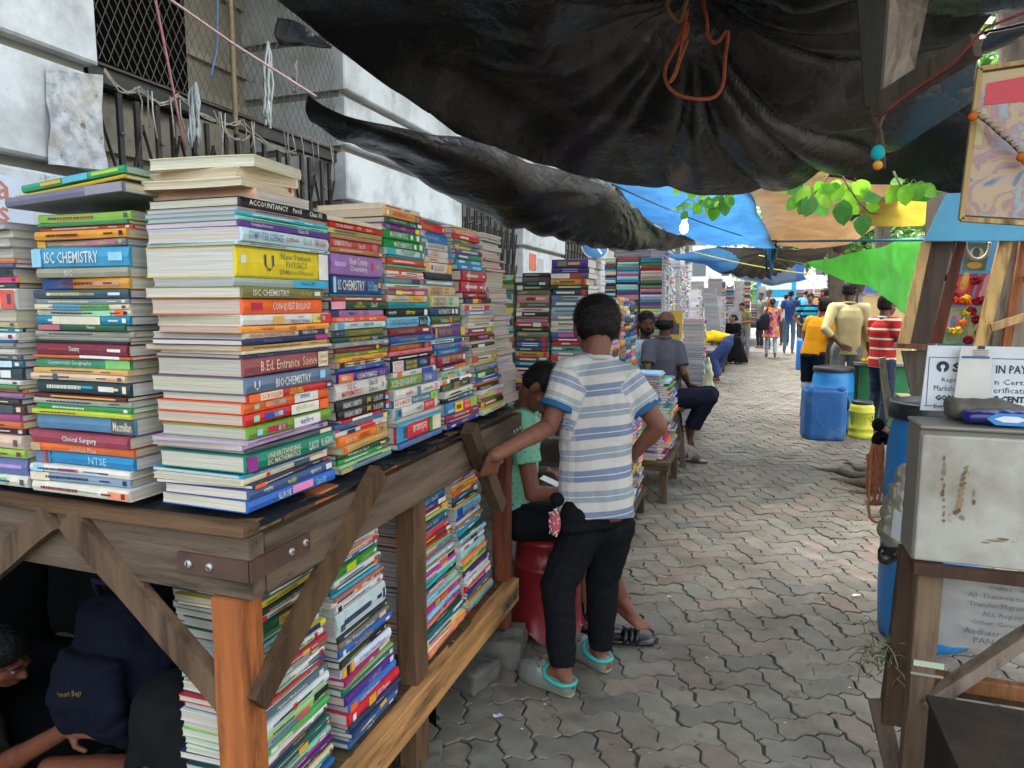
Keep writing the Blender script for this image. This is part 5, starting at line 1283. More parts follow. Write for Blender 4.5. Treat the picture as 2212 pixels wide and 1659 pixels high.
def person(label, J, skin, vox=.006, top=None, bottom=None, hair=('short','16130f'), face=True, beard=False, bare=False, hands=None, toes=True, sh=1.0, group=None, long_sleeve=False, dress=None, sleeve=.62, fat=1.0, toprad=(1,1), cat='person', collar=None, hs=1.0, pleg=(.092,.066,.05), hem=None):
    """J: joints in world space; top=(material, colour or fn, wrinkle); bottom=(material, colour, kind)"""
    base = Vector((J['pelvis'].x, J['pelvis'].y, 0 if 'base' not in J else J['base'])); t = thing('person', label, cat, tuple(base), 0, group); Lw = Matrix.Translation(-base)
    J = {k: (Lw @ Vector(v) if k not in ('fd','up','hL','hR','nL','nR','fL','fR','fwd') else Vector(v)) for k, v in J.items() if k != 'base'}
    shd = (J['shR']-J['shL']).normalized(); spine = (J['neck']-J['pelvis']).normalized(); fwd = Vector(J.get('fwd', spine.cross(shd)*-1)); fwd = (shd.cross(spine)*-1 if 'fwd' not in J else fwd); fwd = (fwd - spine*fwd.dot(spine)).normalized()
    if 'fwd' in J and fwd.dot(spine.cross(shd)) < 0: pass
    lat = fwd.cross(spine).normalized(); hipd = (J['hipR']-J['hipL']); hl = hipd.normalized() if hipd.length > .01 else lat
    chest = J.get('chest', sub(J['pelvis'], J['neck'], .68)); waist = J.get('waist', sub(J['pelvis'], J['neck'], .30)); sw = (J['shR']-J['shL']).length/2
    b = MB(); f = fat
    loft(b, [(J['pelvis']-spine*.07, lat, fwd, .12*f, .085*f), (J['pelvis']+spine*.02, lat, fwd, .15*f, .10*f), (waist, lat, fwd, .125*f, .088*f), (chest, lat, fwd, .145*f, .10*f), (sub(chest,J['neck'],.6), lat, fwd, .13, .085), (J['neck']-spine*.02, lat, fwd, .06, .06)])
    hc = J['head']; M = frame(J['fd'], J.get('up', (0,0,1))); P = head(b, hc, M, hs)
    cap(b, J['neck']-spine*.03, .062, P(0,-.03,-.05), .052)
    for s_ in 'LR':
        cap(b, J['sh'+s_], .05, sub(J['sh'+s_], J['neck'], .7)+spine*.0, .05); chain(b, [J['sh'+s_], J['el'+s_], J['wr'+s_]], [.052*f, .038*f, .026])
        cap(b, sub(J['sh'+s_], J['el'+s_], .3), .046*f, sub(J['sh'+s_], J['el'+s_], .65), .043*f); cap(b, sub(J['el'+s_], J['wr'+s_], .12), .040*f, sub(J['el'+s_], J['wr'+s_], .4), .037*f)
        if ('h'+s_) in J: hand(b, J['wr'+s_], J['h'+s_], J.get('n'+s_, fwd), 1.0, (hands or {}).get(s_, .45), 1 if s_ == 'L' else -1, r=.0085 if vox < .008 else .0105)
        chain(b, [J['hip'+s_], J['kn'+s_], J['an'+s_]], [.082*f, .055*f, .037]); cap(b, sub(J['kn'+s_], J['an'+s_], .1), .052, sub(J['kn'+s_], J['an'+s_], .35), .052)
        if ('f'+s_) in J: foot(b, J['an'+s_], J['f'+s_], 1.0, toes and vox < .012)
    sk = tuple(v*1.5 for v in lin(skin))
    me = remesh(b, vox, 3 if vox < .01 else 2)
    finish(me, 'body', M_skin, t, (lambda p: tuple(c*(1+.14*mnoise.noise(p*9)+.10*mnoise.noise(p*40)) for c in sk)) if vox < .01 else sk)
    hair_mesh(t, P, M, hs, max(vox*.8, .006), hair[1], hair[0])
    if face: face_bits(t, P, M, hs, skin, hair[1], beard)
    if top:
        m = MB(); g = f*toprad[0]
        bot = J['pelvis']-spine*(.06 if hem is None else hem)
        loft(m, [(bot, lat, fwd, .158*g*toprad[1], .115*g*toprad[1]), (sub(bot, waist, .5), lat, fwd, .158*g, .113*g), (waist, lat, fwd, .15*g, .108*g), (chest, lat, fwd, .165*g, .122*g), (sub(chest,J['neck'],.55), lat, fwd, .145, .105), (J['neck']-spine*.012, lat, fwd, .075, .07)])
        for s_ in 'LR':
            cap(m, J['sh'+s_], .068*f, J['neck']-spine*.025, .055); e = sub(J['sh'+s_], J['el'+s_], sleeve) if not long_sleeve else J['el'+s_]
            if long_sleeve: cap(m, J['sh'+s_], .07*f, J['el'+s_], .054*f); cap(m, J['el'+s_], .054*f, sub(J['el'+s_], J['wr'+s_], long_sleeve), .043*f, f1=True)
            else: cap(m, J['sh'+s_], .071*f, e, .068*f, f1=True); cap(m, J['sh'+s_], .07*f, sub(chest, waist, .1) + (J['sh'+s_]-J['neck']).normalized()*.08, .07)
        w = (top[2] if len(top) > 2 else .004)*(1 if vox < .008 else .45)
        me = remesh(m, vox, 3, lambda p: mnoise.noise(Vector((p.x*7, p.y*7, p.z*9)))*w*1.6 + abs(mnoise.noise(Vector((p.x*9+p.z*7, p.y*9, p.z*10-p.x*6))))*w*1.8)
        finish(me, 'shirt', top[0], t, top[1])
    if collar:
        m = MB(); rings = []
        for k in range(13):
            a = 2*math.pi*k/12; rings.append(J['neck'] + lat*math.cos(a)*.068 + fwd*(math.sin(a)*.066+.004) + spine*(.012+.012*(-math.sin(a))))
        m.tube(rings, .013, lin(collar), 8, False); m.build('collar', M_cloth, t)
    if bottom:
        m = MB(); kind = bottom[2]; a, b2, c3_ = pleg
        loft(m, [(J['pelvis']-spine*.10, hl, fwd, .145*f, .105*f), (J['pelvis']-spine*.04, hl, fwd, .156*f, .112*f), (J['pelvis']+spine*.03, hl, fwd, .138*f, .098*f)])
        for s_ in 'LR':
            if kind == 'long': cap(m, J['hip'+s_], a*f, J['kn'+s_], b2*f); cap(m, J['kn'+s_], b2*f, sub(J['kn'+s_], J['an'+s_], .93), c3_, f1=True)
            elif kind == 'shorts': cap(m, J['hip'+s_], a*f, sub(J['hip'+s_], J['kn'+s_], .95), a*.95, f1=True)
            elif kind == 'knee': cap(m, J['hip'+s_], a*f, J['kn'+s_], b2*1.15); cap(m, J['kn'+s_], b2*1.15, sub(J['kn'+s_], J['an'+s_], .15), b2*1.15, f1=True)
        me = remesh(m, vox, 3, lambda p: mnoise.noise(Vector((p.x*9, p.y*9, p.z*13)))*.005 + abs(mnoise.noise(Vector((p.x*12, p.y*12, p.z*24))))*.007)
        finish(me, 'trousers' if kind == 'long' else 'shorts', bottom[0], t, bottom[1] if callable(bottom[1]) else lin(bottom[1]))
    return t, J, P, M, dict(spine=spine, lat=lat, fwd=fwd, chest=chest, waist=waist)
def ramp_mat(name, stops, period, rough=.85, rib=None, attr='col'):
    m = bpy.data.materials.new(name); m.use_nodes = True; nt = m.node_tree; N, L = nt.nodes, nt.links; b = N['Principled BSDF']; b.inputs['Roughness'].default_value = rough; b.inputs['Specular IOR Level'].default_value = .2
    a = N.new('ShaderNodeAttribute'); a.attribute_name = attr; sp = N.new('ShaderNodeSeparateColor'); L.new(a.outputs['Color'], sp.inputs[0])
    dv = N.new('ShaderNodeMath'); dv.operation = 'DIVIDE'; L.new(sp.outputs[0], dv.inputs[0]); dv.inputs[1].default_value = period
    fr = N.new('ShaderNodeMath'); fr.operation = 'FRACT'; L.new(dv.outputs[0], fr.inputs[0]); rp = N.new('ShaderNodeValToRGB'); rp.color_ramp.interpolation = 'CONSTANT'; cr_ = rp.color_ramp
    while len(cr_.elements) > 1: cr_.elements.remove(cr_.elements[-1])
    for k, (p, c) in enumerate(stops):
        e = cr_.elements[0] if k == 0 else cr_.elements.new(p); e.position = p; e.color = (*lin(c), 1)
    L.new(fr.outputs[0], rp.inputs[0]); out = rp.outputs[0]
    if rib:
        wv = N.new('ShaderNodeMath'); wv.operation = 'SINE'; ml = N.new('ShaderNodeMath'); ml.operation = 'MULTIPLY'; ml.inputs[1].default_value = rib; L.new(sp.outputs[1], ml.inputs[0]); L.new(ml.outputs[0], wv.inputs[0])
        gt = N.new('ShaderNodeMath'); gt.operation = 'GREATER_THAN'; gt.inputs[1].default_value = .25; L.new(wv.outputs[0], gt.inputs[0]); g2 = N.new('ShaderNodeMath'); g2.operation = 'MULTIPLY'; L.new(gt.outputs[0], g2.inputs[0]); L.new(sp.outputs[2], g2.inputs[1]); g3 = N.new('ShaderNodeMath'); g3.operation = 'MULTIPLY'; g3.inputs[1].default_value = .45; L.new(g2.outputs[0], g3.inputs[0]); g2 = g3
        mx = N.new('ShaderNodeMix'); mx.data_type = 'RGBA'; L.new(g2.outputs[0], mx.inputs[0]); L.new(out, mx.inputs[6]); mx.inputs[7].default_value = (*lin('d4d2cf'), 1); out = mx.outputs[2]
    L.new(out, b.inputs['Base Color'])
    n = N.new('ShaderNodeTexNoise'); n.inputs['Scale'].default_value = 240; bp = N.new('ShaderNodeBump'); bp.inputs['Distance'].default_value = .0007; L.new(n.outputs[0], bp.inputs['Height']); L.new(bp.outputs[0], b.inputs['Normal'])
    return m
V = Vector
# --- the man standing in the foreground, back to the camera, hand on the plank, other hand on his hip
hnd = at(1068,984,X=-.845)
J1 = dict(head=at(1289,716,Y=2.86), neck=at(1284,776,Y=2.79), chest=at(1290,868,Y=2.76), waist=at(1286,985,Y=2.72), pelvis=at(1285,1085,Y=2.72),
  shL=at(1228,812,Y=2.70), elL=at(1186,922,Y=2.62), wrL=hnd, shR=at(1352,822,Y=2.80), elR=at(1424,920,Y=2.80), wrR=at(1362,988,Y=2.86),
  hipL=at(1258,1150,Y=2.70), knL=at(1205,1262,Y=2.63), anL=at(1216,1449,Y=2.57), hipR=at(1324,1140,Y=2.76), knR=at(1302,1250,Y=2.80), anR=at(1297,1408,Y=2.81),
  fd=V((-.30,.80,-.50)), up=V((-.1,.35,.9)), hL=V((-.42,.30,-.95)), nL=V((-.75,.55,.1)), hR=V((-.75,-.45,-.25)), nR=V((-.3,.5,-.6)), fL=V((-.85,.28,0)), fR=V((-.8,.5,0)), fwd=V((-.12,.95,0)))
stripe = ramp_mat('striped_knit', [(0,'bab7b2'),(.22,'717d96'),(.355,'cac8c4'),(.372,'717d96'),(.5,'bab7b2'),(.72,'87929a'),(.855,'cac8c4'),(.872,'87929a')], .168, rib=1300)
base1 = Vector((J1['pelvis'].x, J1['pelvis'].y, 0))
def st1(p):
    q = p + base1
    for s_ in 'LR':
        a, b = J1['sh'+s_], J1['el'+s_]; d = (b-a); t_ = (q-a).dot(d)/d.length_squared; ax = a + d*max(-.1, min(1, t_)); far_ = (q-ax).length
        out = (q - J1['neck']).dot((a - J1['neck']).normalized()) > (a - J1['neck']).length*(.98 if s_ == 'L' else 1.0)
        if out and far_ < .1 and t_ > -.05: return (t_*d.length*1.05 + .03, q.x*.7+q.y, .8)
    sag = .03*math.sin((q.x-J1['pelvis'].x)*6) + .012*mnoise.noise(q*5)
    x = q.x - J1['pelvis'].x
    return (4.0 - q.z + sag*.5 + x*.05, x+q.y*.6, 1.0 if x < -.06 else 0.0)
t1, Jl, P1_, M1_, D1 = person('man in a grey and white striped tee seen from behind, hand on the plank', J1, '5c392b', .0055, (stripe, st1, .0058), (mat('black_denim', '101115', .85, (40,.7,1.4), (160,.0008,.6), spec=.12), '16171b', 'long'), ('curly','0f0d0c'), hands={'L': 1.0, 'R': .8}, toes=False, fat=.97, toprad=(1.0,1.05), sleeve=.60, pleg=(.094,.076,.052), hem=.05, hs=1.13)
L1_ = Matrix.Translation(-base1)
for s_ in 'LR':
    m = MB(); a, b = Jl['sh'+s_], Jl['el'+s_]; m.lathe([(.0685,-.012),(.0705,-.008),(.0705,.010),(.0685,.013)], 28, lin('2c5c86'), Matrix.Translation(a.lerp(b, .60)) @ (b-a).to_track_quat('Z','Y').to_matrix().to_4x4()); m.build('sleeve_cuff', M_cloth, t1)
m = MB(); rg = [Jl['neck'] + D1['lat']*math.cos(2*math.pi*k/16)*.067 + D1['fwd']*math.sin(2*math.pi*k/16)*.063 + D1['spine']*(.006) for k in range(17)]; m.tube(rg, .010, lin('a9adb2'), 8, False); m.build('collar', M_cloth, t1)
m = MB(); q = L1_ @ at(1203,1102,Y=2.62); m.ball(q + V((0,0,.045)), (.032,.022,.03), lin('101114'))
m.build('pocket_bag', M_cloth, t1)
m = MB(); m.ball(q + V((.0,-.03,-.045)), (.026,.018,.055), lin('a8545a'), 12, 10)
for _ in range(26): a = V((R.uniform(-.02,.02), -.05+R.uniform(0,.01), R.uniform(-.09,.02))); m.tube([q+a, q+a+V((R.uniform(-.012,.012), 0, R.uniform(-.015,.015)))], .0018, lin('e2dede'), 4)
me = m.build('handkerchief', M_cloth, t1); me['label'] = 'crumpled red and white handkerchief hanging from the pocket'
# clogs
def clog(parent, an, d, Lw):
    d = Vector((d[0], d[1], 0)).normalized(); sd = Vector((d.y, -d.x, 0)); a = Lw @ Vector((an.x, an.y, 0)); c = a + d*.045
    e = MB(); rows = []
    prof = [(-.095,.026,.036,.05),(-.075,.040,.042,.058),(-.03,.042,.040,.055),(.02,.044,.050,.07),(.06,.052,.075,.085),(.10,.054,.072,.08),(.14,.046,.060,.066),(.165,.030,.045,.05),(.175,.012,.03,.035)]
    m = MB(); n = 18; vs = []; fs = []
    for (x, w, hh, _) in prof:
        for i in range(n):
            t = 2*math.pi*i/n; ct, st = math.cos(t), math.sin(t); z = .036 + (st*hh if st > 0 else st*.036); vs.append(c + d*x + sd*(math.copysign(abs(ct)**.7, ct)*w) + V((0,0,max(.002,z))))
    for k in range(len(prof)-1):
        for i in range(n): j = (i+1) % n; fs.append((k*n+i, k*n+j, (k+1)*n+j, (k+1)*n+i))
    fs.append(tuple(reversed(range(n)))); fs.append(tuple((len(prof)-1)*n+i for i in range(n))); m.add(vs, fs)
    me = remesh(m, .005, 4); col = lin('7d8078'); lo = lin('8f9088')
    return me, c, d, sd, col
for an, d in ((J1['anL'], J1['fL']), (J1['anR'], J1['fR'])):
    me, c, d, sd, col = clog(t1, an, d, L1_); sh_ = finish(me, 'clog', M_plastic, t1, lambda p: lin('6f736c') if p.z > .022 else lin('a09c90'))
    m = MB(); pts = [c + d*(x) + sd*y + V((0,0,z)) for x, y, z in ((.035,.0,.098),(.03,.03,.090),(.01,.046,.074),(-.03,.046,.063),(-.07,.040,.060),(-.095,.022,.062),(-.103,0,.063),(-.095,-.022,.062),(-.07,-.040,.060),(-.03,-.046,.063),(.01,-.046,.074),(.03,-.03,.090),(.035,0,.098))]
    m.tube(pts, .0095, lin('2f9c92'), 8, False); m.build('clog_rim', M_plastic, t1)
    m = MB()
    for x, y in ((.07,0),(.07,.022),(.07,-.022),(.09,.01),(.09,-.012),(.09,.03),(.11,0),(.11,.022),(.11,-.022),(.13,.01),(.13,-.01),(.052,.034),(.052,-.034)):
        hh = {.052:.118,.07:.113,.09:.110,.11:.105,.13:.098}[x] - abs(y)*.35; m.ball(c + d*x + sd*y + V((0,0,hh-.003)), (.0045,.0045,.004), lin('23231f'), 8, 5)
    m.build('clog_hole', M_plastic, t1)

# --- seated man in a mint polo on the red stool
J2 = dict(head=at(1172,838,Y=3.02), neck=at(1128,888,Y=3.10), chest=at(1112,960,Y=3.12), waist=at(1112,1050,Y=3.12), pelvis=at(1122,1112,Y=3.12),
  shR=at(1124,915,Y=2.94), elR=at(1150,1068,Y=2.90), wrR=at(1222,1062,Y=2.99), shL=at(1128,918,Y=3.27), elL=at(1150,1040,Y=3.34), wrL=at(1182,1020,Y=3.22),
  hipR=at(1125,1130,Y=3.02), knR=at(1275,1120,Y=3.05), anR=at(1342,1292,Y=3.16), hipL=at(1125,1130,Y=3.2), knL=at(1250,1135,Y=3.30), anL=at(1262,1318,Y=3.32),
  fd=V((.62,-.12,-.80)), up=V((.75,0,.62)), hR=V((.8,.3,.2)), nR=V((0,.3,.8)), hL=V((.8,-.5,.1)), nL=V((0,0,-1)), fR=V((.80,-.40,-.30)), fL=V((.9,-.3,-.05)), fwd=V((1,0,0)))
J2['pelvis'] = V((J2['pelvis'].x, J2['pelvis'].y, max(.58, J2['pelvis'].z)))
def mint(p):
    g = .026; a = math.atan2(p.y, p.x)*.14/.01*.0; u = (p.x*.9+p.y*1.0)/g; v = p.z/g; iu, iv = round(u), round(v)
    return lin('1f6a58') if (iu+iv) % 2 == 0 and (u-iu)**2*1.6+(v-iv)**2*.9 < .022 else lin('79b79c')
t2, Jl, P2_, M2_, D2 = person('seated man in a mint polo bent over a slip of paper on the stool', J2, '5e3a2c', .0055, (M_cloth, mint, .004), (M_cloth, '14161c', 'knee'), ('short','0e0c0b'), hands={'R': .5, 'L': .9}, collar='7fc4a8', sleeve=.55, fat=.97, pleg=(.095,.075,.05))
m = MB(); a = Matrix.Translation(-Vector((J2['pelvis'].x, J2['pelvis'].y, 0))) @ at(1193,1036,Y=3.12); m.add([a+V((-.02,-.04,.02)), a+V((.10,-.05,-.02)), a+V((.11,.05,-.01)), a+V((-.01,.05,.03))], [(0,1,2,3)], lin('d4d6d8'))
p_ = at(1190,1040,Y=3.05); m = MB(); m.box((-.05,-.035,0),(.06,.035,.0015), lin('d9dadc'), Matrix.Rotation(.35,4,'Y')); o = m.build('paper_slip', M_paint, None, tuple(p_)); tag(o, 'white slip of paper held by the seated man in mint', 'paper')
# red stool
st = thing('plastic_stool', 'dark red moulded plastic stool under the seated man in mint', 'stool', (-.905,3.12,0)); m = MB(); n = 64; vs = []; fs = []
prof = [(.205,.0),(.200,.012),(.185,.05),(.172,.14),(.168,.26),(.170,.335),(.176,.345),(.150,.35),(.140,.44),(.150,.455),(.145,.475),(.02,.478)]
for k, (r_, z) in enumerate(prof):
    for i in range(n):
        a = 2*math.pi*i/n; rb = 1+(.035*math.cos(32*a) if .345 < z < .46 else 0); sq = 1 + .07*math.cos(4*a)*(-1 if 1 else 1)*(.1-z if z < .1 else 0)*6
        zz = z + (.045*max(0, math.cos(4*a+.7))**2 if z < .03 else 0); vs.append((r_*rb*sq*math.cos(a), r_*rb*sq*math.sin(a), zz))
for k in range(len(prof)-1):
    for i in range(n): j = (i+1) % n; fs.append((k*n+i, k*n+j, (k+1)*n+j, (k+1)*n+i))
fs.append(tuple((len(prof)-1)*n+i for i in range(n))); m.add(vs, fs, lin('7c1c24'), True); m.build('stool_shell', M_plastic, st)
# black slippers
def slipper(x, y, a, col, label, strap=True, s=1):
    t = thing('slipper', label, 'slipper', (x, y, 0), a); m = MB(); pr = [(-.125,.022),(-.11,.036),(-.04,.036),(.03,.044),(.09,.046),(.125,.034),(.138,.014)]; n = 16; vs = []; fs = []
    for z in (.006, .028):
        pass
    for (x_, w) in pr:
        for i in range(n):
            q = 2*math.pi*i/n; vs.append((x_*s, math.cos(q)*w*s, .016+math.copysign(abs(math.sin(q))**.5, math.sin(q))*.013))
    for k in range(len(pr)-1):
        for i in range(n): j = (i+1) % n; fs.append((k*n+i, k*n+j, (k+1)*n+j, (k+1)*n+i))
    fs.append(tuple(reversed(range(n)))); fs.append(tuple((len(pr)-1)*n+i for i in range(n))); m.add(vs, fs, lin(col), True); m.build('sole', M_plastic, t)
    if strap:
        m = MB(); 
        for q in (-.01, .02, .045): m.tube([(q,-.044*s,.02),(q+.004,-.036*s,.05),(q+.008,0,.064),(q+.004,.036*s,.05),(q,.044*s,.02)], .011, lin(col), 6)
        m.build('strap', M_plastic, t)
    return t
p_ = at(1352,1380,Z=.02); slipper(p_.x, p_.y, math.radians(15), '16191c', 'shiny black slipper lying beside the bare foot'); p_ = at(1262,1325,Z=.02); slipper(p_.x, p_.y, math.radians(25), '15181a', 'black slipper under the other foot of the seated man in mint')
p_ = at(1285,1358,Z=.02); slipper(p_.x, p_.y, math.radians(5), '17191b', 'black slipper lying just behind the trouser leg of the standing man')
# ------------------------------------------------------------------ the other people
def pose(x, y, H, yaw, lean=0, arms=('down','down'), stride=0, headturn=0, z0=0, look=0):
    k = H/1.70; c, s_ = math.cos(yaw), math.sin(yaw)
    def T(a, b, h): return V((x + (a*c - b*s_)*k, y + (a*s_ + b*c)*k, z0 + h*k))
    def TL(a, b, h):    # leaning part above the hips
        dh = h-.93; return T(a, b + dh*math.sin(lean), .93 + dh*math.cos(lean) + b*0)
    def D(a, b, h): return V((a*c - b*s_, a*s_ + b*c, h))
    J = dict(pelvis=T(0,0,.93), waist=TL(0,.0,1.06), chest=TL(0,0,1.27), neck=TL(0,.0,1.43), head=TL(0,.035,1.585), hipL=T(-.085,0,.90), hipR=T(.085,0,.90),
      knL=T(-.10,.03+stride*.5,.49), anL=T(-.10,-.02+stride,.085), knR=T(.10,.03-stride*.35,.49), anR=T(.10,-.02-stride,.085+max(0,stride)*.25), shL=TL(-.175,0,1.385), shR=TL(.175,0,1.385),
      fd=D(-math.sin(headturn), math.cos(headturn), -.1+look), up=V((0,0,1)), fwd=D(0,1,0), fL=D(-.1,1,0), fR=D(.1,1,-.0 - max(0,stride)*1.2))
    for sd, sg, a in (('L',-1,arms[0]),('R',1,arms[1])):
        el, wr, h, n = {'down': ((.225,-.02,1.11),(.245,.05,.86),(.1,.2,-1),(-1,.1,0)), 'hip': ((.36,-.08,1.12),(.185,.0,.97),(-.8,.5,-.1),(0,.4,-.9)), 'back': ((.27,-.12,1.14),(.10,-.16,.96),(-.9,-.1,-.4),(0,-1,0)),
             'front': ((.22,.05,1.12),(.15,.27,1.12),(-.2,1,.05),(-.2,0,-1)), 'reach': ((.2,.16,1.16),(.16,.40,1.08),(0,1,-.1),(0,.1,-1)), 'neckhand': ((.30,.06,1.18),(.10,.17,1.34),(-.6,.5,.6),(0,-.2,0)), 'bag': ((.24,-.04,1.12),(.2,.17,1.0),(-.3,.9,0),(-.6,0,-.6))}[a]
        J['el'+sd] = TL(sg*el[0], el[1], el[2]); J['wr'+sd] = TL(sg*wr[0], wr[1], wr[2]); J['h'+sd] = D(sg*h[0], h[1], h[2]); J['n'+sd] = D(sg*n[0], n[1], n[2])
    return J
M_den = mat('denim', None, .85, (20,.75,1.2), (160,.0006,.5))
M_white_cloth = mat('patterned_cloth', None, .85, (30,.6,1.15), (160,.0006,.5))
# grey shirted man sitting on the wooden bench stool
b_ = at(1452,868,Y=6.9)
J = dict(head=at(1441,698,Y=6.95), neck=at(1434,732,Y=6.95), chest=at(1427,775,Y=6.95), waist=at(1428,822,Y=6.95), pelvis=at(1441,858,Y=6.95), shL=at(1402,748,Y=6.9), shR=at(1464,752,Y=6.98),
  elL=at(1398,800,Y=6.8), wrL=at(1440,828,Y=7.05), elR=at(1477,806,Y=6.9), wrR=at(1487,830,Y=7.05), hipL=at(1442,864,Y=6.85), hipR=at(1448,864,Y=7.05), knR=at(1533,852,Y=7.15), anR=at(1497,920,Y=7.2), knL=at(1530,858,Y=6.9), anL=at(1493,925,Y=6.95),
  fd=V((.45,.85,-.05)), hR=V((.5,.3,-.3)), hL=V((.9,.3,-.1)), fR=V((.25,.1,-.95)), fL=V((.3,-.25,-.95)), fwd=V((.45,.9,0)))
person('balding man in a grey shirt sitting barefoot on the wooden bench, back turned', J, '4f3326', .009, (M_cloth, lambda p: lin('55565f'), .004), (M_cloth, '191d2b', 'long'), ('bald','17130f'), face=False, collar='5b5c66', hs=1.1, fat=1.05, sleeve=.72, pleg=(.105,.088,.082))
J = dict(head=at(1397,699,Y=7.17), neck=at(1395,734,Y=7.22), chest=at(1393,770,Y=7.22), waist=at(1391,800,Y=7.22), pelvis=at(1391,835,Y=7.22), shL=at(1417,748,Y=7.32), shR=at(1373,748,Y=7.12), elL=at(1423,790,Y=7.22), wrL=at(1403,820,Y=7.02),
  elR=at(1369,790,Y=7.07), wrR=at(1381,822,Y=6.87), hipL=at(1403,840,Y=7.27), hipR=at(1383,840,Y=7.12), knL=at(1413,850,Y=6.82), knR=at(1388,850,Y=6.82), anL=at(1413,920,Y=6.82), anR=at(1388,920,Y=6.82), fd=V((.35,-.9,-.05)), hL=V((-.5,-.5,-.4)), hR=V((.6,-.5,-.3)), fL=V((0,-1,0)), fR=V((0,-1,0)), fwd=V((.2,-1,0)))
J['fwd'] = V((.2,-1,0))
person('bearded young vendor in a pale blue shirt glancing sideways behind the bench', J, '4c2f22', .009, (M_white_cloth, lambda p: lin('a9c0d0') if mnoise.noise(p*30) > -.1 else lin('c9d6de'), .005), (M_cloth, '22252c', 'long'), ('short','0e0c0b'), beard=True, long_sleeve=.9, collar='a9bcc8', hs=1.1)
# man in yellow bending over, only back and legs show
J = dict(pelvis=at(1572,734,Y=14.3), waist=at(1562,731,Y=14.4), chest=at(1540,726,Y=14.4), neck=at(1521,729,Y=14.4), head=at(1508,742,Y=14.4), shL=at(1523,732,Y=14.2), shR=at(1525,722,Y=14.62), elL=at(1512,752,Y=14.3), wrL=at(1502,765,Y=14.3), elR=at(1512,745,Y=14.6), wrR=at(1500,760,Y=14.6),
  hipL=at(1570,742,Y=14.2), hipR=at(1572,742,Y=14.42), knL=at(1541,774,Y=14.2), knR=at(1556,776,Y=14.45), anL=at(1550,815,Y=14.2), anR=at(1541,812,Y=14.5), fd=V((-.5,.1,-.8)), up=V((-.8,0,.4)), fL=V((-.9,-.2,0)), fR=V((-.9,-.2,0)), fwd=V((.1,0,-1)))
person('man in a yellow shirt and blue jeans bending over the stacks', J, '5c3b2b', .013, (M_cloth, lambda p: lin('d6b021'), .006), (M_den, '22386a', 'long'), ('short','0f0d0c'), face=False, pleg=(.11,.09,.085))
# woman in black sitting on a low bench
J = pose(-.30, 19.4, 1.6, math.radians(150), 0, ('front','front'), headturn=.5); dz = V((0,0,-.30)); pv = at(1583,731,Y=19.4)
for k in ('head','neck','chest','waist','pelvis','shL','shR','elL','elR','wrL','wrR','hipL','hipR'): J[k] = J[k] + dz + V((pv.x+.30, 0, 0))
J['knL'] = V((pv.x-.25, 19.0, .62)); J['knR'] = V((pv.x+.1, 19.0, .62)); J['anL'] = V((pv.x-.2, 18.9, .09)); J['anR'] = V((pv.x+.05, 18.9, .09)); J['fL'] = J['fR'] = V((-.1,-1,0)); J['fd'] = V((-.9,-.35,0))
t, Jl, *_ = person('seated woman in a long black dress with dark hair tied back', J, '7a5240', .013, (M_cloth, lambda p: lin('101114'), .006), (M_cloth, '101114', 'long'), ('bun','0d0b0b'), face=False, long_sleeve=.8, pleg=(.13,.13,.13))
m = MB(); pl_ = Jl['pelvis']; loft(m, [(pl_+V((0,0,.08)), V((1,0,0)), V((0,1,0)), .2, .16), (pl_+V((0,-.2,-.05)), V((1,0,0)), V((0,1,0)), .28, .26), (pl_+V((.02,-.34,-.28)), V((1,0,0)), V((0,1,0)), .32, .22), (pl_+V((.03,-.36,-.52)), V((1,0,0)), V((0,1,0)), .40, .24)])
me = remesh(m, .015, 2, lambda p: .02*math.sin(math.atan2(p.y-pl_.y+.3, p.x-pl_.x)*14)*max(0,.4-(p.z-pl_.z+.3))); finish(me, 'skirt', M_cloth, t, lin('101114'))
# walking woman in the floral tunic
fb = at(1660,772,Z=0); Hh = 1.74
def floral(p):
    n = mnoise.noise(p*7.5); q = mnoise.noise(p*9+V((4,4,4)))
    return lin('b8346a') if n > .18 else lin('d8742c') if n < -.22 else lin('ccb8a0') if q > .12 else lin('8c7a70') if q < -.3 else lin('c98c92')
J = pose(fb.x+.05, fb.y-.2, Hh, math.radians(4), .0, ('down','down'), stride=.13)
t, Jl, P_, M_, D_ = person('woman in a pink and orange floral tunic walking away with a dark backpack', J, '56372a', .013, (M_cloth, floral, .005), (M_den, '9fb6cc', 'long'), ('bun','100d0d'), face=False, long_sleeve=.25, pleg=(.08,.062,.048), hem=.1)
m = MB(); pv = Jl['pelvis']; loft(m, [(pv+V((0,0,.18)), D_['lat'], D_['fwd'], .155, .115), (pv+V((0,0,.0)), D_['lat'], D_['fwd'], .195, .15), (pv+V((0,0,-.2)), D_['lat'], D_['fwd'], .22, .17), (pv+V((-.02,0,-.36)), D_['lat'], D_['fwd'], .25, .19)])
finish(remesh(m, .014, 2, lambda p: .015*math.sin(math.atan2(p.y, p.x)*12)*max(0, .9-p.z)), 'tunic_skirt', M_cloth, t, floral)
bp = at(1649,692,Y=fb.y-.45); tb2 = thing('backpack', 'dark grey backpack hanging on the left shoulder of the floral tunic woman', 'backpack', tuple(bp-V((0,0,.28))))
m = MB(); loft(m, [(V((0,0,.0)), V((1,0,0)), V((0,1,0)), .10, .08), (V((0,0,.05)), V((1,0,0)), V((0,1,0)), .17, .12), (V((.0,0,.25)), V((1,0,0)), V((0,1,0)), .18, .13), (V((.04,0,.42)), V((1,0,0)), V((0,1,0)), .12, .10), (V((.06,0,.5)), V((1,0,0)), V((0,1,0)), .05, .05)])
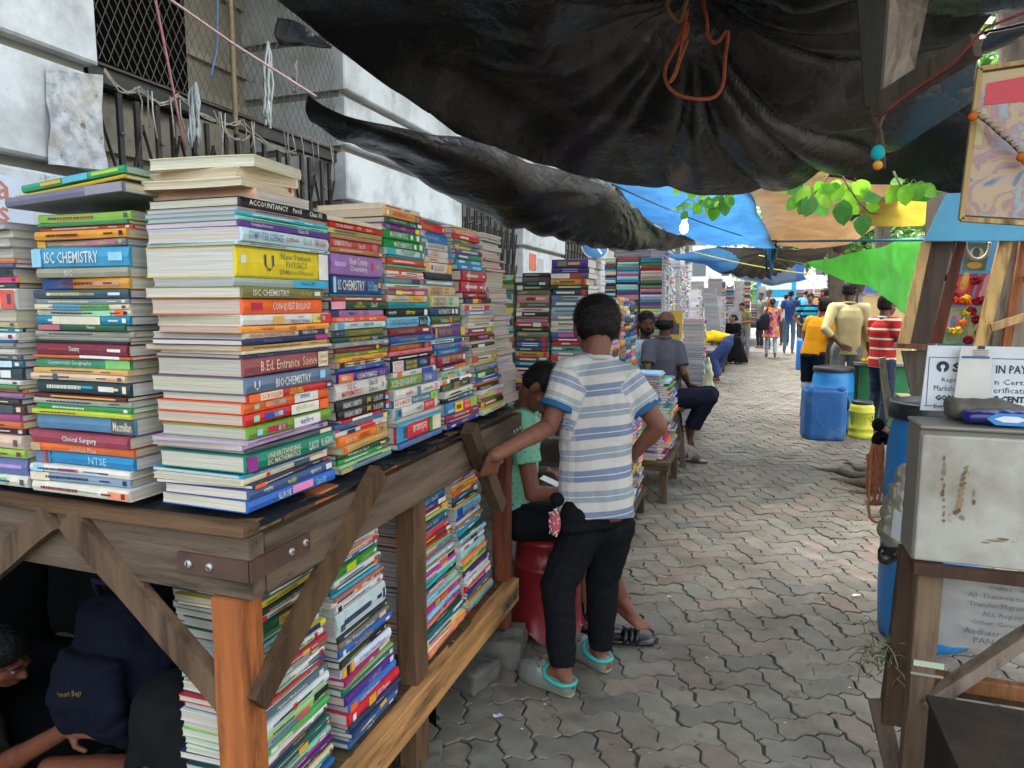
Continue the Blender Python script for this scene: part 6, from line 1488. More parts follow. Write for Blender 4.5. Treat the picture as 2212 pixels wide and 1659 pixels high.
finish(remesh(m, .013, 2, lambda p: mnoise.noise(p*14)*.01), 'bag_body', M_cloth, tb2, lin('23272e')); m = MB(); m.tube([V((.06,0,.46)), V((.10,.02,.62)), V((.12,.16,.74))], .022, lin('1c2026')); m.build('strap', M_cloth, tb2)
# people by the right hand side
def stand(px, yt, Y, yaw, label, skin, top, bottom, hair=('short','0f0d0c'), H=None, vox=.014, **k):
    tp = at(px, yt, Y=Y); h = H or tp.z; arms = k.pop('arms', ('down','down')); pk = {q: k.pop(q) for q in ('lean','stride','headturn','look') if q in k}
    J = pose(tp.x, Y, h, math.radians(yaw), arms=arms, **pk); return person(label, J, skin, vox, top, bottom, hair, **k)
st_r = lambda p: (p.z + .0*p.x, 0, 0)
red_m = ramp_mat('red_striped', [(0,'a52a26'),(.80,'cfc4b8')], .118); blue_m = ramp_mat('teal_striped', [(0,'1f98b0'),(.55,'12233a')], .13)
stand(1838, 607, 9.9, 4, 'tall man in a cream shirt and grey trousers, back to the camera', '48301f', (M_cloth, lambda p: lin('b3a87c'), .003), (M_den, '6f7673', 'long'), vox=.009, arms=('back','down'), long_sleeve=.45, face=False, collar='b3a87c', headturn=-.5, hs=1.1, fat=1.02, hem=.1, pleg=(.10,.08,.07))
stand(1762, 641, 10.3, -42, 'man in a mustard yellow shirt and navy shorts with white hem leaning to the right', '422b20', (M_cloth, lambda p: lin('cf8f17'), .003), (M_cloth, lambda p: lin('16202f') if p.z > .50 else lin('b8bcbc'), 'knee'), vox=.009, lean=.32, arms=('front','front'), face=False, hs=1.1, fat=1.05)
stand(1914, 641, 9.4, -60, 'man in a red shirt with white stripes working behind the barrels', '573a2b', (red_m, st_r, .004), (M_den, '1c2640', 'long'), ('curly','1a1613'), vox=.009, arms=('front','front'), hs=1.08, collar='c9cfc4', fat=1.08, hem=.1)
stand(1752, 633, 18.6, 168, 'young man in a teal and black striped shirt with a hand on his hip', '6b4532', (blue_m, st_r, .004), (M_cloth, '6a5c50', 'long'), vox=.013, arms=('down','hip'), headturn=.3, hs=1.05)
stand(1709, 627, 23.2, -12, 'young man in a navy blue shirt and jeans, hand raised to his neck', '5f3f30', (M_cloth, lambda p: lin('2f4378'), .004), (M_den, '4f6f8c', 'long'), ('curly','141110'), vox=.014, arms=('down','neckhand'), face=False)
stand(1785, 621, 16.2, 60, 'man in a maroon vest turned away behind the yellow shirted man', '6b4434', (M_cloth, lambda p: lin('96243c'), .004), (M_cloth, '2b2c30', 'long'), vox=.013, face=False, sleeve=.1)
stand(1646, 630, 25.5, 120, 'man in a grey shirt with a cap at the distant blue banner', '7a5646', (M_cloth, lambda p: lin('8f9488'), .004), (M_cloth, '3a3c44', 'long'), ('short','32363c'), vox=.015, face=False)
stand(1664, 623, 25.0, 100, 'grey haired man in a brown shirt near the distant blue banner', '7d5848', (M_cloth, lambda p: lin('94644c'), .004), (M_cloth, '3a3c44', 'long'), ('short','5c5650'), vox=.015, face=False)
stand(1612, 652, 21.0, 150, 'man with short black hair leaning out from the distant page stacks', '7a5240', (M_cloth, lambda p: lin('8d8c5a'), .004), (M_cloth, '84868a', 'long'), vox=.015, lean=.3, arms=('front','front'))
stand(1699, 634, 27.5, 20, 'man in a white shirt partly behind the navy shirted man', '6b4a3a', (M_cloth, lambda p: lin('c4c8cc'), .004), (M_cloth, '40444c', 'long'), vox=.016, face=False)
stand(1722, 640, 32, 15, 'distant person in a pale orange top beyond the navy shirted man', '6b4a3a', (M_cloth, lambda p: lin('d0a080'), .004), (M_cloth, '40444c', 'long'), vox=.018, face=False)
stand(1741, 626, 30, -20, 'distant person in a bright blue top beside the tree trunk', '6b4a3a', (M_cloth, lambda p: lin('4f9cd0'), .004), (M_cloth, '30343c', 'long'), vox=.018, face=False)
stand(1688, 636, 36, 30, 'tiny distant walker in a dark green shirt between the floral woman and navy shirt', '6b4a3a', (M_cloth, lambda p: lin('3c5c4a'), .004), (M_cloth, '30343c', 'long'), vox=.02, face=False)
stand(1772, 640, 27, -30, 'distant walker in a pale pink top near the tree trunks', '6b4a3a', (M_cloth, lambda p: lin('d0a4a8'), .004), (M_cloth, '5c606c', 'long'), vox=.018, face=False)
# the man crouching at the lower left edge, half out of the picture
J = dict(head=at(8,1418,Y=1.62), neck=at(-60,1500,Y=1.66), chest=at(-110,1590,Y=1.7), waist=at(-130,1700,Y=1.72), pelvis=at(-130,1790,Y=1.72), shR=at(-40,1585,Y=1.50), elR=at(-20,1668,Y=1.42), wrR=at(150,1572,Y=1.42), shL=at(-120,1570,Y=1.9), elL=at(-10,1720,Y=1.9), wrL=at(140,1640,Y=1.75),
  hipL=at(-120,1790,Y=1.82), hipR=at(-120,1800,Y=1.6), knR=at(262,1668,Y=1.5), anR=at(150,2150,Y=1.45), knL=at(240,1700,Y=1.85), anL=at(180,2100,Y=1.8), fd=V((.75,.2,-.45)), up=V((.3,0,.9)), hR=V((.9,.05,.25)), nR=V((.1,.6,-.7)), hL=V((1,0,.1)), nL=V((0,0,-1)), fL=V((1,0,0)), fR=V((1,0,0)), fwd=V((1,0,0)))
for k in ('anL','anR'): J[k] = V((J[k].x, J[k].y, .10))
person('crouching man at the lower left edge reaching one hand under the table', J, '5c3626', .006, (M_cloth, lambda p: lin('2a2d29'), .006), (M_cloth, '17191c', 'shorts'), ('short','0c0b0b'), hands={'R': .9, 'L': .5})
# ------------------------------------------------------------------ second stall and the stalls beyond
S2b = '''22|2c2e30|Strategic Marketing Planning~.25~.7~grey|#0~.2~white
26|6c5c58|#0~.2~white|#.7~1~4c3c3c
14|dark|#.3~.65~teal~.2~.8|#.7~.9~white
26|3c3a34|GLOBAL MARKETING~.22~.74~khaki|#0~.18~white
24|6c6c50|BUSINESS~.06~.34~khaki
38|c48c8c|#.3~.6~maroon~.3~.7|#.6~.9~peach~.4~.7
26|5c6458|#0~.08~gold|#.35~.9~grey~.4~.7
22|d0ccc0|Human Resource Management~.22~.8~b84848
22|24282c|Strategic Marketing Planning~.25~.6~white|#0~.18~white
14|8c6c50
15|d09cb0|#.2~.9~steel~.3~.6
24|c04c4c|#.1~.5~cream~.3~.6|#.55~.8~white
26|2c3034|HIGHER SECONDARY QUESTIONS~.2~.8~khaki
26|7c8468|BUSINESS~.06~.34~khaki
26|4c5054|#.82~.94~red|#.3~.6~grey~.3~.6
26|3460ac|CRAFTING AND EXECUTING/STRATEGY~.18~.68~white|#.84~.95~red
22|3c444c|BUSINESS ANALYTICS~.14~.5~sky|#.84~.95~red
28|d09c38|Managerial Accounting~.2~.66~brown|#.86~.96~red|#.1~.15~steel
24|704048|Legal Aspects of Business~.14~.66~peach|#.76~1~pale
25|2c84ac|OBJECTIVE PHYSICS~.14~.74~sky|#.8~.94~white~.2~.8
28|242628|OBJECTIVE CHEMISTRY~.06~.72~d4d4c8|#.8~.92~rose~.2~.8
32|d898b0|Chemistry~.2~.6~navy
30|d0b454|Biology~.3~.7~orange
26|3c3074|#.1~.2~crimson~.2~.8'''
S2c = '''40|4c3488|CHEMISTRY~.46~.78~gold|#.16~.42~olive~.2~.8
26|3c3c70|ORGANIZATIONAL/BEHAVIOUR~.3~.7~lav
26|5c5c6c|#0~.5~white|#.5~.8~brick
30|d8a038|Managerial Accounting~.25~.68~brown|#.84~.95~red|#.12~.16~steel
20|2c4c34|#.2~.8~cream~.3~.6
30|3c4858|OPERATIONS MANAGEMENT~.1~.62~white|#.82~.94~red
22|d0ccc4|JOINT ENTRANCE~.3~.72~slate|#0~.3~steel
34|5c7088|OPERATIONS MANAGEMENT~.12~.66~white|#.84~.95~red
36|a4b8bc|#.1~.8~steel~.35~.6
28|8c8c8c|Microeconomics~.2~.6~white
30|d4d0c4|#.2~.9~slate~.3~.5
28|c8c4b0|#.2~.8~steel~.3~.6
26|2c68a8|#.2~.9~d05898~.2~.8
18|8c3050|PSM & BIOSTATISTICS~.2~.7~white
22|c83038|PHYSICS~.26~.5~white
22|3c9c90|NCERT~.04~.3~white|Punch~.4~.66~dark
26|8c8c8c|Microeconomics~.2~.6~white
26|d4c8c4|#0~.2~red
14|6c8c88
20|5c4c8c|#0~.2~white
16|c89888
16|8c4c54
18|b06c94
12|4c6cb0
14|3c8c60
30|203c44|XII~.1~.25~sky'''
def bx(label, cat, name, lo, hi, col, m, loc=None): pass
def table(name, x0, x1, y0, y1, z, label, legs=True, col='4c4238', low=None, th=.1):
    t = thing(name, label, 'table', ((x0+x1)/2, (y0+y1)/2, 0), 0, None); Lq = local(t)
    def prt(lo, hi, nm, c=col, m_=M_woodX):
        m = MB(); m.bar(((lo[0]+hi[0])/2, lo[1], (lo[2]+hi[2])/2), ((lo[0]+hi[0])/2, hi[1], (lo[2]+hi[2])/2), hi[0]-lo[0], hi[2]-lo[2], lin(c), seg=6, jit=.002); m.v = [tuple(Lq @ Vector(v)) for v in m.v]; m.build(nm, m_, t)
    prt((x0,y0,z-.025), (x1,y1,z), 'tabletop'); prt((x0+.01,y0+.01,z-.025-th), (x1-.01,y0+.05,z-.026), 'apron'); prt((x1-.05,y0+.06,z-.025-th), (x1-.012,y1-.01,z-.026), 'apron', col, M_woodY)
    for (lx, ly) in ((x0+.05,y0+.06),(x1-.05,y0+.06),(x0+.05,y1-.06),(x1-.05,y1-.06)):
        m = MB(); m.bar((lx,ly,0), (lx,ly,z-.026), .06, .06, lin(col), up=(0,1,0), seg=5, jit=.002); m.v = [tuple(Lq @ Vector(v)) for v in m.v]; m.build('leg', M_vwood, t)
    if low: prt((x0+.02,y0+.1,low-.03), (x1+.0,y1-.02,low), 'shelf')
    return t
table('stall_table', -2.1, -.93, 4.38, 5.3, 1.02, 'dark timber table carrying the second wall of books, behind the seated man in mint', low=.5)
stack('left pile of the management book wall', generic(24, 5, True), 'S', (-1.80,4.4), (-1.52,4.4), (-1.80,4.4), (-1.52,4.4), 1.022, 1.79, W=.2, seed=31, pri=3)
stack('middle pile of the management book wall', S2b, 'S', (-1.505,4.4), (-1.27,4.4), (-1.50,4.4), (-1.27,4.4), 1.022, 1.80, W=.2, seed=32, pri=4)
stack('right pile of the management book wall', S2c, 'S', (-1.255,4.4), (-1.0,4.4), (-1.255,4.4), (-1.0,4.4), 1.022, 1.885, W=.24, seed=33, pri=4, page='c9c4bc')
def far(n, face, b0, b1, z0, z1, seed, W=.24, away=0, page=None, t0=None, t1=None, tmax=26, cols=None, words=False, jit=.01, allaway=False):
    k0 = len(books); sp = generic(n, seed, words, 12, tmax, cols, 1.0 if allaway else away)
    stack('stall stack', sp, face, b0, b1, t0 or b0, t1 or b1, z0, z1, W=W, seed=seed, jit=jit, page=page)
# third stall: spines towards the lane, then piles facing the camera
table('stall_table', -2.0, -1.0, 5.45, 6.7, .80, 'timber table holding the leaning rows of guide books beyond the second stall')
y = 5.5
for k in range(4): far(26, 'E', (-1.02, y), (-1.02, y+.24), .805, 1.62+.03*(k%2), 50+k, t0=(-1.06,y+.02), t1=(-1.06,y+.25)); y += .29
far(20, 'E', (-1.15,5.3), (-1.15,5.48), 1.1, 1.95, 58, page='c9c6c8', allaway=True, jit=.02)
far(18, 'S', (-1.46,6.0), (-1.26,6.0), 1.1, 1.98, 59, page='d0cdd0', allaway=True, jit=.015)
table('stall_table', -2.2, -.84, 7.85, 9.2, .98, 'timber table under the tall paired piles behind the vendor')
for k, (xa, xb, zt, sd) in enumerate(((-1.74,-1.48,2.12,61),(-1.47,-1.22,2.11,62),(-1.20,-.955,2.11,63))): far(38, 'S', (xa,7.9), (xb,7.9), .985, zt, sd, tmax=24, words=True, page='c9c6c4')
for k in range(4): far(30, 'E', (-.93,7.95+.3*k), (-.93,8.2+.3*k), .985, 2.12-.04*k, 66+k, page='c8c6c8', away=.8)
far(16, 'S', (-1.5,7.92), (-1.1,7.92), 2.115, 2.2, 70, allaway=True, page='b8b4b4'); far(5, 'E', (-.93,8.0), (-.93,8.3), 2.125, 2.24, 71)
# magazines on a low table, the low shelf with spines
table('low_table', -.98, -.56, 5.42, 6.35, .34, 'small low table under the ragged magazine pile', col='5c4c3c', th=.05)
far(34, 'S', (-.93,5.46), (-.66,5.46), .345, 1.02, 72, page='aaa3aa', allaway=True, jit=.02, W=.3)
books[-1]['col'] = 'b9a0d0'; far(2, 'S', (-.94,5.45), (-.65,5.45), 1.022, 1.045, 73, cols=['lilac','sky'], W=.3)
for k in range(2): far(30, 'E', (-.60,5.5+.32*k), (-.60,5.78+.32*k), .345, 1.0-.03*k, 74+k, jit=.035, page='c8c8c8', away=.5)
far(24, 'E', (-.72,4.5), (-.72,4.75), .2, .84, 76, words=True); far(22, 'E', (-.72,4.8), (-.72,5.05), .2, .82, 77, words=True)
t = thing('low_bench', 'low dark plank bench beneath the second stall carrying the lowest books', 'bench', (-.85,4.8,0)); Lq = local(t)
for nm, a, b2, w_, h_ in (('seat',(-.86,4.4,.18),(-.86,5.2,.18),.32,.03),):
    m = MB(); m.bar(Lq @ V(a), Lq @ V(b2), w_, h_, lin('4a4036')); m.build(nm, M_woodY, t)
for lx, ly in ((-.98,4.45),(-.74,4.45),(-.98,5.15),(-.74,5.15)): m = MB(); m.bar(Lq @ V((lx,ly,0)), Lq @ V((lx,ly,.165)), .05, .05, lin('4a4036'), up=(0,1,0)); m.build('leg', M_vwood, t)
# bench stool of the grey shirted man
t = thing('wooden_bench', 'narrow wooden bench with splayed legs under the man in grey', 'bench', (-.72,6.95,0)); Lq = local(t); wc = lin('5f4f40')
m = MB(); m.bar(Lq @ V((-1.0,6.93,.565)), Lq @ V((-.58,6.93,.565)), .34, .035, wc); m.build('seat', M_woodX, t)
for (x0, y0, x1, y1) in ((-.66,6.80,-.56,6.74),(-.66,7.06,-.60,7.12),(-.96,6.80,-1.0,6.74),(-.96,7.06,-1.0,7.12)): m = MB(); m.bar(Lq @ V((x0,y0,.55)), Lq @ V((x1,y1,0)), .05, .045, wc, up=(0,1,0), seg=5, jit=.0015); m.build('leg', M_vwood, t)
for z in (.24,): m = MB(); m.bar(Lq @ V((-.99,6.76,z)), Lq @ V((-.60,6.76,z)), .04, .05, wc); m.build('stretcher', M_woodX, t); m = MB(); m.bar(Lq @ V((-.62,6.76,z+.03)), Lq @ V((-.62,7.10,z+.03)), .04, .05, wc); m.build('stretcher', M_woodY, t)
p_ = at(1478,990,Z=.02); slipper(p_.x-.02, p_.y+.05, math.radians(5), '5a4a4c', 'brown strapped sandal under the wooden bench'); slipper(p_.x+.10, p_.y-.05, math.radians(-8), '584849', 'brown strapped sandal just right of the bench leg')
# stacks further along the left side of the lane
def runs(y0, n, x, z0, zt, seed, gap=.3, allaway=False, away=.4, dx=0):
    rr = random.Random(seed)
    for k in range(n): far(int((zt-z0)/.024), 'E', (x+dx*k, y0+gap*k), (x+dx*k, y0+gap*k+.25), z0, z0+(zt-z0)*rr.uniform(.8,1.05), seed*10+k, page='c2bfc2', away=away, allaway=allaway, jit=.02, tmax=24)
far(44, 'S', (-.80,9.0), (-.545,9.0), .02, 1.40, 90, page='bdbdbf', allaway=True, jit=.012, W=.25); far(40, 'E', (-.54,9.02), (-.54,9.28), .02, 1.38, 91, away=.6, page='c9c9c9', jit=.015)
table('stall_table', -2.2, -1.0, 9.6, 11.4, .95, 'timber table under the tall white page stacks beyond the vendor')
far(40, 'S', (-1.18,9.7), (-.93,9.7), .955, 2.18, 92, allaway=True, page='c4c4c8'); runs(9.75, 5, -.92, .955, 2.15, 9, away=.8)
far(36, 'S', (-1.46,9.7), (-1.2,9.7), .955, 1.9, 93, allaway=True, page='c4c4c8')
table('stall_table', -2.2, -.86, 12.6, 14.0, .85, 'timber table with slanting white stacks beside the yellow shirted man')
far(34, 'S', (-1.24,12.7), (-.96,12.7), .855, 2.0, 94, allaway=True, page='c2c0cc', t0=(-1.34,12.7), t1=(-1.06,12.7)); far(30, 'S', (-1.54,12.7), (-1.26,12.7), .855, 1.75, 95, allaway=True, page='a8a8b0', t0=(-1.58,12.7), t1=(-1.34,12.7)); runs(12.75, 4, -.9, .855, 1.9, 12, away=.6)
table('stall_table', -1.9, -.5, 16.5, 18.5, .8, 'timber table under leaning grey stacks near the woman in black')
far(34, 'S', (-.95,16.6), (-.62,16.6), .805, 1.95, 96, allaway=True, page='9c9ea4', t0=(-1.1,16.6), t1=(-.78,16.6)); far(34, 'S', (-1.35,16.6), (-1.05,16.6), .805, 2.1, 97, allaway=True, page='a8a8ac'); runs(16.7, 6, -.6, .805, 1.8, 16)
table('stall_table', -1.5, -.25, 20.6, 24, .8, 'timber table of distant stacks beyond the woman in black')
far(34, 'S', (-.62,20.7), (-.3,20.7), .0, 1.5, 98, allaway=True, page='b4b4b8'); far(34, 'S', (-1.2,20.7), (-.8,20.7), .805, 2.3, 99, allaway=True, page='a8a8ac'); runs(20.8, 8, -.22, .805, 2.2, 20, away=.2)
table('stall_table', -1.4, .45, 27, 33, .8, 'farthest timber table crowded with coloured stacks')
for k in range(6): far(40, 'S', (-1.2+.3*k,27.1), (-.93+.3*k,27.1), .805, 2.4 if k < 4 else 1.6, 100+k)
runs(27.2, 12, .5, .805, 2.3, 28, away=.1, gap=.4)
for k in range(7): far(50, 'S', (.9+.42*k,38), (1.28+.42*k,38), .9, 2.3, 120+k)
m = MB(); m.box((.2,33.5,1.4),(1.9,33.54,3.2), lin('2a9ccc')); m.box((.4,33.49,2.2),(1.7,33.495,2.5), lin('d4e8f0')); m.box((.6,33.49,1.7),(1.5,33.495,1.85), lin('d4e8f0')); o = m.build('banner', M_paint, recenter=True); tag(o, 'bright blue banner hanging at the far end of the stalls', 'banner')
t = thing('yellow_poster', 'yellow book cover displayed among the white stacks behind the balding man', 'poster', tuple(at(1545,0,Y=8.6)*0+V((-.86,7.88,1.2)))); m = MB(); m.box((0,-.0,0),(.14,.012,.32), lin('e0b030')); m.box((.03,-.003,.05),(.11,0,.17), lin('46506c')); m.build('cover', M_paint, t)
for (px, py, Y, w_, h_, c, lb) in ((1700,430,9.72,0,0,'b08a4c','x'),): pass
# tall bag propped against the white stack, green tub
m = MB(); loft(m, [(V((-.46,8.97,.40)), V((1,0,0)), V((0,1,0)), .03,.03), (V((-.46,8.97,.5)), V((1,0,0)), V((0,1,0)), .055,.05), (V((-.47,8.97,.72)), V((1,0,0)), V((0,1,0)), .05,.04), (V((-.48,8.97,.92)), V((1,0,0)), V((0,1,0)), .015,.015)])
me = remesh(m, .012, 2, lambda p: mnoise.noise(p*12)*.02); o = bpy.data.objects.new('plastic_bag', me); C.objects.link(o); me.materials.clear(); me.materials.append(mat('pale_bag', 'c8c69c', .5)); tag(o, 'pale yellow plastic bag hanging against the tall white page stack', 'bag')

# ------------------------------------------------------------------ under the near table: bags, and cloths added to darken it
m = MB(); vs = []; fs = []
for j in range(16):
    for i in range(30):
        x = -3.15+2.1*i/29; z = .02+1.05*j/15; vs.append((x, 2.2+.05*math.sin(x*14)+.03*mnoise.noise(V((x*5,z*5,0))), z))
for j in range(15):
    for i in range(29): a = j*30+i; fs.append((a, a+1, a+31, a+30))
m.add(vs, fs, lin('0e0f11'), True); o = m.build('added_dark_cloth', M_cloth, recenter=True); tag(o, 'added black cloth darkening the back of the space under the near table', 'cloth')  # drape added to make the space under the table dark
def flat(name, pts, label, col='0e0f11'):
    P = [V(p) for p in pts]; m = MB(); vs = []; fs = []
    for j in range(15):
        for i in range(21): p = P[0].lerp(P[1], i/20).lerp(P[3].lerp(P[2], i/20), j/14); vs.append(p + V((mnoise.noise(p*4)*.03, mnoise.noise(p*4+V((3,0,0)))*.03, mnoise.noise(p*5+V((0,3,0)))*.012)))
    for j in range(14):
        for i in range(20): a = j*21+i; fs.append((a, a+1, a+22, a+21))
    m.add(vs, fs, lin(col), True); o = m.build(name, M_cloth, recenter=True); solid(o, .004); return tag(o, label, 'cloth')
flat('added_dark_cloth', [(-3.12,.9,0),(-3.12,2.25,0),(-3.12,2.25,1.06),(-3.12,.9,1.06)], 'added black cloth shading the left side under the near table')  # added to block light coming in from the left
flat('added_ground_cloth', [(-3.1,1.0,.04),(-1.3,1.0,.04),(-1.3,2.2,.04),(-3.1,2.2,.04)], 'added dark cloth darkening the ground below the near table', '15161a')  # added over the bright paving to keep the space below dark
def blob(name, c, r, col, label, cat, seed, mt=M_cloth, extra=None, vox=.014):
    t = thing(name, label, cat, (c[0], c[1], max(0, c[2]-r[2]))); m = MB(); o_ = V((0,0,min(c[2], r[2])))
    loft(m, [(o_+V((0,0,-r[2]*.98)), V((1,0,0)), V((0,1,0)), r[0]*.7, r[1]*.7), (o_+V((0,0,-r[2]*.7)), V((1,0,0)), V((0,1,0)), r[0], r[1]), (o_+V((0,0,r[2]*.3)), V((1,0,0)), V((0,1,0)), r[0]*.97, r[1]*.9), (o_+V((0,0,r[2]*.8)), V((1,0,0)), V((0,1,0)), r[0]*.7, r[1]*.7), (o_+V((0,0,r[2]))  , V((1,0,0)), V((0,1,0)), r[0]*.3, r[1]*.3)])
    if extra: extra(m, o_)
    me = remesh(m, vox, 3, lambda p: mnoise.noise(p*7+V((seed,0,0)))*.03 + abs(mnoise.noise(p*15+V((0,seed,0))))*.014); finish(me, 'bag_body', mt, t, lin(col)); return t, o_
t, o_ = blob('backpack', (at(275,1425,Y=1.5).x,1.5,at(275,1425,Y=1.5).z), (.185,.12,.215), '0a0f1d', 'navy blue backpack with a gold script mark under the near table', 'backpack', 3, vox=.008, extra=lambda m, o_: loft(m, [(o_+V((0,-.12,-.15)), V((1,0,0)), V((0,1,0)), .13,.05), (o_+V((0,-.13,-.05)), V((1,0,0)), V((0,1,0)), .14,.055), (o_+V((0,-.11,.07)), V((1,0,0)), V((0,1,0)), .12,.04)]))
m = MB(); v, f, e = glyphs('Smart Bags', .0); m.add([o_+V((-.05,-.192,-.03))+V((p[0]*.022, 0, p[1]*.024+p[0]*.006)) for p in v], f, lin('7c6024')); m.build('emblem', M_paint, t)
m = MB(); m.tube([o_+V((-.05,-.03,.20)), o_+V((-.05,-.05,.27)), o_+V((.05,-.05,.27)), o_+V((.05,-.03,.20))], .011, lin('1a2338')); m.build('handle', M_cloth, t)
blob('cloth_bundle', (-1.95,1.95,.72), (.34,.2,.32), '0c0d10', 'black cloth bundle piled behind the navy backpack', 'bundle', 5)
blob('cloth_bundle', (-1.42,1.40,.36), (.22,.13,.20), '121517', 'black bag with a silver zip under the navy backpack', 'bag', 6)
blob('cloth_bundle', (-2.3,1.95,.85), (.30,.16,.22), '14171a', 'dark bundle above the crouching man', 'bundle', 8)
blob('cloth_bundle', (-1.75,1.75,.25), (.3,.2,.25), '121316', 'black sack lying below the navy backpack', 'sack', 12)
stack('white edged stack under the table corner', '\n'.join(f'{R.randint(10,22)}|{R.choice(["white","cream","green","navy","mint","maroon"])}|!away' for _ in range(32)), 'S', (-1.245,1.215), (-1.06,1.215), (-1.285,1.215), (-1.06,1.215), ZL, .93, W=.2, seed=88, pri=5, jit=.012, page='b8b8b0')

# concrete blocks under the far leg
def block(x, y, a, s, label):
    t = MB(); vs = []; n = 7
    m = MB(); m.box((-s[0]/2,-s[1]/2,0),(s[0]/2,s[1]/2,s[2])); me = remesh(m, .012, 3, lambda p: mnoise.noise(p*14)*.014+mnoise.noise(p*35)*.005)
    o = bpy.data.objects.new('concrete_block', me); C.objects.link(o); o.location = (x, y, 0); o.rotation_euler = (0,0,a); me.materials.clear(); me.materials.append(mat('block_concrete', '5c5a53', .92, (10,.6,1.25,8), (30,.004,1))); me.polygons.foreach_set('use_smooth', [True]*len(me.polygons)); tag(o, label, 'concrete block')
block(-1.03, 2.76, .2, (.24,.22,.125), 'rough concrete block under the red far leg of the near table'); block(-1.07, 2.53, -.3, (.20,.17,.09), 'smaller broken concrete block in front of the red far leg'); block(-1.0, 1.93, .5, (.16,.2,.06), 'round edged stone at the foot of the middle post')
# litter
def litter(px, py, w, d, col, label, cat='litter', h=.006):
    p = at(px, py, Z=.012); m = MB(); n = 9; vs = [(0,0,h)]; 
    for k in range(n): a = 2*math.pi*k/n; r_ = R.uniform(.6,1.1); vs.append((math.cos(a)*w*r_, math.sin(a)*d*r_, R.uniform(0,h*1.5)))
    m.add(vs, [(0, k+1, (k+1) % n + 1) for k in range(n)], lin(col)); o = m.build('litter', M_paint, None, tuple(p)); o.rotation_euler = (0,0,R.random()*3); tag(o, label, cat)
litter(1076,1548,.022,.014,'b8b4c8','small shiny sweet wrapper on the dark pavers beside the table','wrapper'); litter(1847,1287,.03,.012,'e4dadc','white and red wrapper lying on the pavers at right','wrapper'); litter(1448,1293,.022,.01,'cfc6b4','dry curled leaf on the pavers right of the bare foot','leaf',.015)
litter(1325,1193,.014,.008,'e0e0e0','tiny white scrap in the middle of the lane','scrap'); litter(1835,1018,.012,.01,'c8863c','orange scrap near the tree roots','scrap'); litter(1745,1175,.018,.008,'c08a58','tan leaf bit in the paver joint below the roots','leaf')
m = MB(); a, b2 = at(1400,1238,Z=.015), at(1440,1247,Z=.02); m.tube([a, a.lerp(b2,.5)+V((0,0,.003)), b2], .0022, lin('c8b48a')); o = m.build('stick', M_rough, recenter=True); tag(o, 'short straw coloured stick lying in the open lane', 'stick')
m = MB()
for k in range(900):
    x, y = R.uniform(-.9,2.2), 1.6+7.5*R.random()**1.4; s = R.uniform(.003,.009); z = .02; m.add([(x-s,y,z),(x,y-s*.6,z+.002),(x+s,y,z),(x,y+s*.6,z+.003)], [(0,1,2,3)], lin(R.choice(['8c7c50','a08c60','6c5c3c','b4aea0','5c4a34'])))
tag(m.build('crumbs', M_rough), 'fine dry crumbs and leaf bits strewn over the pavers', 'litter', kind='stuff')
# ------------------------------------------------------------------ right hand side: drums, tubs, counter, kiosk, cabinet
def drum(name, loc, r, h, col, lid, label, grp=None, band=True, lidr=1.0):
    t = thing(name, label, 'barrel', loc, 0, grp); m = MB()
    m.lathe([(r*.86,0),(r*.94,.015),(r*.97,h*.10),(r,h*.2),(r,h*.33),(r*1.012,h*.335),(r*1.012,h*.35),(r,h*.355),(r,h*.62),(r*1.012,h*.625),(r*1.012,h*.64),(r,h*.645),(r*.99,h*.8),(r*.93,h*.9),(r*.90,h*.92),(r*.94,h*.935),(r*.94,h*.95)], 40, lin(col)); m.build('barrel_body', M_plastic, t)
    m = MB(); R_ = r*.97*lidr; m.lathe([(R_,h*.935),(R_*1.02,h*.94),(R_*1.02,h*.975),(R_,h*.982),(R_*1.0,h),(R_*.95,h*1.004),(R_*.9,h*.985),(R_*.3,h*.985),(.001,h*.99)], 40, lin(lid)); m.build('lid', M_plastic, t); return t
drum('barrel', (1.02,9.45,0), .245, .80, '2a86c8', '23262a', 'large round blue barrel with black lid behind the open jerrycan')
def sqcan(name, loc, rot, w, d, h, col, label, open_=True, cap_=None):
    t = thing(name, label, 'jerrycan', loc, rot); m = MB(); n = 48; vs = []; fs = []
    pr = [(.80,0),(.93,.012),(.98,.05),(1,.15),(1.0,.5),(1,.80),(.985,.93),(.97,1.0)] if open_ else [(.85,0),(.95,.02),(1,.08),(1,.5),(1,.9),(.96,.97),(.85,1.0)]
    for f, z in pr:
        for i in range(n):
            a = 2*math.pi*i/n; e = .38; ct, sn = math.cos(a), math.sin(a); x = math.copysign(abs(ct)**e, ct); y = math.copysign(abs(sn)**e, sn)
            rib = 1 - (.035 if (abs(x) > .42 and abs(x) < .5 or abs(x) > .6 and abs(x) < .68 or abs(x) > .78 and abs(x) < .84) and abs(y) > .8 and .05 < z < .95 else 0); zz = z*h + (.02*math.sin(x*7) if open_ and z > .95 else 0)
            vs.append((x*w/2*f*rib, y*d/2*f*rib, zz))
    for k in range(len(pr)-1):
        for i in range(n): j = (i+1) % n; fs.append((k*n+i, k*n+j, (k+1)*n+j, (k+1)*n+i))
    fs.append(tuple(reversed(range(n))))
    if not open_: fs.append(tuple((len(pr)-1)*n+i for i in range(n)))
    m.add(vs, fs, lin(col), True); o = m.build('can_body', M_plastic if not open_ else mat('scuffed_plastic', None, .55, (5,.7,1.1,8), (9,.003,.5), two=('7f93a8', 4, .66, .12)), t)
    if open_: solid(o, .006)
    return t
t = sqcan('jerrycan', (.86,8.78,0), .12, .46, .36, .60, '2765a8', 'scuffed blue jerrycan with its top cut open, in front of the round barrel')
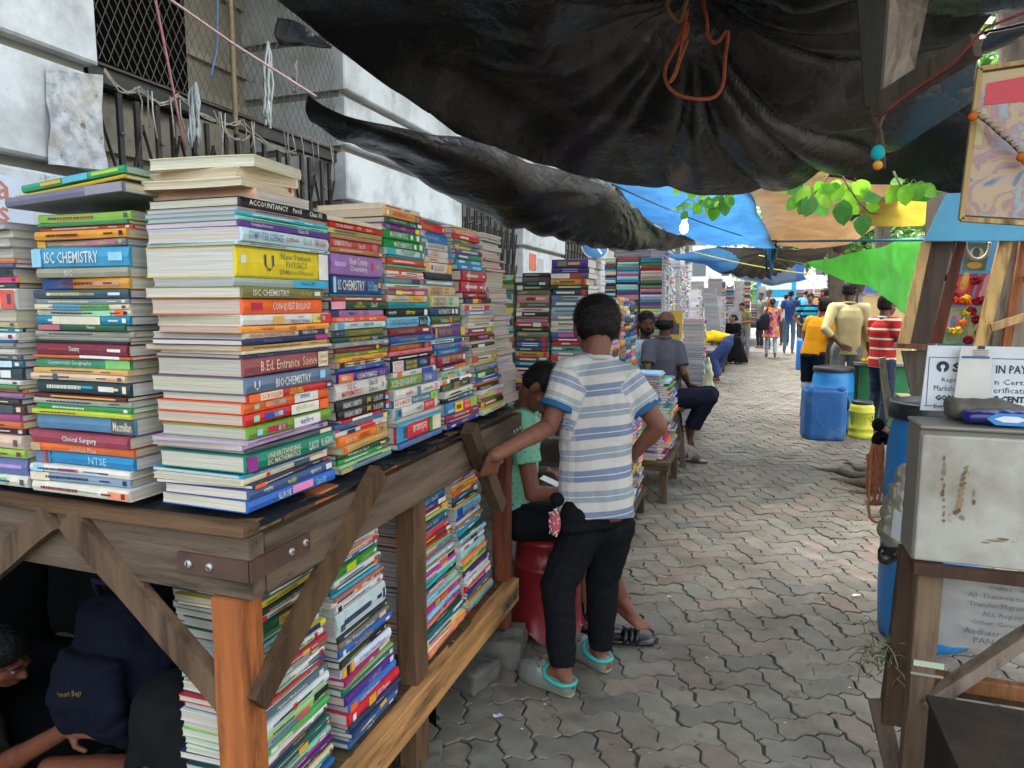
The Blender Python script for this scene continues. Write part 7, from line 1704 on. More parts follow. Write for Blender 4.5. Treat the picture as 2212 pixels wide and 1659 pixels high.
m = MB(); m.ball((.235,-.02,.42), (.03,.03,.045), lin('15171a')); m.tube([(.25,-.02,.50),(.262,-.04,.45),(.262,-.04,.38),(.25,-.02,.34)], .013, lin('15171a')); m.build('tap', M_plastic, t)
m = MB(); m.lathe([(.105,-.004),(.10,.004),(.092,.005),(.088,-.002)], 28, lin('2a6cb4'), Matrix.Translation((-.04,-.178,.34)) @ Matrix.Diagonal((.8,1,1.6,1)) @ Matrix.Rotation(math.pi/2, 4, 'X')); m.build('panel_ring', M_plastic, t)
t = sqcan('jerrycan', (1.30,17.9,0), .1, .42, .32, .74, '2b78c8', 'closed bright blue jerrycan with a red cap behind the yellow shirted man', False)
m = MB(); m.lathe([(.05,.74),(.05,.79),(.045,.80)], 16, lin('d03848'), Matrix.Translation((.02,0,0))); m.build('cap', M_plastic, t); m = MB(); m.ball((-.08,-.165,.56), (.05,.015,.05), lin('1f5c9c')); m.box((-.16,-.168,.44),(.02,-.155,.66), lin('3f8cd8')); m.build('handle', M_plastic, t)
t = thing('plastic_tub', 'small yellow plastic tub with dark lid, wire handle and printed label', 'tub', (1.30,8.98,0)); m = MB()
m.lathe([(.12,0),(.135,.015),(.138,.05),(.132,.06),(.132,.10),(.138,.108),(.138,.13),(.133,.14),(.133,.30),(.139,.308),(.139,.33),(.131,.34),(.136,.37),(.118,.40),(.108,.41)], 36, lin('c9c93c')); m.build('tub_body', M_plastic, t)
m = MB(); m.lathe([(.112,.405),(.116,.41),(.116,.44),(.11,.446),(.001,.447)], 32, lin('2a3230')); m.build('lid', M_plastic, t)
m = MB(); m.tube([(-.135,-.03,.36),(-.09,-.11,.31),(0,-.145,.29),(.09,-.11,.31),(.135,-.03,.36)], .002, lin('6c6c60')); m.build('handle', M_metal, t)
def wrapq(m, a0, a1, z0, z1, r, col, n=5):
    vs = []
    for k in range(n+1): a = a0+(a1-a0)*k/n; vs += [(math.sin(a)*r, -math.cos(a)*r, z0), (math.sin(a)*r, -math.cos(a)*r, z1)]
    m.add(vs, [(2*k, 2*k+2, 2*k+3, 2*k+1) for k in range(n)], col)
def wraptext(m, s, a0, a1, z0, z1, r, col):
    v, f, ext = glyphs(s, .02); m.add([(math.sin(a0+(a1-a0)*p[0]/ext[0])*r, -math.cos(a0+(a1-a0)*p[0]/ext[0])*r, z0+(z1-z0)*p[1]/ext[1]) for p in v], f, col)
m = MB(); g_ = lin('2c4438')
for k in range(7): wrapq(m, -.55, .25, .17+.016*k, .172+.016*k, .1342, g_)
for a in (-.55,-.1,.1,.25): wrapq(m, a, a+.012, .17, .268, .1342, g_, 1)
wraptext(m, 'PURO', .6, 1.15, .20, .235, .1342, g_); wrapq(m, .78, .95, .24, .28, .1342, g_, 2); wrapq(m, .45, .55, .24, .265, .1342, g_, 1); wraptext(m, 'VANASPATI', .62, 1.15, .175, .187, .1342, g_)
for k in range(8): wrapq(m, -1.15, -1.15+R.uniform(.2,.4), .16+.014*k, .166+.014*k, .1342, g_, 3)
m.build('print', M_paint, t)
t = drum('barrel', (.845,3.62,0), .205, 1.14, '2480c8', '22262a', 'tall blue drum with black lid next to the white cabinet', lidr=1.03)
# rope bundle on the drum
t = thing('rope_bundle', 'orange rope bundle hanging from black cloth on the side of the tall blue drum', 'rope', tuple(at(1888,960,Y=3.8))); Lq = local(t); m = MB()
for k in range(7):
    x = R.uniform(-9,9); L_ = R.uniform(1010,1110); m.tube([Lq @ p for p in [Vector(q) for q in smooth([at(1898+x*.4,952,Y=3.77), at(1888+x,980,Y=3.74), at(1882+x*1.2,L_-40,Y=3.74), at(1890+x,L_,Y=3.74), at(1903+x*.6,L_-50,Y=3.74), at(1904+x*.4,960,Y=3.76)], 4)]], .0065, lin('b5704c'), 6)
m.tube([Lq @ Vector(q) for q in smooth([at(1884,960,Y=3.73), at(1878,1050,Y=3.7), at(1878,1112,Y=3.66), at(1900,1128,Y=3.6), at(1922,1095,Y=3.5)], 5)], .007, lin('bd7850')); m.build('rope', M_rope, t)
m = MB(); 
for k in range(6): m.ball(Lq @ at(1903+R.uniform(-8,6), 935+R.uniform(-18,18), Y=3.77), (.03,.025,.035), lin('141518'))
m.build('black_rag', M_cloth, t)
# counter with partition
t = thing('food_counter', 'small green street counter with a cream partition and yellow flowers on its ledge', 'counter', (1.62,10.2,0)); Lq = local(t)
def cb(lo, hi, nm, c, m_=M_paint): m = MB(); m.box(lo, hi, lin(c)); m.v = [tuple(Lq @ Vector(v)) for v in m.v]; m.build(nm, m_, t)
cb((1.35,9.75,0.02),(2.1,10.5,.80), 'counter_front', '2c8a52', mat('stained_paint', None, .6, (3,.6,1.15,8), (20,.002,.6), two=('4f5a4c', 4, .6, .1))); cb((1.28,9.66,.81),(2.1,10.5,.845), 'ledge', '8a8c84'); cb((1.36,9.95,.85),(2.1,10.0,1.70), 'partition', 'c2ac74'); cb((1.33,9.93,.85),(1.365,10.02,1.72), 'partition_frame', '9a9c9a', M_metal); cb((1.33,9.93,1.705),(2.1,10.02,1.73), 'partition_frame', '9a9c9a', M_metal)
cb((1.58,9.945,1.35),(1.72,9.949,1.52), 'notice', '3f9cb8'); cb((1.6,9.941,1.37),(1.70,9.944,1.47), 'notice', 'dcdcd4')
cb((1.50,9.745,.42),(1.60,9.75,.72), 'nameplate', '3c3c34'); m = MB(); text(m, 'IRON', Lq @ V((1.52,9.742,.44)), (0,0,1), (-1,0,0), .26, .055, lin('b8b8a8')); m.v = [(v[0]+.065, v[1], v[2]) for v in m.v]; m.build('lettering', M_paint, t)
t = thing('flower_heap', 'orange yellow flowers heaped on the counter ledge', 'flowers', (1.46,9.76,.845)); m = MB()
for k in range(30): m.ball((R.uniform(-.09,.09), R.uniform(-.05,.05), R.uniform(.01,.045)), R.uniform(.012,.022), lin(R.choice(['e8a020','d88a1c','f0b828'])), 7, 5)
m.build('petals', M_cloth, t)
t = thing('desk_clock', 'blue wedge shaped device with a pale screen standing on top of the partition', 'device', (1.50,9.97,1.732)); m = MB(); m.add([(-.12,-.05,0),(.12,-.05,0),(.12,.05,0),(-.12,.05,0),(-.07,.0,.18),(.08,.0,.18),(.08,.03,.18),(-.07,.03,.18)], [(0,1,5,4),(1,2,6,5),(2,3,7,6),(3,0,4,7),(4,5,6,7),(3,2,1,0)], lin('1f3f7c')); m.build('case', M_plastic, t); m = MB(); m.add([(-.02,-.047,.03),(.08,-.047,.03),(.065,-.018,.13),(-.01,-.018,.13)], [(0,1,2,3)], lin('4fb0d0')); m.build('screen', M_plastic, t)
t = thing('figurine', 'small terracotta seated figurine beside the blue device', 'figurine', (1.76,9.97,1.732)); m = MB(); m.lathe([(.05,0),(.055,.02),(.04,.06),(.045,.09),(.025,.12)], 14, lin('8c5c44')); m.ball((0,0,.15), (.032,.03,.038), lin('8c5c44')); m.ball((.03,-.03,.03), (.03,.03,.02), lin('8c5c44')); m.build('figure', M_rough, t)
# metal cupboard and planks between drum and counter
m = MB(); m.box((1.62,6.6,.62),(1.95,7.2,1.95), lin('8a9aa0')); o = m.build('metal_cupboard', mat('dull_sheet', None, .4, (4,.75,1.1,7), (12,.004,.5), metal=.5), recenter=True); tag(o, 'dull grey sheet metal cupboard left of the wooden kiosk', 'cupboard')
t = thing('grey_box_stand', 'weathered grey plywood stand right of the yellow tub', 'stand', (1.36,6.9,0)); m = MB(); m.box((0,0,0),(.26,.5,.72), lin('8a9294')); m.build('box', M_woodX, t); m = MB(); m.box((-.01,-.01,.722),(.27,.51,.735), lin('b8a878')); m.build('top', M_paint, t)
m = MB(); m.bar(at(1905,772,Y=6.0), at(1922,905,Y=6.0), .05, .05, lin('7c7c6c'), up=(0,1,0), seg=6, jit=.004); o = m.build('rough_post', M_vwood, recenter=True); tag(o, 'rough grey branch post leaning by the blue drum', 'post')

# kiosk
KY = 4.6
kt = thing('kiosk', 'wooden roadside kiosk with a sky blue fascia, dark planks and pale battens', 'kiosk', (1.35,KY,0)); Lq = local(kt)
def kq(pts, nm, col, m_=M_vwood, th=.03, dY=0):
    m = MB(); P = [Lq @ at(x, y, Y=KY+dY+(q[0] if q else 0)) for (x, y, *q) in pts]; n = len(P); n_ = V((.0,th,0)); m.add(P + [p+n_ for p in P], [tuple(reversed(range(n))), tuple(n+i for i in range(n))] + [(i, (i+1) % n, n+(i+1) % n, n+i) for i in range(n)], lin(col)); return m.build(nm, m_, kt)
M_kp = mat('kiosk_paint', None, .55, (3,.75,1.12,8), (20,.002,.6), two=('7f8a86', 5, .68, .06))
kq([(2045,418),(2330,405),(2330,520),(1998,520)], 'fascia', '3f86a4', M_kp, .04, -.05)
kq([(2005,522),(2060,522),(2008,742),(1965,742)], 'door_plank', '463a32', M_vwood, .04, 0); kq([(2068,522),(2088,522),(2036,742),(2010,742)], 'door_edge', '5a2c20', M_vwood, .03, .02)
kq([(1992,522),(2012,522),(1966,745),(1940,745)], 'batten', 'b09060', M_vwood, .03, -.03); kq([(1940,742),(2012,744),(2012,756),(1938,752)], 'sill', '6a4634', M_vwood, .12, -.05)
kq([(2080,500),(2330,500),(2330,760),(2020,760)], 'back_panel', '3f7fa0', M_kp, .02, .45)
kq([(2160,520),(2190,520),(2120,800),(2092,800)], 'batten', 'b4935c', M_vwood, .03, -.02); kq([(2185,520),(2330,520),(2330,800),(2118,800)], 'wall_plank', '8c8070', M_vwood, .03, .05); kq([(2212,480),(2232,480),(2176,800),(2158,800)], 'batten', '8c5634', M_vwood, .03, .0)
kq([(1948,758),(2075,758),(2040,930),(1985,930)], 'lower_panel', '564c42', M_vwood, .03, 0); kq([(2140,700),(2330,640),(2330,655),(2145,716)], 'batten', 'a8875a', M_vwood, .03, -.08); kq([(2212,596),(2330,560),(2330,578),(2216,612)], 'batten', 'a8875a', M_vwood, .03, -.08)
m = MB(); m.v = []; m.box((1.2,KY+.5,0),(2.4,KY+1.3,2.35), lin('40372f')); m.v = [tuple(Lq @ Vector(v)) for v in m.v]; m.build('body', M_vwood, kt)
# posters with flowers hanging in the kiosk: plain bright stand-ins
def poster(pts, base, blobs, label, Y, name='poster'):
    c = at(*pts[0], Y=Y); t = thing(name, label, 'poster', tuple(c)); Lw = Matrix.Translation(-c); P = [at(x, y, Y=Y) for x, y in pts]; m = MB(); m.add([Lw @ p for p in P], [(0,1,2,3)], lin(base))
    q = lambda u, v: P[0].lerp(P[1], u).lerp(P[3].lerp(P[2], u), v)
    for k, (u, v, r_, col, asp) in enumerate(blobs):
        cc = q(u, v); ux = (P[1]-P[0]); uy = (P[3]-P[0]); n = 14; m.add([Lw @ (cc + ux*(math.cos(6.283*i/n)*r_) + uy*(math.sin(6.283*i/n)*r_*asp) + V((0,-.0008*(k+1),0))) for i in range(n)], [tuple(range(n))], lin(col))
    m.build('print', mat('print_gloss', None, .35, (8,.75,1.15,6)), t); return t, Lw, q
t, Lw, q = poster([(2062,592),(2115,592),(2092,660),(2050,658)], 'a3202c', [(.5,.35,.30,'c8402c',1.2),(.5,.3,.18,'c8952c',1.3),(.5,.15,.14,'e0b048',1.6),(.2,.6,.14,'b0183c',.9),(.8,.6,.14,'b0183c',.9),(.5,.75,.2,'8c1830',.7)], 'red and gold devotional style poster hanging inside the kiosk', KY+.15)
t, Lw, q = poster([(2118,592),(2150,590),(2138,662),(2098,660)], 'b84050', [(.5,.3,.2,'dca0a8',1.5),(.5,.6,.3,'c8a0b0',.7),(.5,.8,.25,'8c2c40',.5)], 'pink poster beside the red and gold one in the kiosk', KY+.16)
t, Lw, q = poster([(2048,664),(2092,664),(2072,742),(2030,742)], '8ca06c', [(.5,.4,.3,'b8a0a0',1.),(.4,.4,.14,'6c84b0',1.4),(.65,.5,.12,'c87c70',1.3),(.5,.8,.3,'6c8c5c',.5)], 'pale green poster framed by the marigold garland', KY+.15)
t, Lw, q = poster([(2094,664),(2134,664),(2112,742),(2074,742)], 'a0a070', [(.5,.5,.3,'c0c090',1.1),(.5,.35,.13,'7c9478',1.5),(.8,.3,.14,'c8b040',1.)], 'yellowish poster right of the marigold garland', KY+.16)
t, Lw, q = poster([(2085,524),(2140,524),(2128,585),(2078,585)], '5c6c50', [(.5,.4,.3,'b8b0a0',.8),(.5,.35,.15,'3c4440',1.2),(.5,.8,.3,'c89c40',.4)], 'small dark poster under the bead necklace at the kiosk top', KY+.14)
t = thing('garland', 'marigold garland of orange and yellow flowers around the pale green poster', 'garland', tuple(at(2060,740,Y=KY+.05))); Lq2 = local(t)
gp = [(2046,640,0),(2062,646,1),(2078,648,1),(2088,644,0),(2094,652,1),(2088,676,0),(2080,698,1),(2070,714,0),(2056,716,0),(2040,702,1),(2038,680,0),(2040,656,1)]
m = MB(); m.tube([Lq2 @ at(x, y, Y=KY+.08) for x, y, _ in gp+gp[:1]], .006, lin('b8c0a0')); m.build('string', M_rope, t)
for x, y, c in gp:
    m = MB(); cc = Lq2 @ at(x, y, Y=KY+.07)
    for k in range(26): a = V((R.gauss(0,1), R.gauss(0,1), R.gauss(0,1))).normalized(); m.ball(cc+a*.0155, .0075, lin('d8601c' if c else 'd8b020'), 6, 4)
    m.build('marigold', M_cloth, t)
t = thing('hibiscus_bunch', 'crimson flowers tucked between the posters in the kiosk', 'flowers', tuple(at(2100,700,Y=KY+.04))); Lq2 = local(t)
for x, y in ((2050,600),(2108,606),(2062,640),(2112,650),(2098,672),(2118,720),(2092,735),(2110,690),(2056,620)):
    m = MB(); cc = Lq2 @ at(x, y, Y=KY+.06)
    for k in range(7): a = k*.9; m.ball(cc+V((math.cos(a)*.016,R.uniform(-.01,.01),math.sin(a)*.016)), (.016,.006,.012), lin('7c1828'), 7, 5)
    m.build('flower', M_cloth, t)
t = thing('bead_necklace', 'string of pale beads draped over the small dark poster', 'beads', tuple(at(2112,560,Y=KY+.05))); Lq2 = local(t); m = MB()
for k in range(26): a = math.pi*k/25; m.ball(Lq2 @ at(2112-26*math.cos(a), 526+34*math.sin(a), Y=KY+.08), .010, lin('a89c88'), 7, 5)
m.build('beads', M_plastic, t)

# framed picture hanging in the near right corner
FY = 1.75
t = thing('framed_picture', 'gilt framed colourful picture with a cowrie string hanging at upper right', 'picture', tuple(at(2090,475,Y=FY))); Lw = local(t)
TL, TR, BR, BL = (2116,150),(2262,128),(2236,484),(2076,474); P = [Lw @ at(*p, Y=FY) for p in (TL,TR,BR,BL)]
def fq(u, v, d=0): return P[0].lerp(P[1], u).lerp(P[3].lerp(P[2], u), v) + V((0,-d,0))
def fpoly(m, pts, col, d, th=0): m.add([fq(u, v, d) for u, v in pts], [tuple(range(len(pts)))], lin(col))
m = MB(); m.add([fq(*p) + V((0,.004,0)) for p in ((0,0),(1,0),(1,1),(0,1))] + [fq(*p) + V((0,.02,0)) for p in ((0,0),(1,0),(1,1),(0,1))], [(0,3,2,1),(4,5,6,7),(0,1,5,4),(1,2,6,5),(2,3,7,6),(3,0,4,7)], lin('9c8c6c')); m.build('backing', M_vwood, t)
for a, b2 in (((0,0),(1,0)),((1,0),(1,1)),((1,1),(0,1)),((0,1),(0,0))): m = MB(); m.bar(fq(*a), fq(*b2), .010, .014, lin('a88c5c'), up=(0,1,0)); m.build('frame', M_vwood, t)
m = MB(); fpoly(m, ((.04,.03),(.96,.03),(.96,.10),(.04,.10)), 'a8946c', .002); n = 16
def fe(cx, cy, rx, ry, col, d): fpoly(m, [(cx+rx*math.cos(6.283*i/n), cy+ry*math.sin(6.283*i/n)) for i in range(n)], col, d)
fpoly(m, ((.14,.10),(.96,.08),(.96,.24),(.12,.24)), 'b8303c', .003); fpoly(m, ((.05,.27),(.18,.26),(.16,.5),(.05,.5)), 'a8a070', .003)
m.build('print_top', M_paint, t); m = MB(); fpoly(m, ((.04,.10),(.96,.10),(.96,.97),(.04,.97)), '9cb0b4', .0015)
def swirl(name, cs, sc):
    mm_ = bpy.data.materials.new(name); mm_.use_nodes = True; N, L = mm_.node_tree.nodes, mm_.node_tree.links; tc = N.new('ShaderNodeTexCoord'); n1 = N.new('ShaderNodeTexNoise'); n1.inputs['Scale'].default_value = sc; n1.inputs['Detail'].default_value = 4; n1.inputs['Distortion'].default_value = 1.6; L.new(tc.outputs['Object'], n1.inputs[0])
    rp = N.new('ShaderNodeValToRGB'); L.new(n1.outputs[0], rp.inputs[0])
    for k, c in enumerate(cs):
        e = rp.color_ramp.elements[k] if k < 2 else rp.color_ramp.elements.new(.5); e.color = (*lin(c), 1)
    for k, e in enumerate(rp.color_ramp.elements): e.position = .3+.4*k/(len(cs)-1)
    L.new(rp.outputs[0], N['Principled BSDF'].inputs[0]); N['Principled BSDF'].inputs['Roughness'].default_value = .4; return mm_
m.build('print', swirl('swirled_print', ['4c6478','848f8c','9c8478','a08c68','8c6468','7c8c90'], 17), t)
t = thing('shell_string', 'string of pale cowrie shells with orange ends draped across the framed picture', 'shell string', tuple(at(2160,330,Y=FY-.05))); Lw = local(t); m = MB(); pp = [(2108,246),(2120,258),(2132,266),(2143,276),(2154,286),(2166,297),(2178,306),(2190,318),(2202,330),(2214,342)]
m.tube([Lw @ at(x, y, Y=FY-.03) for x, y in pp], .002, lin('3c2c20')); m.build('string', M_rope, t); m = MB()
for x, y in pp[:-1]: m.ball(Lw @ at(x+4, y-5, Y=FY-.03), (.009,.006,.006), lin('8c7c68'), 8, 6)
m.build('shells', M_plastic, t); 
for x, y in ((2102,252),(2206,340),(2218,348)): m = MB(); m.ball(Lw @ at(x, y, Y=FY-.03), (.010,.008,.009), lin('b4581c'), 8, 6); m.build('orange_bead', M_cloth, t)

# foreground cabinet on a timber trestle
CY, CZ = 1.95, None
tl, bl_, tr_ = at(1990,928,Y=CY), at(1976,1213,Y=CY), at(2330,940,Y=CY)
X0, ZTp, ZBt = tl.x, tl.z, bl_.z
trs = thing('trestle_table', 'worn timber trestle with dark legs and a diagonal brace under the white cabinet', 'table', (X0+.5, CY+.35, 0)); Lw = local(trs)
def tb_(a, b2, w, h, col, nm='leg', up=(0,1,0), m_=M_vwood): m = MB(); m.bar(Lw @ V(a), Lw @ V(b2), w, h, lin(col), up=up, seg=7, jit=.0015); m.build(nm, m_, trs)
X1 = X0+1.0; YBk = CY+.12
tb_((X0+.045,CY+.03,ZBt-.002),(X0+.045,CY+.03,0),.06,.05,'6a5846'); tb_((X0+.02,YBk,ZBt-.002),(X0-.0,YBk,.42),.05,.045,'4a382c'); tb_((X0-.03,YBk+.03,.46),(X0+.09,YBk-.15,0),.05,.05,'55493e'); tb_((X1-.05,YBk,ZBt),(X1-.05,YBk,0),.06,.06,'6a5c4c'); tb_((X1,CY+.03,ZBt),(X1,CY+.03,0),.06,.06,'5c4c3c')
tb_(at(1998,1520,Y=CY+.0), at(2260,1345,Y=CY+.0), .05,.03,'75675a','brace',(0,0,1)); tb_((X0+.07,CY+.05,.60),(X1,CY+.05,.60),.03,.04,'7c5230','rail',(0,0,1)); tb_((X0,YBk,.55),(X1,YBk,.55),.04,.04,'5c4636','rail',(0,0,1)); tb_((X0,CY-.012,ZBt-.012),(X1,CY-.012,ZBt-.012),.03,.03,'3f2c22','rail',(0,0,1))
tb_((X0+.045,CY+.06,.2),(X0,YBk,.2),.03,.05,'3c342c','rail',(0,0,1))
m = MB(); m.box((X0+.02,CY-.003,.655),(X0+.09,CY+.0,.67), lin('a8b49c')); m.box((X0+.015,CY-.003,.63),(X0+.09,CY,.636), lin('8c8c7c')); m.v = [tuple(Lw @ Vector(v)) for v in m.v]; m.build('tie_strip', M_paint, trs)
cab = thing('cabinet', 'stained off white metal cabinet with rust spots standing on the trestle', 'cabinet', (X0+.5, CY+.35, ZBt)); Lw = local(cab)
M_cab = mat('chipped_enamel', None, .5, (5,.8,1.06,8), (30,.001,.7), two=[('7c766a', 3.5, .56, .12), ('5c4a38', 16, .68, .03)])
def cbx(lo, hi, nm, c, m_=M_cab, bev=.006):
    m = MB(); m.box(lo, hi, lin(c)); m.v = [tuple(Lw @ Vector(v)) for v in m.v]; o = m.build(nm, m_, cab)
    if bev: b_ = o.modifiers.new('bevel', 'BEVEL'); b_.width = bev; b_.segments = 2
    return o
cbx((X0,CY+.012,ZBt),(X1,YBk+.03,ZTp), 'case', '74736e'); cbx((X0+.004,CY,ZBt+.004),(X1,CY+.011,ZTp-.012), 'door', 'a3a298'); cbx((X0-.004,CY-.004,ZTp+.001),(X1,YBk+.034,ZTp+.012), 'top', '6e6c66')
m = MB()    # chipped paint runs on the door
for (x, y, w, l, tl_) in [(2086-16*k/8+R.uniform(-2,2), 1010+95*k/8, R.uniform(2,6), R.uniform(8,16), .5) for k in range(9)] + [(2038+R.uniform(-3,3), 990+150*k/10, R.uniform(1.5,4), R.uniform(5,18), 0) for k in range(10)] + [(2104,1065,2,18,0),(2104,1085,3,12,0),(2078,1118,4,12,-.4),(2150,1168,16,4,0),(2168,1165,12,5,0),(2130,1172,9,3,0)]:
    a = at(x, y, Y=CY-.0022); k_ = .00132; n = 10; pts = []
    for i in range(n): an = 6.283*i/n; px = math.cos(an)*w*R.uniform(.7,1.2)*k_; pz = math.sin(an)*l*R.uniform(.8,1.1)*k_*.5; pts.append(a + V((px + pz*tl_, -.0004*R.random(), pz)))
    m.add([Lw @ p for p in pts], [tuple(range(n))], lin(R.choice(['6c5438','5c4630','7c6c54'])))
m.build('rust_stain', M_rough, cab)
# paper notice behind the trestle
pn = thing('notice_board', 'crumpled printed notice sheet in clear plastic under the cabinet', 'notice', tuple(at(2030,1400,Y=CY+.12))); Lw = local(pn); P = [at(2020,1228,Y=CY+.10), at(2330,1260,Y=CY+.10), at(2330,1425,Y=CY+.14), at(2012,1392,Y=CY+.14)]
m = MB(); vs = []; fs = []
for j in range(11):
    for i in range(15): vs.append(Lw @ (P[0].lerp(P[1], i/14).lerp(P[3].lerp(P[2], i/14), j/10) + V((0, .012*mnoise.noise(V((i*.8,j*.7,1))), 0))))
for j in range(10):
    for i in range(14): a = j*15+i; fs.append((a, a+15, a+16, a+1))
m.add(vs, fs, lin('a8a8a4'), True); m.build('sheet', mat('glossy_plastic_sheet', None, .22, (12,.8,1.08), (9,.01,.7,8)), pn)
m = MB(); 
for k, s_ in enumerate(('Online   ePassport', 'All  Transcription  from  Delhi', 'Transfer/Migration Certificate', 'ALL Registration TET', 'Other  Government  Apply', 'Aadhaar  Other  Service', 'PAN Card  Services')):
    v_ = .12+.115*k; o_ = P[0].lerp(P[1], .14).lerp(P[3].lerp(P[2], .14), v_+.07) + V((0,-.014,0)); U = (P[1]-P[0]).normalized(); text(m, s_, Lw @ o_, U, V((0,0,1)), .30, .017, lin('5c6468'), .0)
m.build('lettering', M_paint, pn)
# big name board on the cabinet
sb = thing('sign_board', 'white shop sign board with black lettering propped on the cabinet behind a blank sheet', 'sign', tuple(at(1988,886,Y=CY+.2))); Lw = local(sb); SY = CY+.2; k2 = (at(2088,800,Y=SY)-at(1988,800,Y=SY)).x/100
o0 = at(1988,886,Y=SY); bz = o0.z; W_ = k2*440; tp_ = at(1988,746,Y=SY).z; H_ = tp_-bz; U = V((1,.0,0)); Vv = V((.03,0,1))
m = MB(); vs = [V((0,0,0)), V((W_,0,0)), V((W_+.005,0,H_)), V((.008,0,H_))]; o_ = Lw @ o0; vs = [v + o_ for v in vs]; m.add(vs + [v+V((0,.008,0)) for v in vs], [(0,1,2,3),(7,6,5,4),(0,4,5,1),(1,5,6,2),(2,6,7,3),(3,7,4,0)], lin('c9ced4')); m.build('board', M_paint, sb)
def sx(px): return (px-1988)*k2
def sz(py): return (886-py)*k2*1.0
m = MB(); F_ = lambda x, z: o_ + V((x, -.0012, z)); bk = lin('1c2230')
for a, b2 in (((2000,752),(2420,758)),((1996,874),(2420,880))): m.box(tuple(F_(sx(a[0]), sz(a[1]))-V((0,.0003,0))), tuple(F_(sx(b2[0]), sz(a[1]-1.5))+V((0,.0005,0))), lin('2c3c58'))
m.box(tuple(F_(sx(1999), sz(874))), tuple(F_(sx(2000.5), sz(752))+V((0,.0005,0))), lin('2c3c58'))
c_ = F_(sx(2030), sz(774)); n = 24; m.add([c_ + V((math.cos(6.283*i/n)*k2*14, -.0003, math.sin(6.283*i/n)*k2*14)) for i in range(n)], [tuple(range(n))], bk); m.add([c_ + V((math.cos(6.283*i/n)*k2*5, -.0007, math.sin(6.283*i/n)*k2*5)) for i in range(n)], [tuple(range(n))], lin('c9ced4')); m.box(tuple(c_+V((-k2*2.5,-.0008,-k2*14))), tuple(c_+V((k2*2.5,-.0005,-k2*2))), lin('c9ced4'))
for s_, x, y, w, h, bo in (('S', 2051, 787, 17, 24, .04),('Regist', 2030, 815, 37, 14, .0),('Markshe', 2014, 835, 50, 14, .0),('GOBI', 2018, 859, 40, 14, .05),('E-mail', 2015, 878, 40, 10, .0),('IN PAYMENT', 2143, 787, 120, 20, .02),('n Certificate', 2143, 815, 110, 14, .0),('erification at', 2141, 835, 112, 14, .0),('G CENTRE', 2139, 858, 88, 16, .05),('con', 2145, 876, 24, 9, .0)):
    text(m, s_, F_(sx(x), sz(y)), (1,0,0), (0,0,1), w*k2, h*k2, bk, bo)
m.build('lettering', M_paint, sb)
bs = thing('paper_card', 'blank white card with a blue line clipped over the sign board', 'card', tuple(at(2050,886,Y=SY-.03))); Lw = local(bs); q_ = [at(*p, Y=SY-.03) for p in ((2076,747),(2143,752),(2137,886),(2058,882))]
m = MB(); m.add([Lw @ p for p in q_] + [Lw @ (p+V((0,.004,0))) for p in q_], [(3,2,1,0),(4,5,6,7),(0,1,5,4),(1,2,6,5),(2,3,7,6),(3,0,4,7)], lin('c4c4bc')); m.build('sheet', M_paint, bs); m = MB()
for (xa, ya, xb, yb, c) in ((2078,771,2138,773,'2c4c8c'),(2102,762,2136,763,'8c8c8c'),(2102,767,2134,768,'8c8c8c'),(2102,757,2136,758,'8c8c8c'),(2112,748,2128,754,'2c2c30')): a = at(xa, yb, Y=SY-.0325); b2 = at(xb, ya, Y=SY-.0325); m.box(tuple(Lw @ V((a.x, a.y-.0008, a.z))), tuple(Lw @ V((b2.x, a.y, b2.z+.0008))), lin(c))
m.build('print', M_paint, bs)
# stone and blue packet on the cabinet top
pp_ = at(2105,893,Y=CY+.12); m = MB(); loft(m, [(V((-.075,0,.028)), V((0,1,0)), V((0,0,1)), .030,.022), (V((-.06,0,.029)), V((0,1,0)), V((0,0,1)), .045,.028), (V((.05,0,.029)), V((0,1,0)), V((0,0,1)), .05,.028), (V((.10,0,.024)), V((0,1,0)), V((0,0,1)), .03,.018)])
me = remesh(m, .005, 3, lambda p: mnoise.noise(p*30)*.004); o = bpy.data.objects.new('stone', me); C.objects.link(o); o.location = (pp_.x+.01, pp_.y, ZTp+.014); me.materials.clear(); me.materials.append(mat('river_stone', '5a544a', .85, (20,.7,1.2), (60,.001,1))); me.polygons.foreach_set('use_smooth', [True]*len(me.polygons)); tag(o, 'flat brown stone lying on the cabinet in front of the sign', 'stone')
pk = thing('blue_packet', 'dark blue foil packet with a white label on the cabinet top', 'packet', (at(2170,915,Y=CY+.05).x, CY+.05, ZTp+.013)); m = MB(); loft(m, [(V((-.095,0,.018)), V((0,1,0)), V((0,0,1)), .012,.004), (V((-.085,0,.020)), V((0,1,0)), V((0,0,1)), .034,.017), (V((.0,0,.022)), V((0,1,0)), V((0,0,1)), .038,.021), (V((.12,0,.022)), V((0,1,0)), V((0,0,1)), .036,.02), (V((.14,0,.020)), V((0,1,0)), V((0,0,1)), .036,.004)])
finish(remesh(m, .004, 3, lambda p: mnoise.noise(p*45)*.003), 'foil', mat('foil', None, .28, (20,.8,1.1), (30,.002,.6)), pk, lin('1c2468')); m = MB()
for (x0, x1, z0, z1, c, d) in ((-.05,.05,.006,.036,'2c7cb8',.0385),(-.035,.035,.014,.029,'c8ccd4',.0395)): m.add([(x0,-d,(z0+z1)/2),(x0+.02,-d,z0),(x1-.02,-d,z0),(x1,-d,(z0+z1)/2),(x1-.02,-d,z1),(x0+.02,-d,z1)], [tuple(range(6))], lin(c))
m.build('label_print', M_paint, pk)
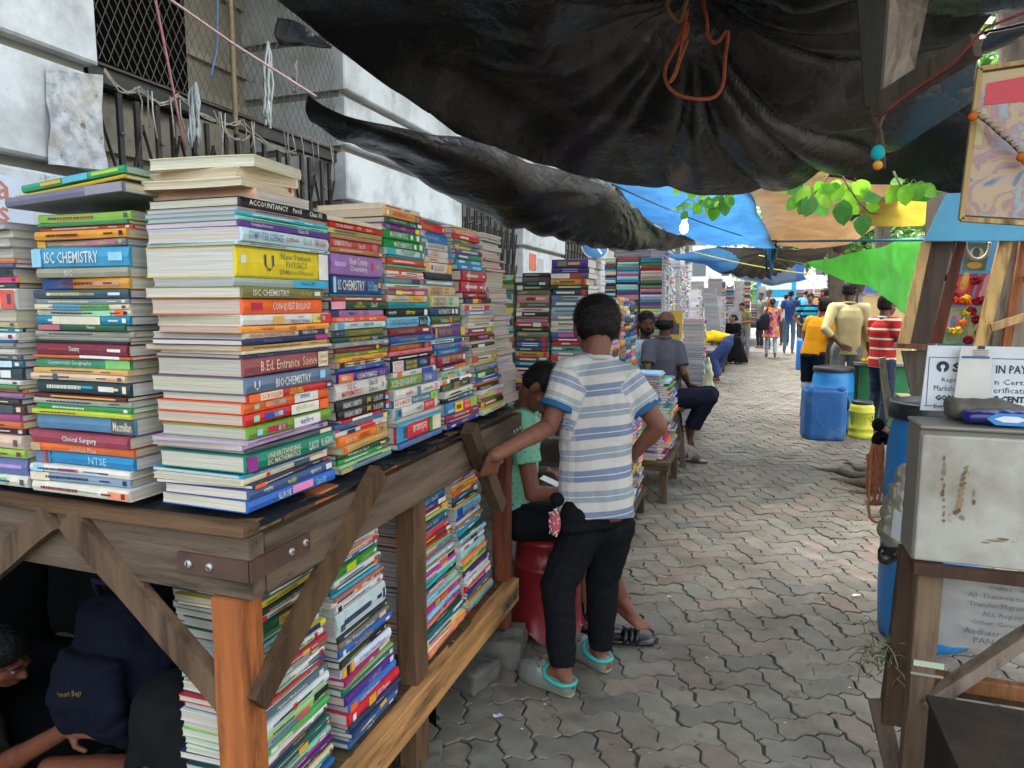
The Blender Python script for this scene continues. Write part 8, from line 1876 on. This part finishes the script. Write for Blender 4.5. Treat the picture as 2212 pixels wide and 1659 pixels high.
# plastic bag and paper hanging at the cabinet's side
bg_ = thing('plastic_bag', 'crumpled grey and black plastic bag hanging from the cabinet side', 'bag', tuple(at(1925,1200,Y=2.7))); Lw = local(bg_); m = MB()
pz_ = [Lw @ at(x, y, Y=2.72) for x, y in ((1950,1010),(1940,1060),(1925,1110),(1922,1150),(1930,1185),(1915,1200))]
for k, (p, r_) in enumerate(zip(pz_, (.02,.03,.04,.045,.035,.03))): m.ball(p, (r_*1.0, r_*.7, r_*1.2))
for a, b2, r_ in zip(pz_[:-1], pz_[1:], (.02,.03,.036,.034,.026)): cap(m, a, r_, b2, r_)
finish(remesh(m, .006, 2, lambda p: mnoise.noise(p*28)*.014), 'bag_body', M_tarp, bg_, lambda p: lin('14161a') if p.z < .035 else lin('7a7568'))
m = MB(); q_ = [at(*p, Y=2.64) for p in ((1932,1098),(1948,1110),(1944,1170),(1924,1160))]; m.add(q_ + [p+V((0,.003,0)) for p in q_], [(3,2,1,0),(4,5,6,7),(0,1,5,4),(1,2,6,5),(2,3,7,6),(3,0,4,7)], lin('b4c0c8')); o = m.build('paper_sheet', M_paint, recenter=True); tag(o, 'pale blue white paper stuck beside the plastic bag', 'paper')
# twig and string knot on the back leg
m = MB(); c_ = at(1925,1415,Y=YBk-.02)
for k in range(70):
    a = c_ + V((R.gauss(0,.035), R.gauss(0,.02), R.gauss(0,.028))); d = V((R.gauss(0,1), R.gauss(0,.6), R.gauss(0,.7))).normalized(); m.tube([a, a+d*.03, a+d*.05+V((0,0,-.02))], .0018, lin(R.choice(['6c6450','8a8468','4a4438','5c6448'])), 4)
tag(m.build('tangled_string', M_rope, recenter=True), 'matted tangle of string and twigs on the trestle leg', 'string')
# dark blurred thing at lower right corner
ch = thing('dark_crate', 'dark brown wooden crate at the lower right corner of the picture', 'crate', (.92,1.42,0)); m = MB(); Z_ = at(2110,1700,Y=1.5)
ch.location = (Z_.x, 1.5, Z_.z-.3); 
m.box((-.02,0,0),(.35,.30,.30), lin('1d1814')); m.build('side', M_vwood, ch); m = MB(); m.box((-.025,-.01,.302),(.36,.31,.315), lin('2c251d')); m.build('rim', M_vwood, ch); m = MB(); m.bar((-.01,-.03,-.35),(.05,-.02,.28), .03,.03, lin('251d17'), up=(0,1,0)); m.build('leg', M_vwood, ch); m = MB(); m.bar((.3,.1,-.7),(.3,.1,.0), .03,.03, lin('251d17'), up=(0,1,0)); m.build('leg', M_vwood, ch); m = MB(); m.bar((.02,.25,-.7),(.02,.25,.0), .03,.03, lin('251d17'), up=(0,1,0)); m.build('leg', M_vwood, ch)
# far side of the road
for k, (y0, y1, h_, c) in enumerate(((-6,14,9,'c8c4b8'),(14.3,34,11,'bdb6a6'),(34.3,60,10,'cfcfca'),(60.5,90,12,'b8b4ac'))):
    t = thing('facade', ['cream building across the road hidden behind the kiosk','tall buff building across the road behind the trees','white building far across the road','grey building at the far end of the road'][k], 'building', (16.5,(y0+y1)/2,0), 0, 'buildings across the road'); Lw = local(t); m = MB(); m.box((15,y0,0),(24,y1,h_), lin(c)); m.v = [tuple(Lw @ Vector(v)) for v in m.v]; m.build('wall', M_white, t)
    for fl in range(3):
        yy = y0+1.5
        while yy < y1-1.5:
            m = MB(); m.box((14.96,yy,1.2+fl*3),(15.02,yy+1.2,2.9+fl*3), lin('39424a')); m.v = [tuple(Lw @ Vector(v)) for v in m.v]; m.build('window', M_plastic, t); yy += 3
t = thing('facade', 'pale hazy building closing the far end of the lane', 'building', (0,75,0)); m = MB(); m.box((-20,0,0),(12,8,11), lin('c4c4bc')); m.build('wall', M_white, t)
for fl in range(3):
    for k in range(10): m = MB(); m.box((-18+k*3,-.04,1.2+fl*3.2),(-16.6+k*3,.02,3+fl*3.2), lin('4c545a')); m.build('window', M_plastic, t)
# ------------------------------------------------------------------ turn the specs into objects
def dist(b): p = b['pos']; return max(.6, math.hypot(p[0], p[1]))
def score(b): return b['L']*b['T']/dist(b)**2 * (1 if b['pri'] else 1)
def keyfun(b): return (1 if b['pri'] >= 50 else 0, score(b))
books.sort(key=keyfun, reverse=True)
NIND = 296
used_labels = {}
def blabel(b):
    if b.get('label'): return b['label']
    c = cname(b['col']) if b['col'] in PAL else hexname(b['col'])
    pos = NUM[b['k']] if b['k'] < len(NUM) else f"number {b['k']+1}"
    top = 'topmost' if b['k'] == 0 else 'bottom' if b['k'] == b['n']-1 else pos + ' from top'
    th = 'thick ' if b['T'] > .034 else 'thin ' if b['T'] < .012 else ''
    if b['away']: d = f'{th}book with its page edge showing'
    elif b['title']:
        t = b['title'].replace('/', ' ').replace('.', '').split()
        t = [w for w in t if all(ord(ch) < 128 for ch in w) and w not in ('Macmillan',)]
        d = f"{th}{c} book titled {' '.join(t[:3])}" if t else f'{th}{c} book with script lettering'
    else: d = f'{th}{c} book'
    s = f"{d}, {top} in the {b['stack']}"
    w = s.split()
    return s if len(w) <= 16 else f"{th}{c} book titled {t[0] if b['title'] and t else ''}, {top} in the {b['stack']}".replace('titled ,', ',') if len(w) <= 19 and b['title'] and t else f"{c} book, {top} in the {b['stack']}"
def hexname(h):
    r, g, b = [int(h[i:i+2], 16)/255 for i in (0, 2, 4)]; mx, mn = max(r,g,b), min(r,g,b); s = (mx-mn)/(mx+1e-6)
    if s < .13: return 'white' if mx > .8 else 'light grey' if mx > .6 else 'grey' if mx > .35 else 'black'
    if mx == r: hu = (g-b)/(mx-mn) % 6
    elif mx == g: hu = 2+(b-r)/(mx-mn)
    else: hu = 4+(r-g)/(mx-mn)
    hu *= 60; n = 'red' if hu < 14 or hu > 345 else 'orange' if hu < 38 else 'yellow' if hu < 62 else 'green' if hu < 165 else 'blue' if hu < 240 else 'purple' if hu < 285 else 'magenta' if hu < 325 else 'crimson'
    if n in ('orange','red') and mx < .6: n = 'brown' if n == 'orange' else 'maroon'
    if n in ('orange','yellow') and s < .35 and mx > .75: n = 'cream'
    pre = 'dark ' if mx < .4 else 'pale ' if s < .35 and mx > .65 and n != 'cream' else ''
    return pre + n
Vm, Fm, Cm = [], [], []
for i, b in enumerate(books):
    ind = i < NIND
    d = dist(b); lod = 0 if ind and d < 3.2 else 1 if d < 7 else 2
    cv, pg = book_geo(b, lod)
    if b['pri'] == 0 or not b['stack']: b['stack'] = b['stack'] and 'far pile of stall books'
    tl = b.get('tilt', (0,0))
    Mx = Matrix.Translation(b['pos']) @ Matrix.Rotation(b['rot'], 4, 'Z') @ Matrix.Rotation(math.radians(tl[0]), 4, 'X') @ Matrix.Rotation(math.radians(tl[1]), 4, 'Y')
    if ind:
        e = thing('book', blabel(b), 'book', b['pos'], 0, 'textbooks stacked on the stalls'); e.rotation_euler = Mx.to_euler()
        cv.build('cover', M_cover, e); pg.build('pages', M_page, e)
        if b['stack']:
            s = b['stack']
    else:
        mk = mass.setdefault(b.get('grp', 'far'), MB())
        for g in (cv, pg):
            n = len(mk.v); mk.v.extend([tuple(Mx @ Vector(v)) for v in g.v]); mk.f.extend([tuple(q+n for q in f) for f in g.f]); mk.c.extend(g.c); mk.sm.extend(g.sm)
mm = MB()
for g in mass.values():
    n = len(mm.v); mm.v.extend(g.v); mm.f.extend([tuple(q+n for q in f) for f in g.f]); mm.c.extend(g.c); mm.sm.extend(g.sm)
o = mm.build('book_stacks', M_mass)
tag(o, 'countless smaller textbooks piled in tall stacks on the stalls along the street', 'books', kind='stuff')
print('books', len(books), 'mass faces', len(mm.f))
